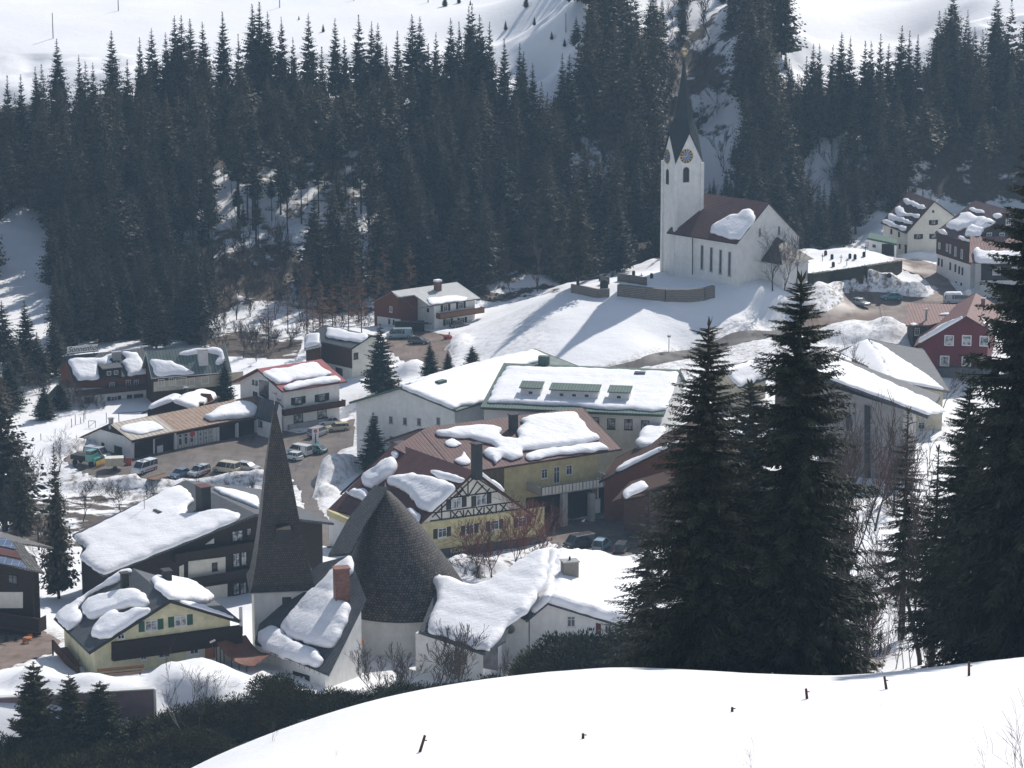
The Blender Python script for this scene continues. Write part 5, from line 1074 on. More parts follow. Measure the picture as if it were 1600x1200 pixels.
ra, rb = PD(1245, 570, 434), PD(1450, 648, 427); mk('roof', MB().prism([ra, rb, rb+out, ra+out], ZU*-.7), 'seam_dark', w_); 
plh = plane3(ra, rb, ra+out); snow_slab(w_, *plh, [(1250, 570), (1270, 560), (1300, 556), (1345, 575), (1400, 600), (1455, 625), (1478, 640), (1450, 645), (1380, 619), (1300, 590)], .5, seed=12)
fn = Vector(((gB-gA).y, -(gB-gA).x, 0)).normalized(); fn = fn if fn.y < 0 else -fn
panel(w_, gA, fn, [(1352, 632), (1360, 635), (1360, 775), (1352, 775)], 'dark', .3, 'buttress'); c = PP(1327, 661, gA, fn); mk('round_window', MB().disc(c, fn, ZU, .6, .06, 20, ry=1.2), 'glass', w_)
h = Bld('small_snowy_house', 'low house with dark eaves and snowy roof between the tall spruces and the grey hall', 'house', (1262, 562), 470, (1300, 545), (1320, 590), None, 4, 'wood_dark', th=.3); h.walls('wood_brown'); h.snow('Q', [(1265, 560), (1300, 546), (1330, 560), (1322, 580), (1290, 572)], .5)
h = Bld('village_house', 'snow-roofed house hidden behind the two tall spruces', 'house', (1130, 575), 480, (1180, 560), (1155, 605), None, 5, 'seam_dark', th=.3); h.walls('beige'); h.snow('Q', [(1130, 576), (1180, 562), (1205, 585), (1155, 602)], .5)
h = Bld('lower_house', 'snow-roofed cottage glimpsed low between the tall spruces', 'house', (1200, 742), 395, (1260, 720), (1230, 790), None, 5, 'seam_brown', th=.3); h.walls('beige'); h.snow('Q', [(1203, 744), (1258, 723), (1290, 760), (1232, 785)], .5)
# ---------------- vegetation generators ----------------
def cards(P, D, L, Wd, rs):
    """diamond leaf cards: base points, directions, lengths, widths"""
    n = len(P); D = D/np.linalg.norm(D, axis=1, keepdims=True); r = rs.normal(size=(n, 3)); Sd = np.cross(D, r); Sd /= np.linalg.norm(Sd, axis=1, keepdims=True)
    L = L[:, None]; Wd = Wd[:, None]; m = P+D*L*.45
    V = np.stack([P, m+Sd*Wd, P+D*L, m-Sd*Wd], 1).reshape(-1, 3); return V
def tubes(segs, k=4):
    """segs: (p0,p1,r0,r1) arrays"""
    p0, p1, r0, r1 = [np.array(a, float) for a in zip(*segs)]; d = p1-p0; d /= np.linalg.norm(d, axis=1, keepdims=True)+1e-9
    ref = np.where(np.abs(d[:, 2:3]) > .9, np.array([[1., 0, 0]]), np.array([[0, 0, 1.]])); a = np.cross(d, ref); a /= np.linalg.norm(a, axis=1, keepdims=True); b = np.cross(d, a)
    V = []
    for p, r in ((p0, r0), (p1, r1)):
        for i in range(k):
            t = 2*math.pi*i/k; V.append(p+(a*math.cos(t)+b*math.sin(t))*r[:, None])
    V = np.stack(V, 1); n = len(p0); base = (np.arange(n)*2*k)[:, None]
    Q = np.concatenate([base+np.array([[i, (i+1) % k, k+(i+1) % k, k+i]]) for i in range(k)], 0)
    return V.reshape(-1, 3), Q
def spruce(h, r, nw, nb, nt, ns, seed, lo=.08, droop=.35, sparse=0., wd=.055, tl=.34, hang=.5, pw=.75, vary=.32):
    rs = np.random.RandomState(seed); P = []; D = []; L = []; W_ = []; seg = []
    for i in range(nw):
        f = lo+(1-lo)*((i+.5)/nw); f = min(f+rs.uniform(-.4, .4)/nw, .985); z = h*f; t = (f-lo)/(1-lo)
        R0 = r*((1-t)**pw)*(.35+.65*min(1, (t+.06)*9))+h*.008
        for j in range(nb):
            if rs.rand() < sparse: continue
            az = 2*math.pi*(j/nb)+i*2.4+rs.uniform(-.35, .35); z = h*min(.985, f+rs.uniform(-.7, .7)/nw); ln = R0*rs.uniform(1-vary, 1.12); dh = np.array([math.cos(az), math.sin(az), 0]); sd = np.array([-dh[1], dh[0], 0])
            up = .35*t-droop*(1-t)*.9+rs.uniform(-.1, .1)
            q = np.linspace(.06, 1, nt); ax = dh[None]*(ln*q)[:, None]+np.array([[0, 0, 1.]])*(ln*(up*q+.28*q*q*(1-t)-.12*q))[:, None]+np.array([[0, 0, z]])
            seg.append((ax[0], ax[-1], .004*h*(1-f)+.012, .006))
            for s_ in (-1, 1):
                for m_ in range(ns):
                    qq = q+rs.uniform(-.5, .5, nt)/nt; ln_ = ln*tl*(1.1-q*.75)*rs.uniform(.7, 1.25, nt)
                    d = dh[None]*rs.uniform(.45, 1.0, nt)[:, None]+sd[None]*(s_*rs.uniform(.35, 1.0, nt))[:, None]+np.array([[0, 0, 1.]])*(-rs.uniform(0, 2*hang, nt)*(1-t*.6))[:, None]
                    P.append(ax+rs.normal(0, .03*ln, (nt, 3))); D.append(d); L.append(ln_); W_.append(ln_*rs.uniform(.7, 1.3, nt)*wd*4)
            P.append(ax[-1:]); D.append((dh+np.array([0, 0, .1]))[None]); L.append(np.array([ln*.1])); W_.append(np.array([ln*.014]))
    P.append(np.array([[0, 0, h*.985]]*3)); D.append(np.array([[0, 0, 1.], [.3, 0, 1], [-.2, .3, 1]])); L.append(np.array([h*.035]*3)); W_.append(np.array([h*.004]*3))
    V = cards(np.concatenate(P), np.concatenate(D), np.concatenate(L), np.concatenate(W_), rs)
    TV, TQ = tubes([((0, 0, -1.5), (0, 0, h*.5), h*.0125+.04, h*.008), ((0, 0, h*.5), (0, 0, h*.99), h*.008, .02)], 7); BV, BQ = tubes(seg, 3)
    TV = np.concatenate([TV, BV]); TQ = np.concatenate([TQ, BQ+len(TV)-len(BV)])
    return V, np.arange(len(V)).reshape(-1, 4), TV, TQ
def bare(h, seed, lv=5, spread=.6, k=3, r0=None, fork=3, lean=.05, trunk=.35, up=.25, minr=.012, twigs=0):
    rs = np.random.RandomState(seed); seg = []; r0 = r0 or h*.014
    def grow(p, d, ln, r, n):
        steps = 3 if n else 2
        for s_ in range(steps):
            d2 = d+rs.normal(0, .11, 3); d2[2] += up*.12; d2 /= np.linalg.norm(d2); p2 = p+d2*ln/steps; r2 = r*(.84 if n else .7); seg.append((p, p2, max(r, minr), max(r2, minr*.8))); 
            if n and s_ < steps-1 and rs.rand() < .85: kick(p2, d2, ln*rs.uniform(.4, .7), r2*.55, n-1)
            p, d, r = p2, d2, r2
        if n:
            for _ in range(fork-1 if n < lv else fork): kick(p, d, ln*rs.uniform(.55, .82), r*.72, n-1)
    def kick(p, d, ln, r, n):
        a = rs.normal(size=3); a -= a.dot(d)*d; a /= np.linalg.norm(a); d2 = d+a*spread*rs.uniform(.6, 1.4)+np.array([0, 0, up]); grow(p, d2/np.linalg.norm(d2), ln, r, n)
    d0 = np.array([rs.normal(0, lean), rs.normal(0, lean), 1.]); grow(np.array([0, 0, -.8]), d0/np.linalg.norm(d0), h*trunk, r0, lv)
    z = max(s_[1][2] for s_ in seg); sc_ = h/z; seg = [(a*sc_, b*sc_, c, e) for a, b, c, e in seg]
    nt_ = max(1, len(seg)//12); thick = sorted(seg, key=lambda s_: -s_[2]); return thick[:nt_], thick[nt_:]
def larch(h, r, seed, n=46, tw=10):
    rs = np.random.RandomState(seed); tr = [((0, 0, -1), (0, 0, h*.6), h*.011, h*.006), ((0, 0, h*.6), (0, 0, h), h*.006, .02)]; br = []
    for i in range(n):
        f = .2+.78*(i+rs.rand())/n; az = rs.rand()*6.28; ln = r*(1-f)**.6*rs.uniform(.6, 1.1); d = np.array([math.cos(az), math.sin(az), rs.uniform(-.1, .35)]); p = np.array([0, 0, h*f]); e = p+d*ln; br.append((p, e, .05, .015))
        for j in range(tw):
            q = rs.uniform(.2, 1); a = p+d*ln*q; dd = rs.normal(0, 1, 3)*[1, 1, .5]+d*.8; dd /= np.linalg.norm(dd); br.append((a, a+dd*ln*rs.uniform(.15, .4), .02, .01))
    return tr, br
def bushm(seed, n=1500, lumps=7, size=(1.6, 1.6, 2.2), cl=.42, cw=.1, upb=.5):
    rs = np.random.RandomState(seed); C_ = rs.uniform(-1, 1, (lumps, 3))*np.array(size)*.5; C_[:, 2] = np.abs(C_[:, 2])+size[2]*.35; rr = rs.uniform(.35, .6, lumps)*size[0]
    k = rs.randint(0, lumps, n); d = rs.normal(size=(n, 3)); d /= np.linalg.norm(d, axis=1, keepdims=True); P = C_[k]+d*rr[k][:, None]*rs.uniform(.45, 1., n)[:, None]; D = d+np.array([0, 0, upb])+rs.normal(0, .35, (n, 3))
    P[:, 2] = np.maximum(P[:, 2], 0); return cards(P, D, rs.uniform(.6, 1.3, n)*cl, rs.uniform(.6, 1.3, n)*cw, rs)
def me_of(name, V, Q, mat):
    o = bulk(name, V, Q, mat); me = o.data; bpy.data.objects.remove(o); return me
PROT = {}
def prot(key, *parts): PROT[key] = [(nm, me_of(nm, V, Q, mat)) for nm, V, Q, mat in parts]
FARV = {}
for i in range(5):
    h_ = 10.; rr = [1.15, 1.3, 1.0, 1.2, .95][i]; lo = [.06, .1, .16, .08, .55][i]
    V, Q, TV, TQ = spruce(h_, rr*1.75, [40, 36, 38, 34, 22][i], 8, 5, 1, 100+i, lo=lo, droop=.12, wd=.085, tl=.42, hang=.35, sparse=[.05, .1, .16, .1, .2][i], pw=.92); prot('far%d' % i, ('crown', V, Q, 'needles_far'), ('trunk', TV, TQ, 'bark'))
    FARV[i] = (V, TV[:28])
for i in range(2):
    V, Q, TV, TQ = spruce(10., 1.9, 66, 8, 16, 6, 200+i, lo=.03 if i == 0 else .1, droop=.6, wd=.034, tl=.2, hang=.9, sparse=.13, vary=.45, pw=.62); prot('big%d' % i, ('crown', V, Q, 'needles'), ('trunk', TV, TQ, 'bark'))
V, Q, TV, TQ = spruce(10., 1.5, 50, 6, 14, 4, 210, lo=.2, droop=.5, wd=.032, tl=.2, hang=.6, sparse=.42); prot('thin', ('crown', V, Q, 'needles'), ('trunk', TV, TQ, 'bark'))
V, Q, TV, TQ = spruce(10., 2.1, 32, 8, 8, 2, 220, lo=.03, droop=.15, wd=.07, tl=.38, hang=.25); prot('young', ('crown', V, Q, 'needles'), ('trunk', TV, TQ, 'bark'))
V, Q, TV, TQ = spruce(10., 2.6, 24, 8, 9, 3, 230, lo=.02, droop=-.1, wd=.06, tl=.4, hang=.15, pw=.6); prot('pine', ('crown', V, Q, 'needles_yew'), ('trunk', TV, TQ, 'bark'))
def bprot(key, tr, br, mt, mb, k=4):
    A = tubes(tr, 6); B = tubes(br, k); prot(key, ('trunk', *A, mt), ('branches', *B, mb))
for i in range(3): bprot('bare%d' % i, *bare(10., 300+i, 5, .62, fork=3, minr=.014), 'bark', 'twig', 3)
for i in range(2): bprot('birch%d' % i, *bare(10., 320+i, 5, .4, fork=2, lean=.02, trunk=.45, up=.35, r0=.075, minr=.011), 'birch', 'twig', 3)
for i in range(2): bprot('faro%d' % i, *bare(10., 340+i, 4, .5, fork=3, r0=.1, minr=.03, up=.4), 'twig_far', 'twig_far', 3)
for i in range(2): bprot('shrub%d' % i, *bare(4., 360+i, 5, .6, fork=3, trunk=.2, r0=.045, minr=.011, up=.6), 'twig', 'twig', 3)
bprot('twigs', *bare(4., 390, 3, .5, fork=2, trunk=.3, r0=.022, minr=.009, up=.3), 'twig', 'twig', 3)
bprot('redshrub', *bare(5., 371, 5, .75, fork=3, trunk=.22, r0=.06, minr=.014, up=.3), 'bark', 'twig_red', 3)
bprot('larch', *larch(10., 1.9, 380, 60, 16), 'bark', 'twig_larch', 3)
for i in range(3):
    V = bushm(400+i, 13000, 12, (1.9, 1.9, 1.7), .2, .026); prot('yew%d' % i, ('foliage', V, np.arange(len(V)).reshape(-1, 4), 'needles_yew'))
V = bushm(410, 2600, 9, (2.2, 2.2, 1.6), .3, .02, .7); prot('olive', ('foliage', V, np.arange(len(V)).reshape(-1, 4), 'olive_twig' if 'olive_twig' in M else 'hedge_dark'))
rnd = random.Random(5)
CNT = {}
ORD = {'leafless shrub before the round chapel wall': ['leafless shrub before the round chapel wall, second of its row', 'broad leafless shrub under the right rim of the cone roof', 'leafless shrub under the snow-laden eave right of the cone', 'leafless shrub nearest the nave roof, first of its row', 'small leafless shrub below the round window'],
 'reddish leafless tree before the half-timbered wing': ['lower reddish leafless tree nearest the cone roof', 'tallest reddish leafless tree, in front of the timbered gable', 'reddish leafless tree at the right end of the half-timbered wing', 'reddish leafless tree just above the snowy chapel wing'],
 'brown leafless tree at the left edge': ['brown leafless tree below the snow meadow at the left edge', 'brown leafless tree left of the narrow dark spruce', 'brown leafless tree on the bank below the plough truck', 'brown leafless tree above the solar panels', 'brown leafless tree on the bank below the striped van', 'brown leafless tree at the very left edge above the solar roof']}
def plant(kind, name, p, h, label, group=None, cat='tree', w_=1., base_h=10., rot=None):
    if label in ORD: k_ = CNT.get(label, 0); CNT[label] = k_+1; label = ORD[label][k_ % len(ORD[label])]; group = group
    r_ = thing(name, p, label, cat, group); s_ = h/base_h; r_.scale = (s_*w_, s_*w_, s_); r_.rotation_euler.z = rnd.uniform(0, 6.28) if rot is None else rot
    for nm, me in PROT[kind]:
        o = bpy.data.objects.new(nm, me); link(o, r_)
    return r_
def tip_to(px, foot, ty, dmin=160):
    """height of a plant standing at pixel foot whose tip shows at row ty"""
    p = PT(px, foot, dmin=dmin); return p, PD(px, ty, p.y).z-p.z
# ---------------- forest on the slope behind ----------------
EXC = [wpoly(q) for q in ([(12, 330), (45, 318), (70, 410), (72, 480), (62, 550), (10, 570), (-30, 480), (0, 430)], [(1084, -60), (1110, -60), (1134, 120), (1130, 230), (1122, 290), (1108, 290), (1098, 200), (1084, 100)], [(990, -60), (1035, -60), (1045, 50), (1005, 60)], [(1034, 90), (1064, 90), (1068, 215), (1040, 215)],
        [(868, 95), (898, 92), (876, 185), (866, 182)], [(485, 365), (555, 345), (570, 400), (500, 415)], [(385, 525), (420, 480), (440, 490), (440, 550), (385, 555)], [(1262, 225), (1308, 215), (1300, 315), (1266, 330)], [(885, 260), (950, 240), (950, 300), (905, 315)],
        [(1470, 60), (1590, 70), (1600, 118), (1500, 118)], [(350, 410), (460, 400), (470, 500), (400, 510), (345, 480)])]
FR = wpoly([(-420, 560), (60, 566), (110, 548), (230, 545), (330, 540), (345, 470), (470, 470), (490, 505), (600, 455), (760, 462), (880, 430), (1000, 405), (1036, 412), (1255, 392), (1330, 388), (1390, 350), (1480, 312), (1640, 320), (2050, 350), (2050, 60), (1460, 118), (1300, 160), (1240, 175), (1220, -40), (855, -40), (905, 90), (876, 192), (820, 180), (500, 190), (0, 220), (-420, 240)])
G_L = 'tall dark spruces of the forest behind the village'
spots = []
rs = np.random.RandomState(11)
gx, gy = np.meshgrid(np.arange(-190, 200, 5.6), np.arange(538, 800, 6.2)); gx = gx+rs.uniform(-2.6, 2.6, gx.shape); gy = gy+rs.uniform(-2.8, 2.8, gy.shape); gx, gy = gx.ravel(), gy.ravel()
ok, _ = inpoly(gx, gy, FR)
for e in EXC:
    i_, d_ = inpoly(gx, gy, e); ok &= ~(i_ | (d_ < 1.5))
trunky = np.zeros(len(gx), bool)
for q in ([(280, 240), (480, 230), (480, 440), (300, 450)], [(1310, 150), (1420, 150), (1420, 240), (1310, 240)], [(1420, 240), (1600, 240), (1600, 320), (1420, 320)], [(480, 230), (620, 240), (600, 420), (480, 420)]):
    i_, d_ = inpoly(gx, gy, wpoly(q)); trunky |= i_
for x, y, k, tk in zip(gx, gy, ok, trunky):
    if not k: continue
    z = TZ(x, y); px, py = proj((x, y, z))
    if px < -420 or px > 2050 or py < -60: continue
    h_ = rs.choice([rs.uniform(10, 16), rs.uniform(16, 23), rs.uniform(20, 28)])
    if y < 590 and px < 900: h_ = rs.uniform(12, 19)
    if 880 < px < 1240 and y < 600: h_ = rs.uniform(9, 14)
    if px > 1240 and y < 640: h_ = rs.uniform(12, 19)
    if 1035 < px < 1160: h_ = min(h_, rs.uniform(6, 11))
    if 930 < px < 1060 and rs.rand() < .3: continue
    tipy = proj((x, y, z+h_))[1]
    if px < 850: h_ = max(8, min(h_, (py-92-rs.uniform(0, 60))/6.6))
    elif px < 905: h_ = min(h_, max(8, (py-150)/6.6))
    elif 1222 < px < 1460: h_ = max(6, min(h_, (py-110-rs.uniform(0, 50))/6.6))
    spots.append((x, y, z, h_, 4 if tk else rs.randint(0, 4), px))
tips = [(17, 120, 34), (38, 118, 28), (60, 106, 30), (93, 62, 46), (128, 88, 40), (178, 50, 46), (203, 95, 24), (222, 60, 34), (240, 45, 44), (262, 52, 30), (276, 26, 46), (287, 26, 46), (300, 31, 44), (320, 36, 32), (351, 20, 46), (397, 8, 54), (408, 5, 54), (421, 20, 44), (442, 28, 34), (484, 22, 50), (525, 30, 34), (562, 25, 44), (582, 35, 44), (592, 38, 36),
        (645, 24, 54), (657, 27, 44), (622, 50, 24), (682, 52, 30), (705, 30, 44), (718, 36, 34), (733, 12, 40), (738, 8, 40), (750, 25, 50), (765, 36, 40), (788, 62, 40), (818, 82, 36), (832, 100, 30), (878, 85, 34), (889, 85, 34), (812, 70, 30), (670, 70, 34), (540, 60, 34), (460, 60, 34), (150, 100, 30), (375, 55, 36), (505, 75, 30), (605, 70, 36),
        (1230, 94, 28), (1257, 90, 24), (1268, 70, 34), (1277, 70, 34), (1312, 52, 44), (1325, 58, 34), (1348, 66, 30), (1357, 66, 30), (1372, 55, 30), (1385, 70, 24), (1405, 42, 40), (1417, 50, 36), (1430, 56, 34), (1445, 88, 30), (1298, 72, 36), (1460, 50, 36), (1475, 48, 34), (1490, 55, 34)]
tsp = []
for px, ty, wpx in tips:
    tgt = ty+rs.uniform(135, 165); p = PT(px, tgt, dmin=560); h_ = PD(px, ty, p.y).z-p.z; tsp.append((p, h_, wpx))
spots.sort(key=lambda s_: s_[1]+(0 if -20 < s_[5] < 1620 else 1000))
n_ind = 300-len(tsp)-22
for p, h_, wpx in tsp:
    plant('far%d' % rs.randint(0, 4), 'spruce_tree', p, h_, 'tall dark spruce standing at the upper edge of the forest', 'spruces along the upper forest edge', w_=min(1.9, max(.8, (wpx/6.6)/(h_*.3)))*rs.uniform(.9, 1.15))
# individuals: the nearest ones all along the front, the rest is one mass
for (x, y, z, h_, v, px) in spots[:n_ind]:
    plant('far%d' % v, 'spruce_tree', (x, y, z-.3), h_, 'dark spruce in the dense forest on the slope behind the village', G_L, w_=rs.uniform(.75, 1.35))
VV = []
for (x, y, z, h_, v, px) in spots[n_ind:]:
    V0, T0 = FARV[v]; a = rs.rand()*6.28; s_ = h_/10; w_ = s_*rs.uniform(.75, 1.35)
    c_, d_ = math.cos(a), math.sin(a)
    for A in (V0, T0[:4*(len(T0)//4)]):
        VV.append(np.c_[(A[:, 0]*c_-A[:, 1]*d_)*w_+x, (A[:, 0]*d_+A[:, 1]*c_)*w_+y, A[:, 2]*s_+z-.3])
VV = np.concatenate(VV); o = bulk('forest', VV, np.arange(len(VV)).reshape(-1, 4), 'needles_far'); tag(o, None, None, kind='stuff'); print('forest individuals', n_ind, 'mass', len(spots)-n_ind, len(VV))
# bare broadleaf trees and larches in the forest
far_b = [(185, 330), (260, 350), (430, 250), (450, 330), (520, 270), (620, 210), (650, 330), (700, 300), (745, 250), (780, 330), (820, 300), (850, 380), (920, 240), (940, 330), (980, 200), (990, 330), (1180, 250), (1200, 330), (1240, 320), (1340, 330), (1380, 290), (1480, 230), (1520, 200), (1560, 250), (450, 420), (380, 420), (330, 500), (760, 430), (800, 460), (840, 455), (470, 510), (1270, 380), (1250, 355), (1000, 130), (960, 90), (1240, 180), (1060, 330), (870, 440), (720, 420), (90, 480), (1155, 330), (1105, 360), (1010, 250), (1030, 180), (1000, 300), (1020, 360), (975, 150), (1040, 120), (1120, 400), (985, 400), (1090, 260), (960, 260), (1050, 60), (1065, 150), (940, 400), (350, 470), (400, 460), (370, 500), (430, 500), (1290, 370), (1330, 350), (1080, 220), (1020, 140), (1035, 180), (1050, 210), (1028, 230), (1045, 260), (1060, 300), (1040, 320), (1015, 200), (1055, 170), (1030, 280), (1050, 130), (1120, 180), (1100, 120), (1075, 40), (1130, 270), (1110, 60), (880, 300), (900, 340), (930, 290), (950, 330), (915, 380), (870, 380), (1280, 240), (1300, 290), (1265, 300), (640, 440), (700, 440), (610, 420), (590, 380), (560, 440), (580, 330), (540, 300), (500, 270)]
for px, py in far_b:
    p = PT(px, py, dmin=560); plant('faro%d' % rs.randint(0, 2), 'bare_tree', p, rs.uniform(9, 15), 'bare grey-brown tree among the spruces on the slope', 'bare trees among the spruces', w_=1.2)
for px, py in ((350, 430), (370, 450), (395, 425), (420, 440), (445, 420), (360, 480), (385, 470), (410, 460), (440, 450), (460, 440), (465, 470), (345, 500), (390, 495), (450, 480), (480, 480), (350, 520), (375, 530), (400, 535), (430, 530), (455, 540), (345, 545), (470, 520), (420, 550), (385, 548), (500, 515), (530, 520), (560, 510), (300, 400), (330, 390), (280, 410), (350, 400), (380, 395), (420, 390), (440, 400), (310, 350), (400, 340)):
    p = PT(px, py, dmin=540); plant('shrub%d' % rs.randint(0, 2), 'bare_shrub', p, rs.uniform(4, 7), 'brown leafless thicket on the steep rocky bank above the hotel annex', 'brown thickets on the rocky bank', cat='shrub', w_=1.3, base_h=4.)
for px, py in ((505, 545), (520, 530), (545, 520), (490, 560), (560, 500), (530, 470), (575, 470), (450, 520), (420, 545), (515, 490), (535, 500), (555, 480), (590, 500), (500, 510), (600, 480), (540, 450), (520, 440), (565, 520), (480, 530), (610, 450), (480, 490), (640, 470), (580, 440)):
    p = PT(px, py, dmin=540); plant('larch', 'larch_tree', p, rs.uniform(10, 14), 'brown leafless larch at the forest foot left of the forest house', 'larches at the forest foot', w_=1.1)
# small trees on the meadow
for px, py, h_ in ((790, 47, 2.6), (505, 50, 2.2), (467, 31, 1.2), (695, 10, 4), (835, 40, 2.4), (862, 62, 2.2), (882, 73, 2.2), (822, 12, 4), (735, 8, 1.5), (717, 5, 3)):
    p = PT(px, py, dmin=600); plant('young', 'small_spruce', p, h_, 'tiny spruce alone on the bright snowfield above the forest', 'tiny spruces on the snowfield', w_=1.1)
for px, y0, y1 in ((83, 60, 20), (185, 17, -12), (437, 12, -15), (669, 4, -20), (553, 1, -20), (884, 50, 20)):
    p = PT(px, y0, dmin=600); h_ = PD(px, y1, p.y).z-p.z; o = thing('wooden_pole', p, 'thin wooden pole standing on the snowfield above the forest', 'pole', 'poles on the upper snowfield'); mk('post', MB().tube(p-ZU, p+ZU*h_, .17, .12), 'concrete', o)
# ---------------- single spruces in the village ----------------
for kind, px, foot, ty, wpx, lab, dm in (('big0', 1098, 1115, 505, 250, 'tall spruce at the left of the two giants behind the snow crest', 160), ('big1', 1237, 1100, 434, 275, 'tallest spruce of all, with drooping branches, behind the snow crest', 160),
        ('big0', 1590, 1050, 190, 285, 'huge spruce cut off by the right edge of the view', 160), ('big1', 1500, 1040, 600, 170, 'middle-sized spruce just left of the huge one at the right edge', 160), ('thin', 1408, 1000, 640, 120, 'thin half-bare spruce in front of the grey hall', 200),
        ('big1', 1165, 1060, 600, 230, 'dense lower spruce crowded between the two giants', 170), ('thin', 1010, 1090, 770, 150, 'dark spruce leaning out over the chapel wing roof', 200), ('thin', 1310, 1060, 760, 110, 'sparse spruce right of the tallest one', 180), ('thin', 1455, 1045, 700, 120, 'ragged spruce with snow showing through, left of the right-edge giant', 170)):
    p, h_ = tip_to(px, foot, ty, dm); s_ = F/(p.y/cp*1.05); plant(kind, 'spruce_tree', p, h_, lab, w_=(wpx/s_)/(h_*.35 if kind.startswith('big') else h_*.3))
for kind, px, foot, ty, wpx, lab in (('young', 595, 615, 505, 62, 'dense spruce between the wood house and the white hall'), ('young', 584, 735, 645, 56, 'spruce standing before the plain gable of the white hall'), ('young', 352, 628, 560, 34, 'small spruce at the right end of the hotel annex'), ('far0', 92, 935, 695, 46, 'narrow dark spruce beside the big chalet roof'),
        ('young', 738, 585, 540, 40, 'squat fir by the forest house yard'), ('young', 672, 590, 535, 34, 'small fir below the parked cars of the forest house'), ('young', 700, 590, 548, 26, 'smallest fir beside the forest house yard'), ('far1', 8, 830, 590, 90, 'broad dark spruce at the left edge beside the snow meadow'), ('far2', 35, 860, 680, 50, 'brownish spruce at the left edge above the solar roof'),
        ('young', 42, 585, 470, 50, 'snow-dusted spruce at the foot of the snow gully'), ('young', 15, 640, 560, 60, 'spruce left of the hotel bushes'), ('young', 70, 655, 600, 40, 'low spruce in front of the white outhouse'), ('far1', 903, 447, 262, 46, 'tall slim spruce behind the left end of the churchyard wall'), ('far3', 6, 570, 470, 50, 'tall spruce at the left edge above the snow meadow'), ('far1', 88, 588, 500, 40, 'dark spruce just left of the hotel name board'), ('far0', 60, 600, 520, 44, 'dark spruce between the snow gully and the hotel'), ('far2', 28, 612, 535, 44, 'spruce in the small grove left of the hotel'), ('young', 95, 640, 590, 36, 'low dark fir beside the hotel corner'), ('far0', -8, 650, 560, 50, 'spruce cut by the left edge beside the snow meadow'), ('far0', 965, 425, 300, 46, 'tall spruce close left of the church tower')):
    p, h_ = tip_to(px, foot, ty, 200); s_ = F/(p.y/cp*1.05); plant(kind, 'spruce_tree', p, h_, lab, w_=(wpx/s_)/(h_*(.42 if kind == 'young' else .27)))
for px, foot, ty, wpx, lab in ((58, 1195, 1035, 95, 'left of three bushy spruces above the bottom left hedge'), (112, 1190, 1055, 80, 'middle one of three bushy spruces at the bottom left'), (160, 1185, 1065, 95, 'right of three bushy spruces, against the purple wall')):
    p, h_ = tip_to(px, foot, ty, 200); s_ = F/(p.y/cp*1.05); plant('pine', 'spruce_tree', p, h_, lab, w_=(wpx/s_)/(h_*.5))
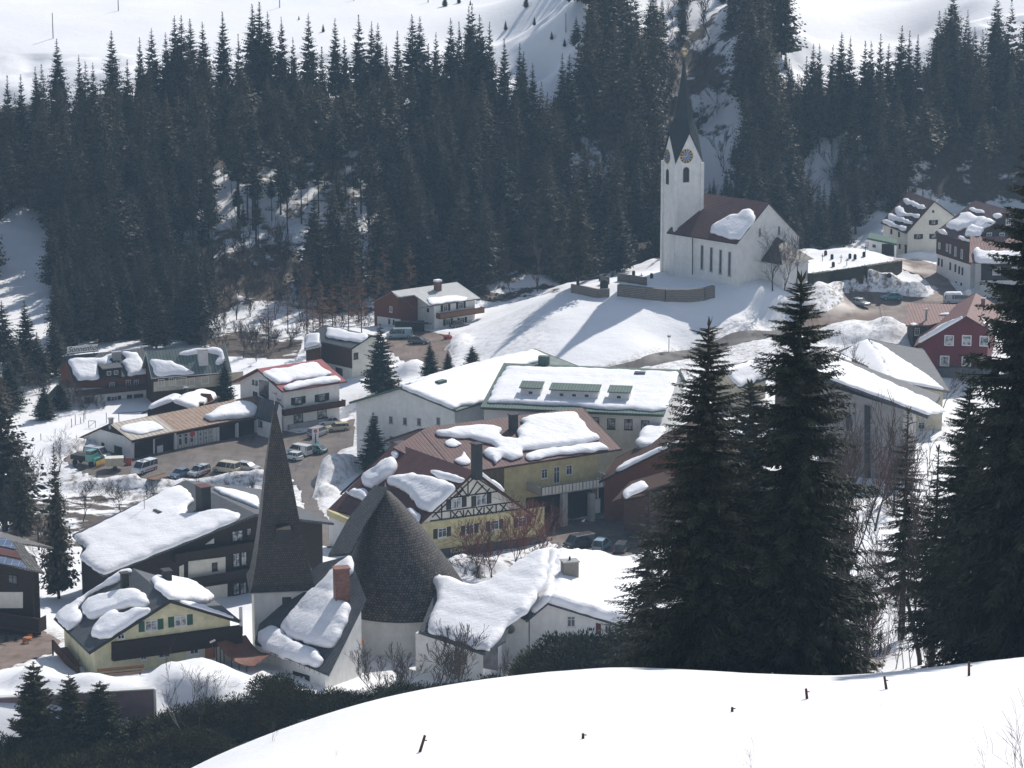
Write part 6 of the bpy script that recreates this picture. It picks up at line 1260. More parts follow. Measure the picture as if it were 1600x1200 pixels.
# ---------------- bare trees ----------------
G_R = 'bare trees behind the snow crest on the right'
for kind, px, foot, ty, lab, gp, dm, w_ in (('bare0', 1208, 456, 352, 'bare tree before the church gable', 'bare trees by the church', 300, .9), ('bare1', 1246, 448, 345, 'bare tree before the church gable', 'bare trees by the church', 300, .9), ('bare2', 1225, 454, 372, 'bare tree before the church gable', 'bare trees by the church', 300, .9),
        ('bare1', 90, 745, 664, 'leafless round-crowned tree left of the car park', None, 300, 1.1), ('birch0', 302, 1195, 1000, 'slender bare birch rising from the hedge at the lower left', None, 200, 1.2), ('bare2', 285, 1150, 1040, 'twisted bare tree before the snow heap', None, 220, 1.2),
        ('bare0', 1296, 1075, 600, 'bare dark tree touching the right side of the tallest spruce', G_R, 170, .6), ('birch1', 1312, 1065, 720, 'pale birch trunk right of the tallest spruce', None, 170, 1.), ('bare2', 1335, 1060, 640, 'bare tree trunk right of the tallest spruce', G_R, 200, .6), ('birch0', 1290, 1062, 560, 'tall pale birch leaning from the tallest spruce', None, 180, .8),
        ('bare1', 1440, 1040, 620, 'bare tree with forked crown before the grey house', None, 200, .8), ('birch1', 1378, 1045, 880, 'thin sapling stem on the shaded mound', 'sapling stems on the mound', 170, .8), ('birch0', 1398, 1046, 860, 'thin sapling stem on the shaded mound', 'sapling stems on the mound', 170, .8), ('birch1', 1412, 1045, 890, 'thin sapling stem on the shaded mound', 'sapling stems on the mound', 170, .8), ('birch0', 1424, 1044, 850, 'thin sapling stem on the shaded mound', 'sapling stems on the mound', 170, .8), ('bare0', 1350, 1050, 850, 'crooked bare tree on the shaded mound', None, 175, .9),
        ('bare0', 1325, 820, 640, 'bare tree before the grey hall wall', 'bare trees before the grey hall', 300, 1.), ('bare2', 1365, 830, 650, 'bare tree before the grey hall wall', 'bare trees before the grey hall', 300, 1.), ('bare1', 1395, 800, 620, 'bare tree before the grey hall wall', 'bare trees before the grey hall', 300, 1.), ('bare1', 1340, 650, 508, 'bare tree overlapping the smooth snow roof', None, 300, .8), ('bare2', 1470, 650, 560, 'small bare tree before the grey house gable', None, 300, .9), ('birch0', 1378, 508, 466, 'thin sapling in the square with a shadow on the snow', None, 300, .9), ('bare0', 1012, 675, 612, 'small bare tree beside the school wall', None, 300, 1.1),
        ('bare0', 45, 800, 690, 'brown leafless tree at the left edge', 'brown bare trees at the left', 300, 1.2), ('bare2', 62, 860, 740, 'brown leafless tree at the left edge', 'brown bare trees at the left', 300, 1.2), ('bare1', 130, 815, 750, 'brown leafless tree at the left edge', 'brown bare trees at the left', 300, 1.3), ('bare1', 75, 900, 790, 'brown leafless tree at the left edge', 'brown bare trees at the left', 300, 1.2), ('bare0', 190, 800, 750, 'brown leafless tree at the left edge', 'brown bare trees at the left', 300, 1.3), ('bare2', 20, 870, 760, 'brown leafless tree at the left edge', 'brown bare trees at the left', 300, 1.2),
        ('bare2', 622, 800, 702, 'bare young tree in front of the inn roof snow', 'bare trees before the half-timbered wing', 300, .9), ('bare1', 655, 815, 745, 'bare young tree in front of the inn roof snow', 'bare trees before the half-timbered wing', 300, 1.), ('bare1', 380, 560, 500, 'grey bare tree at the snowy forest foot', 'bare trees at the forest foot', 400, 1.), ('bare2', 400, 565, 520, 'grey bare tree at the snowy forest foot', 'bare trees at the forest foot', 400, 1.)):
    p, h_ = tip_to(px, foot, ty, dm); plant(kind, 'bare_tree', p, h_, lab, gp, w_=w_)
for kind, px, foot, ty, lab, gp, w_ in (('shrub0', 625, 1085, 1000, 'leafless shrub before the round chapel wall', 'leafless shrubs by the chapel', 1.5), ('shrub1', 676, 1085, 985, 'leafless shrub before the round chapel wall', 'leafless shrubs by the chapel', 1.5), ('shrub0', 720, 1085, 975, 'leafless shrub before the round chapel wall', 'leafless shrubs by the chapel', 1.4), ('shrub1', 590, 1082, 1010, 'leafless shrub before the round chapel wall', 'leafless shrubs by the chapel', 1.2), ('shrub0', 790, 1078, 1010, 'leafless shrub before the round chapel wall', 'leafless shrubs by the chapel', .8),
        ('redshrub', 748, 900, 805, 'reddish leafless tree before the half-timbered wing', 'reddish trees before the half-timbered wing', 1.1), ('redshrub', 795, 890, 768, 'reddish leafless tree before the half-timbered wing', 'reddish trees before the half-timbered wing', 1.), ('redshrub', 838, 870, 775, 'reddish leafless tree before the half-timbered wing', 'reddish trees before the half-timbered wing', 1.), ('redshrub', 770, 905, 800, 'reddish leafless tree before the half-timbered wing', 'reddish trees before the half-timbered wing', 1.1),
        ('redshrub', 1300, 800, 690, 'tangled brown undergrowth tree behind the tallest spruce', 'brown undergrowth trees', 1.), ('redshrub', 1370, 790, 690, 'tangled brown undergrowth tree behind the tallest spruce', 'brown undergrowth trees', 1.), ('redshrub', 1340, 1040, 900, 'tangled brown undergrowth tree behind the tallest spruce', 'brown undergrowth trees', .8)):
    p, h_ = tip_to(px, foot, ty, 200); plant(kind, 'bare_shrub', p, h_, lab, gp, cat='shrub', w_=w_, base_h=5. if kind == 'redshrub' else 4.)
for px, foot, h_ in ((110, 622, 5), (60, 615, 5), (30, 622, 5), (135, 640, 6), (320, 548, 5), (10, 600, 5), (160, 640, 3.5), (395, 770, 3), (355, 775, 3), (420, 765, 3), (310, 770, 2.5), (130, 775, 3), (180, 780, 3), (230, 785, 3), (100, 800, 3)):
    p = PT(px, foot, dmin=300); plant('shrub%d' % rs.randint(0, 2), 'bare_shrub', p, h_, 'brown leafless bush among the houses on the left', 'brown bushes on the left', cat='shrub', w_=1.5, base_h=4.)
# evergreen bushes behind the crest
BL = 'evergreen bush in the hedge behind the snow crest'; BG = 'evergreen bushes behind the crest'
for px, top, h_ in [(x, 1178-(x+20)*.02+14*math.sin(x*.07), 4.4) for x in range(-20, 230, 36)]+[(x, 1130-(x-230)*.21+9*math.sin(x*.11), 4.2) for x in range(225, 430, 27)]+[(x, 1090-(x-440)*.075+5*math.sin(x*.2), 3.2) for x in range(440, 830, 26)]+[(840, 1030, 4.6), (868, 1008, 5.2), (895, 992, 5.6), (922, 1000, 5.2), (950, 1000, 5.2), (978, 985, 6.2), (1005, 985, 6.2), (1030, 1000, 6), (1060, 1010, 6), (430, 1062, 3.4), (455, 1078, 3), (370, 1100, 3.2), (1100, 1020, 6), (855, 1040, 4), (905, 1030, 4.6), (960, 1030, 5)]+[(x, 1200, 5) for x in range(-10, 290, 30)]+[(x, 1172+(250-x)*.05, 4.5) for x in range(-20, 330, 33)]+[(x, 1150-(x-250)*.12, 4.) for x in range(250, 440, 24)]+[(x, 1225, 5) for x in range(0, 260, 36)]:
    D_ = (291 if top < 1140 else 284 if top < 1190 else 278) if px < 430 else 292 if px < 830 else 288
    q = PD(px, top, D_); tz = TZ(q.x, q.y); h_ = min(max(h_, 2.2), max(2.0, q.z-tz+1.2)); p = Vector((q.x, q.y, min(q.z-h_*.9, max(tz-.4, q.z-h_*.9)) if q.z-h_*.9 > tz-2.5 else tz-.5))
    plant('yew%d' % rs.randint(0, 3), 'evergreen_bush', (p.x, p.y, p.z), h_*rs.uniform(.92, 1.1), BL, BG, cat='bush', w_=1.25, base_h=2.4)
for px, foot, h_ in ((1330, 1035, 3.5), (1348, 1048, 2.5), (1300, 1045, 3), (1365, 1030, 3), (1450, 1040, 3), (1480, 1038, 3.5), (1530, 1030, 3), (1345, 930, 4), (1385, 900, 4), (1430, 880, 4), (1330, 870, 5), (1460, 930, 4), (1360, 810, 4), (1400, 800, 4), (1440, 815, 4)):
    p = PT(px, foot, dmin=160); plant('shrub%d' % rs.randint(0, 2), 'bare_shrub', p, h_, 'brown leafless brush among the trunks on the mound right of the giant spruces', 'brown brush on the right-hand mound', cat='shrub', w_=1.5, base_h=4.)
for px, foot, s_ in ((1345, 1046, 1.6), (1362, 1044, 1.1), (1325, 1040, 1.3)):
    p = PT(px, foot, dmin=160); o = thing('boulder', p, 'dark half-buried boulder just behind the snow crest', 'boulder', 'boulders behind the crest'); bm_ = bmesh.new(); bmesh.ops.create_icosphere(bm_, subdivisions=3, radius=s_)
    for v_ in bm_.verts: v_.co *= 1+.35*float(fbm(np.array([v_.co.x*1.3+px]), np.array([v_.co.y*1.3+v_.co.z*2]), 1.1, 5, 3)[0]); v_.co.z *= .6
    me = bpy.data.meshes.new('rock'); bm_.to_mesh(me); bm_.free(); me.materials.append(M['stone']); q = bpy.data.objects.new('rock', me); link(q, o)
# foreground twigs
for px, foot, h_, lab, kd in ((1590, 1200, 3.0, 'bare branching twigs poking through the snow at the lower right corner', 'twigs'), (1545, 1215, 2.0, 'low thin twigs at the bottom right, left of the corner ones', 'twigs'), (1610, 1225, 3.6, 'twigs cut off by the lower right corner', 'twigs'), (1180, 1212, 1.7, 'two thin twigs at the bottom edge', 'twigs'), (425, 1158, 1.8, 'small tuft of twigs on the crest at the left', 'twigs'), (1376, 1106, .45, 'single short twig in the snow near the short stake', 'twigs'), (523, 1184, .6, 'single thin stalk left of the leaning stake', 'twigs')):
    p = PT(px, foot, dmin=90); plant(kd, 'twig_shrub', p, h_, lab, cat='shrub', base_h=4., w_=1.)
for i, (px, foot, top, lean, lab) in enumerate(((656, 1175, 1149, -.3, 'leftmost leaning fence stake in the foreground snow'), (911, 1154, 1146, 0, 'stubby fence stake with a small hook in the mid foreground'), (1144, 1112, 1105, 0, 'shortest fence stake, barely above the snow'), (1261, 1092, 1076, .12, 'fence stake with a nail, just below the big spruces'), (1385, 1077, 1057, .18, 'second fence stake from the right on the crest'), (1514, 1056, 1034, .03, 'rightmost fence stake on the crest'))):
    p = PT(px, foot, dmin=90); h_ = PD(px, top, p.y).z-p.z; o = thing('fence_stake', p, lab, 'stake', 'fence stakes in the foreground snow'); d = Vector((-lean, 0, 1)); mk('stake', MB().tube(p-d*.4, p+d*h_, .075, .06, 6), 'wood_brown', o)
    mk('nail', MB().box(p+d*h_*.7+Vector((.09, 0, 0)), (.07, 0, 0), (0, .02, 0), (0, 0, .02)), 'dark', o)
# ---------------- vehicles ----------------
def vehicle(kind, px, py, ang, paint, label, cat='car', L=4.3, W=1.75, Hh=1.45, stripe=None, top=None, dmin=250, rack=False, snowy=False):
    p = PT(px, py, Z0-.12, dmin=dmin); r_ = thing({'van': 'parked_van', 'truck': 'truck'}.get(kind, 'parked_car'), p, label, cat, 'vehicles parked in the village')
    r_.rotation_euler.z = R(ang)
    def part(nm, mb, mt, par=None, sm=False, bv=0):
        o = mesh(nm, mb.v, mb.f, mt, None, smooth=False); o.parent = par or r_
        if bv: bevel(o, bv, 2)
        return o
    van = kind == 'van'; hb = .34; belt = .88 if not van else 1.0
    if kind == 'car': st = [(-L/2, .72, .93), (-L/2+.5, .92, 1), (L/2-1.25, .92, 1), (L/2-.15, .74, .95), (L/2, .5, .86)]; g0, g1, r0_, r1_ = -L/2+.25, L/2-1.15, -L/2+.95, L/2-1.95
    elif kind == 'estate': st = [(-L/2, .85, .94), (-L/2+.3, .95, 1), (L/2-1.1, .95, 1), (L/2-.15, .8, .95), (L/2, .5, .88)]; g0, g1, r0_, r1_ = -L/2+.08, L/2-.95, -L/2+.35, L/2-1.8
    else: st = [(-L/2, 1., .97), (-L/2+.2, 1.05, 1), (L/2-.85, 1.05, 1), (L/2-.15, .88, .96), (L/2, .5, .9)]; g0, g1, r0_, r1_ = -L/2+.03, L/2-.6, -L/2+.15, L/2-1.35
    b = MB(); vs = []
    for x, zt, ww in st:
        w2 = W/2*ww; vs += [(x, -w2, .25), (x, -w2, .62*zt+.08), (x, -w2*.94, zt), (x, w2*.94, zt), (x, w2, .62*zt+.08), (x, w2, .25)]
    n = len(st); b.add(vs, [(6*i+j, 6*i+(j+1) % 6, 6*i+6+(j+1) % 6, 6*i+6+j) for i in range(n-1) for j in range(6)]+[(5, 4, 3, 2, 1, 0), tuple(6*(n-1)+j for j in range(6))]); part('body', b, paint, bv=.06)
    wb, wt = W/2*.93, W/2*.78 if not van else W/2*.86; zb = belt-.02
    b = MB().add([(g0, -wb, zb), (g1, -wb, zb), (g1, wb, zb), (g0, wb, zb), (r0_, -wt, Hh-.05), (r1_, -wt, Hh-.05), (r1_, wt, Hh-.05), (r0_, wt, Hh-.05)], [(0, 1, 5, 4), (1, 2, 6, 5), (2, 3, 7, 6), (3, 0, 4, 7), (4, 5, 6, 7), (3, 2, 1, 0)]); part('windows', b, 'glass')
    b = MB().bx(r0_-.05, -wt-.01, Hh-.07, r1_+.05, wt+.01, Hh); part('roof', b, top or paint, bv=.03)
    b = MB()
    for sy in (-1, 1):
        for (xa, xb) in ((g0, r0_), (g1, r1_), ((g0+g1)/2-.1, (r0_+r1_)/2-.05))+(((g0*.45+g1*.55)-L*.22, (r0_*.5+r1_*.5)-L*.22),)*(kind != 'car'):
            b.tube((xa, sy*(wb+.005), zb), (xb, sy*(wt+.005), Hh-.05), .045, .04, 5)
        if van and paint != 'p_beige' and kind == 'van' and stripe != 'win': b.prism([(g0+.2, sy*(wb+.01), zb+.02), (g0+L*.3, sy*(wb+.01), zb+.02), (g0+L*.3, sy*(wt+.015), Hh-.12), (g0+.3, sy*(wt+.015), Hh-.12)], (0, sy*.01, 0)) if stripe is None else None
    part('pillars', b, paint)
    if stripe in ('p_red',):
        for sy in (-1, 1): part('stripe', MB().prism([(-L/2+.3, sy*(W/2+.004), .45), (L/2-1.4, sy*(W/2+.004), .45), (L/2-1.8, sy*(W/2+.004), .62), (-L/2+.3, sy*(W/2+.004), .66)], (0, sy*.012, 0)), stripe)
    for sx in (-1, 1):
        for sy in (-1, 1):
            x = sx*(L/2-.82); y = sy*(W/2-.1); wl = part('wheel', MB().tube((x, y-.11, .31), (x, y+.11, .31), .31, k=16), 'tyre'); o = mk('rim', MB().tube((x, y-.12, .31), (x, y+.12, .31), .18, k=12), 'rim'); o.parent = wl
    for sy in (-1, 1):
        part('headlight', MB().bx(L/2-.1, sy*W*.34-.16, .56, L/2+.015, sy*W*.34+.16, .7), 'pale'); part('taillight', MB().bx(-L/2-.015, sy*W*.38-.1, .6, -L/2+.06, sy*W*.38+.1, .85), 'p_red')
    part('number_plate', MB().bx(L/2-.05, -.26, .36, L/2+.03, .26, .47), 'pale'); part('bumper', MB().bx(L/2-.12, -W*.44, .26, L/2+.03, W*.44, .42).bx(-L/2-.03, -W*.44, .28, -L/2+.1, W*.44, .45), 'dark' if paint not in ('p_white',) else paint)
    if rack: part('roof_bar', MB().bx(-.3, -wt, Hh, -.2, wt, Hh+.08).bx(.5, -.3, Hh, .7, .3, Hh+.12), 'p_blue')
    if snowy:
        V, T_, dd, nb = fill([(-L/2+.1, -W/2+.05), (L/2-1.3, -W/2+.05), (L/2-1.2, W/2-.05), (-L/2+.1, W/2-.05)], .3, None); o = mesh('snow_load', np.c_[V, Hh+.5*np.sqrt(np.clip(dd/.45, 0, 1))-.08], T_, 'snow', None, smooth=True, uv=False); o.parent = r_
    return r_
vehicle('van', 226, 737, 236, 'p_white', 'white van with a red stripe at the left of the car park', 'van', 4.9, 1.9, 1.95, stripe='p_red', rack=True)
vehicle('car', 281, 746, 240, 'p_blue', 'dark blue saloon beside the flat trailer')
vehicle('estate', 311, 742, 238, 'p_silver', 'silver estate car with a red stripe and roof bar', L=4.5, Hh=1.6, stripe='p_red', rack=True)
vehicle('van', 354, 738, 152, 'p_beige', 'beige old camper van in the car park', 'van', 4.6, 1.85, 1.95, stripe='win', top='p_beige')
vehicle('estate', 388, 735, 330, 'p_silver', 'silver hatchback nose to nose behind the beige van', L=4.0)
vehicle('van', 152, 716, 330, 'p_silver', 'grey-white van behind the green truck by the garage gable', 'van', 4.7, 1.9, 2.0)
vehicle('van', 497, 681, 60, 'p_silver', 'silver people carrier in front of the guest house', 'van', 4.4, 1.75, 1.7)
vehicle('estate', 527, 673, 195, 'p_beige', 'cream estate car nearest the white hall wall', L=4.3)
vehicle('car', 514, 664, 195, 'p_white', 'white car half hidden behind the cream estate', L=4.2)
vehicle('van', 468, 710, 145, 'p_white', 'white delivery van with rear window, right of the shingled spire', 'van', 4.5, 1.8, 1.85)
vehicle('car', 492, 707, 150, 'p_teal', 'blue-green car next to the white delivery van')
vehicle('estate', 456, 718, 150, 'p_white', 'small white car just right of the shingled spire', L=3.8)
vehicle('van', 905, 855, 215, 'p_black', 'black van parked before the inn garages', 'van', 4.9, 1.9, 1.95)
vehicle('estate', 940, 858, 70, 'p_lblue', 'pale blue off-road car with a spare wheel on its back', L=4.2, Hh=1.75)
vehicle('estate', 972, 862, 75, 'p_black', 'dark estate car close to the spruce branches', L=4.6, Hh=1.6)
vehicle('car', 962, 796, 200, 'p_blue', 'blue car in the shadow under the inn terrace', dmin=380)
vehicle('van', 624, 528, 185, 'p_lblue', 'pale blue and white van in front of the forest house porch', 'van', 5.2, 1.9, 2.0)
vehicle('car', 655, 537, 340, 'p_black', 'dark blue-black car in the forest house yard')
vehicle('car', 718, 512, 20, 'p_black', 'dark car right of the forest house, near the snow slope', L=4.)
vehicle('car', 1344, 477, 310, 'p_silver', 'silver car by the dirty snow bank on the square')
vehicle('car', 1393, 468, 185, 'p_teal', 'dark teal car at the foot of the snow bank')
vehicle('van', 1494, 474, 0, 'p_silver', 'van with a thick load of snow on the square', 'van', 5, 1.9, 1.95, snowy=True)
# green plough truck
p = PT(136, 726, Z0-.12, dmin=300); t_ = thing('plough_truck', p, 'green truck with an orange-yellow snow plough blade at the garage gable', 'truck'); t_.rotation_euler.z = R(-25)
def tp(nm, mb, mt): o = mesh(nm, mb.v, mb.f, mt); o.parent = t_; return o
tp('cab', MB().bx(.3, -.95, .8, 1.7, .95, 2.0), 'p_green'); tp('cab_roof', MB().bx(.35, -.9, 2.55, 1.5, .9, 2.65), 'p_green'); tp('windows', MB().bx(.4, -.88, 2.0, 1.55, .88, 2.55), 'glass'); tp('load_bed', MB().bx(-2.6, -1., .9, .2, 1., 1.7), 'dark'); tp('bonnet', MB().bx(1.7, -.8, .7, 2.3, .8, 1.4), 'p_green')
tp('plough_blade', MB().prism([(2.7, -1.5, .1), (2.95, -1.5, .6), (2.85, -1.5, 1.1), (2.75, -1.5, 1.1), (2.82, -1.5, .6), (2.6, -1.5, .1)], (0, 3., 0)), 'p_yellow'); tp('plough_arm', MB().tube((2.2, -.4, .6), (2.75, -.4, .6), .07).tube((2.2, .4, .6), (2.75, .4, .6), .07), 'dark')
for x in (-1.8, 1.4):
    for y in (-.9, .9): tp('wheel', MB().tube((x, y-.15, .45), (x, y+.15, .45), .45, k=16), 'tyre')
p = PT(180, 733, Z0-.12, dmin=300); t_ = thing('box_trailer', p, 'tan box trailer left of the white striped van', 'trailer'); t_.rotation_euler.z = R(10)
tp('box', MB().bx(-1.6, -.9, .7, 1.4, .9, 2.0), 'beige'); tp('lid', MB().bx(-1.65, -.95, 2., 1.45, .95, 2.08), 'cream'); tp('drawbar', MB().tube((1.4, 0, .6), (2.7, 0, .5), .06), 'dark')
for y in (-.9, .9): tp('wheel', MB().tube((0, y-.12, .35), (0, y+.12, .35), .35, k=14), 'tyre')
p = PT(250, 750, Z0-.12, dmin=300); t_ = thing('flat_trailer', p, 'flat open trailer between the striped van and the blue saloon', 'trailer'); t_.rotation_euler.z = R(235)
tp('deck', MB().bx(-2.2, -.9, .5, 2.2, .9, .6), 'wood_light'); tp('side_rail', MB().bx(-2.2, -.95, .45, 2.2, -.9, .72).bx(-2.2, .9, .45, 2.2, .95, .72), 'concrete'); tp('drawbar', MB().tube((2.2, -.5, .5), (3.4, 0, .45), .05).tube((2.2, .5, .5), (3.4, 0, .45), .05), 'dark')
for y in (-.85, .85): tp('wheel', MB().tube((0, y-.1, .3), (0, y+.1, .3), .3, k=14), 'tyre')
p = PT(201, 726, Z0-.12, dmin=300); t_ = thing('red_bin', p, 'red container by the corner of the garages', 'container'); tp('bin_body', MB().bx(-.5, -.4, 0, .5, .4, 1.1), 'p_red'); tp('bin_lid', MB().bx(-.54, -.44, 1.1, .54, .44, 1.2), 'darkred')
p = PT(697, 530, Z0-.12, dmin=450); t_ = thing('snow_blower', p, 'small bright red snow machine in the forest house yard', 'snow blower'); t_.rotation_euler.z = R(15)
tp('engine', MB().bx(-.5, -.35, .3, .4, .35, .9), 'p_red'); tp('auger', MB().bx(.4, -.7, .05, 1.1, .7, .7), 'p_red'); tp('chute', MB().tube((.6, 0, .7), (.7, 0, 1.4), .14), 'p_red'); tp('handles', MB().tube((-.5, -.3, .7), (-1.4, -.3, 1.1), .03).tube((-.5, .3, .7), (-1.4, .3, 1.1), .03), 'dark')
for y in (-.4, .4): tp('wheel', MB().tube((-.2, y-.08, .22), (-.2, y+.08, .22), .22, k=12), 'tyre')
# pylon sign
p = PT(493, 700, Z0, dmin=400); t_ = thing('pylon_sign', p, 'white upright pylon sign with a red mark beside the parked vans', 'sign'); e_ = Vector((.8, .3, 0)).normalized(); n2 = Vector((e_.y, -e_.x, 0))
mk('sign_board', MB().box(p+ZU*1.9, e_*.55, n2*.12, ZU*1.7), 'p_white', t_); mk('red_mark', MB().disc(p+ZU*3.0+n2*.12, n2, ZU, .34, .03), 'p_red', t_); mk('blue_panel', MB().box(p+ZU*1.7+n2*.13, e_*.12, n2*.015, ZU*.85), 'p_blue', t_)
# street lamp, signs
for nm, px, y0, y1, lab in (('street_lamp', 1045, 552, 526, 'street lamp beside the road under the church slope'),):
    p = PT(px, y0, dmin=400); h_ = PD(px, y1, p.y).z-p.z; t_ = thing(nm, p, lab, 'lamp'); mk('pole', MB().tube(p, p+ZU*h_, .08, .06), 'concrete', t_); mk('lamp_head', MB().tube(p+ZU*(h_-.1), p+ZU*(h_+.25), .3, .42, 10), 'concrete', t_)
p = PT(1389, 445, dmin=400); t_ = thing('round_sign', p, 'round dark sign on a post stuck in the dirty snow bank', 'sign'); mk('pole', MB().tube(p-ZU, p+ZU*1.6, .05), 'concrete', t_); mk('disc', MB().disc(p+ZU*1.9, (0, -1, 0), ZU, .5, .04), 'dark', t_)
p = PT(1513, 462, dmin=400); t_ = thing('satellite_dish', PD(1513, 462, 545), 'pale round satellite dish beside the snow-laden van', 'dish'); q = PD(1513, 457, 545); mk('dish', MB().disc(q, (-.3, -1, .3), ZU, .62, .08, 20), 'pale', t_); mk('pole', MB().tube(q+Vector((0, .1, 0)), q+Vector((0, .1, -2.)), .06), 'concrete', t_)
# ---------------- walls, hedges, graves ----------------
def wall_path(name, pts, hgt, th, mat, label, cat='wall', leafy=0, D=None, snowcap=False):
    P_ = [PT(x, y, dmin=200) if D is None else PD(x, y, D) for x, y in pts]; root = thing(name, P_[len(P_)//2], label, cat); b = MB()
    for a_, c_ in zip(P_[:-1], P_[1:]):
        d = (c_-a_); d.z = 0; d.normalize(); n2 = Vector((-d.y, d.x, 0))*th/2; b.add([a_-n2-ZU*1.5, c_-n2-ZU*1.5, c_+n2-ZU*1.5, a_+n2-ZU*1.5, a_-n2+ZU*hgt, c_-n2+ZU*hgt, c_+n2+ZU*hgt, a_+n2+ZU*hgt], [(0, 1, 5, 4), (2, 3, 7, 6), (4, 5, 6, 7), (1, 2, 6, 5), (3, 0, 4, 7)])
    mk('wall' if not leafy else 'hedge_core', b, mat, root)
    if leafy:
        rs_ = np.random.RandomState(7); pp = []
        for a_, c_ in zip(P_[:-1], P_[1:]):
            n_ = int((c_-a_).length*leafy); t = rs_.rand(n_, 1); q = np.array(a_)*(1-t)+np.array(c_)*t; d = np.array((c_-a_).normalized()); n2 = np.array([-d[1], d[0], 0]); q = q+n2*(rs_.uniform(-.5, .5, (n_, 1))*th)+np.array([0, 0, 1])*rs_.uniform(0, 1, (n_, 1))*hgt; pp.append(q)
        pp = np.concatenate(pp); V = cards(pp, rs_.normal(size=pp.shape)+[0, 0, .4], rs_.uniform(.2, .5, len(pp)), rs_.uniform(.04, .09, len(pp)), rs_); o = bulk('foliage', V-np.array(tuple(root.location)), np.arange(len(V)).reshape(-1, 4), 'hedge_dark', parent=root)
    return root
wall_path('churchyard_wall', [(893, 457), (915, 461), (935, 465), (952, 464)], 1.7, .5, 'stone_wall', 'dark stone wall at the left end of the churchyard slope')
wall_path('churchyard_wall', [(966, 439), (985, 442), (1010, 446)], 1.6, .5, 'stone_wall', 'short stone wall stepping back beside the white graveyard snow')
wall_path('churchyard_wall', [(966, 462), (985, 464), (1010, 467), (1040, 470), (1075, 470), (1100, 468), (1115, 464)], 2.3, .9, 'stone_wall', 'long curved brown wall holding the churchyard in front of the tower', leafy=0)
wall_path('churchyard_wall', [(938, 444), (952, 444)], 1.5, .4, 'stone_wall', 'short wall stub by the small grave arch')
wall_path('cemetery_hedge', [(1266, 443), (1300, 438), (1350, 431), (1405, 422)], 2.0, 1.3, 'hedge_dark', 'straight dark clipped hedge round the snowy cemetery', 'hedge', leafy=60)
c0, c1 = PD(-40, 1093, 297.2), PD(240, 1077, 295.5); r2 = thing('purple_wall', PD(200, 1130, 296), 'long purple-brown retaining wall behind the bushy spruces at the bottom left', 'wall'); mk('wall', MB().prism([c0, c1, c1-ZU*5, c0-ZU*5], (0, .5, 0)), 'purple', r2); mk('coping', MB().prism([c0+Vector((0, -.1, .12)), c1+Vector((.1, -.1, .12)), c1+Vector((.1, -.1, 0)), c0+Vector((0, -.1, 0))], (0, .7, 0)), 'pale', r2)
mk('edge_strip', MB().prism([c1+Vector((0, -.05, 0)), c1+Vector((.25, -.05, 0)), c1+Vector((.25, -.05, -5)), c1+Vector((0, -.05, -5))], (0, .6, 0)), 'pale', r2)
gl = [(1262, 415), (1290, 396), (1300, 402), (1314, 407), (1328, 401), (1336, 402), (1323, 412), (1302, 414), (1350, 398), (1285, 405), (938, 436), (957, 430), (1002, 436), (990, 428), (1018, 432), (1352, 392)]
for i, (px, py) in enumerate(gl):
    p = PT(px, py+3, dmin=400); t_ = thing('gravestone', p, 'dark upright gravestone standing in the churchyard snow', 'gravestone', 'gravestones around the church')
    if i % 3: mk('stone', MB().prism([p+Vector((-.32, 0, -.3)), p+Vector((.32, 0, -.3)), p+Vector((.32, 0, .8)), p+Vector((.18, 0, 1.05)), p+Vector((-.18, 0, 1.05)), p+Vector((-.32, 0, .8))], (0, .18, 0)), 'dark', t_)
    else: mk('cross', MB().box(p+ZU*.7, (.06, 0, 0), (0, .05, 0), (0, 0, .9)).box(p+ZU*1.1, (.35, 0, 0), (0, .048, 0), (0, 0, .06)), 'wood_brown', t_)
p = PT(944, 451, dmin=400); t_ = thing('grave_arch', p, 'dark arched niche in the white snow left of the churchyard wall', 'arch'); mk('arch', MB().prism([p+Vector((-.8, 0, -.5))]+[p+Vector((-.8*math.cos(a_), 0, 1.+.8*math.sin(a_))) for a_ in [math.pi*i/8 for i in range(9)]]+[p+Vector((.8, 0, -.5))], (0, .5, 0)), 'dark', t_)
for i, (px, py, h_) in enumerate(((112, 668, 1.6), (118, 664, 1.8), (131, 660, 1.7), (126, 662, 1.2), (64, 688, 1.2), (133, 655, 1.6), (82, 640, 1.4))):
    p = PT(px, py, dmin=400); t_ = thing('garden_post', p, 'thin post in the snow meadow left of the garages', 'post', 'posts in the snow meadow'); mk('post', MB().tube(p-ZU*.3, p+ZU*h_, .06), 'wood_brown', t_)
p = PT(193, 662, dmin=400); t_ = thing('carpet_frame', p, 'dark metal frame of two posts and a bar above the garage roof', 'frame'); mk('posts', MB().tube(p-Vector((.8, 0, .5)), p+Vector((-.8, 0, 1.9)), .07).tube(p+Vector((-3, 0, -.5)), p+Vector((-3, 0, 2)), .06), 'dark', t_); mk('crossbar', MB().tube(p+Vector((-.8, 0, 1.9)), p+Vector((3.6, 1.5, 1.9)), .06), 'dark', t_)
p = PT(144, 668, dmin=400); t_ = thing('garden_trestle', p, 'small square wooden trestle in the snow above the garages', 'trestle'); mk('frame', MB().tube(p+Vector((-.6, 0, 0)), p+Vector((-.6, 0, 1.2)), .05).tube(p+Vector((.6, 0, 0)), p+Vector((.6, 0, 1.2)), .05).tube(p+Vector((-.6, 0, 1.2)), p+Vector((.6, 0, 1.2)), .05).tube(p+Vector((-.6, 0, .1)), p+Vector((.6, 0, 1.1)), .04), 'wood_brown', t_)
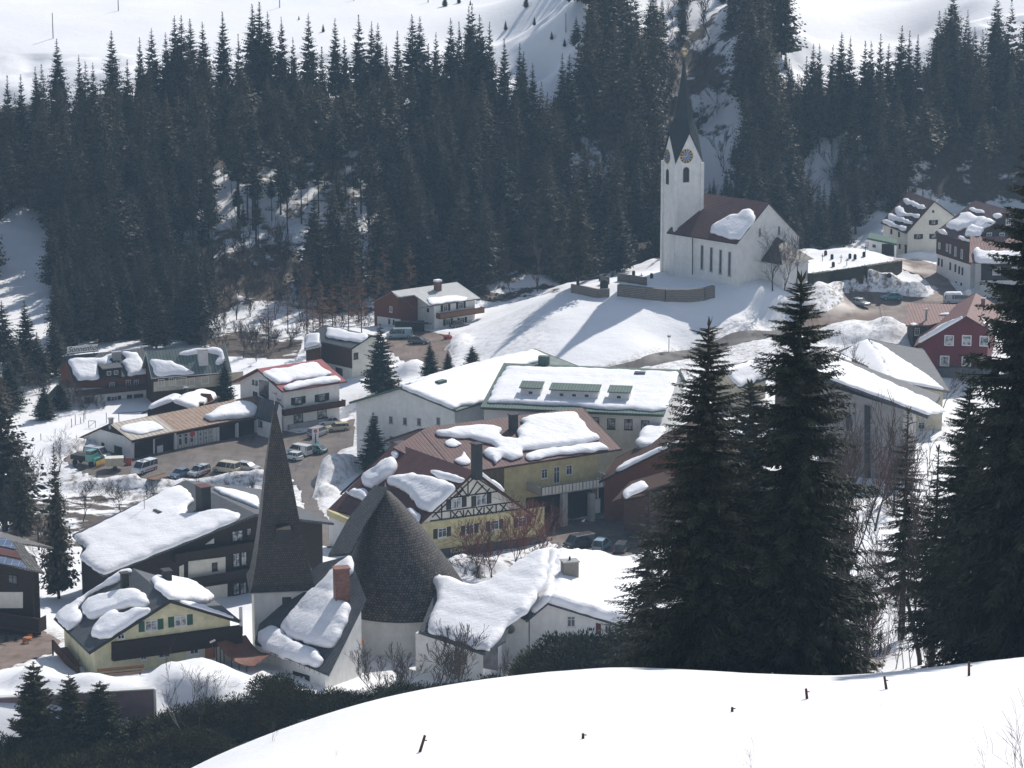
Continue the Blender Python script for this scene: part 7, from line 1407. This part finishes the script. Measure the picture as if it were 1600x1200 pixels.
# terrace furniture
p = PT(44, 1008, dmin=300); t_ = thing('terrace_table', p, 'round orange table on the brown terrace of the solar house', 'table'); mk('tabletop', MB().disc(p+ZU*.95, ZU, Vector((0, 1, 0)), .55, .06), 'orange_wood', t_); mk('table_leg', MB().tube(p, p+ZU*.95, .05), 'dark', t_)
for i, (px, py) in enumerate(((38, 1010), (47, 1004), (25, 1006), (10, 1006))):
    p = PT(px, py, dmin=300); t_ = thing('terrace_chair', p, ('orange chair beside the round terrace table' if i < 2 else 'dark chair under the balcony of the solar house'), 'chair', ('orange' if i < 2 else 'dark')+' chairs on the terrace'); mt = 'orange_wood' if i < 2 else 'dark'
    mk('seat', MB().box(p+ZU*.45, (.25, 0, 0), (0, .25, 0), (0, 0, .03)), mt, t_); mk('backrest', MB().box(p+ZU*.75+Vector((0, .25, 0)), (.25, 0, 0), (0, .03, 0), (0, 0, .28)), mt, t_)
    for sx in (-1, 1):
        for sy in (-1, 1): mk('leg', MB().tube(p+Vector((sx*.2, sy*.2, 0)), p+Vector((sx*.2, sy*.2, .45)), .02, k=4), mt, t_)
# lamp post by yellow house, log, snow load pieces
p = PD(332, 1040, 312); t_ = thing('garden_lamp', Vector((p.x, p.y, 8.5)), 'thin dark lamp post in the snow by the orange door', 'lamp'); mk('pole', MB().tube(Vector((p.x, p.y, 8)), PD(332, 1003, 312), .06), 'dark', t_); mk('lamp_head', MB().box(PD(332, 1002, 312), (.3, 0, .15), (0, .12, 0), (-.04, 0, .08)), 'concrete', t_)
# ---------------- haze ----------------
bpy.ops.mesh.primitive_cube_add(size=1) if False else None
hz = MB().bx(-300, -40, -12, 300, 1095, 230); o = mesh('haze', hz.v, hz.f, 'ground', uv=False); o.data.materials.clear()
m = bpy.data.materials.new('haze'); m.use_nodes = True; nt = m.node_tree; nt.nodes.remove(nt.nodes['Principled BSDF']); pv = nt.nodes.new('ShaderNodeVolumePrincipled'); pv.inputs['Density'].default_value = HAZE_D
pv.inputs['Color'].default_value = (.48, .74, 1., 1); pv.inputs['Anisotropy'].default_value = .25; nt.links.new(pv.outputs[0], nt.nodes['Material Output'].inputs['Volume']); o.data.materials.append(m)
tag(o, None, None, kind='stuff')
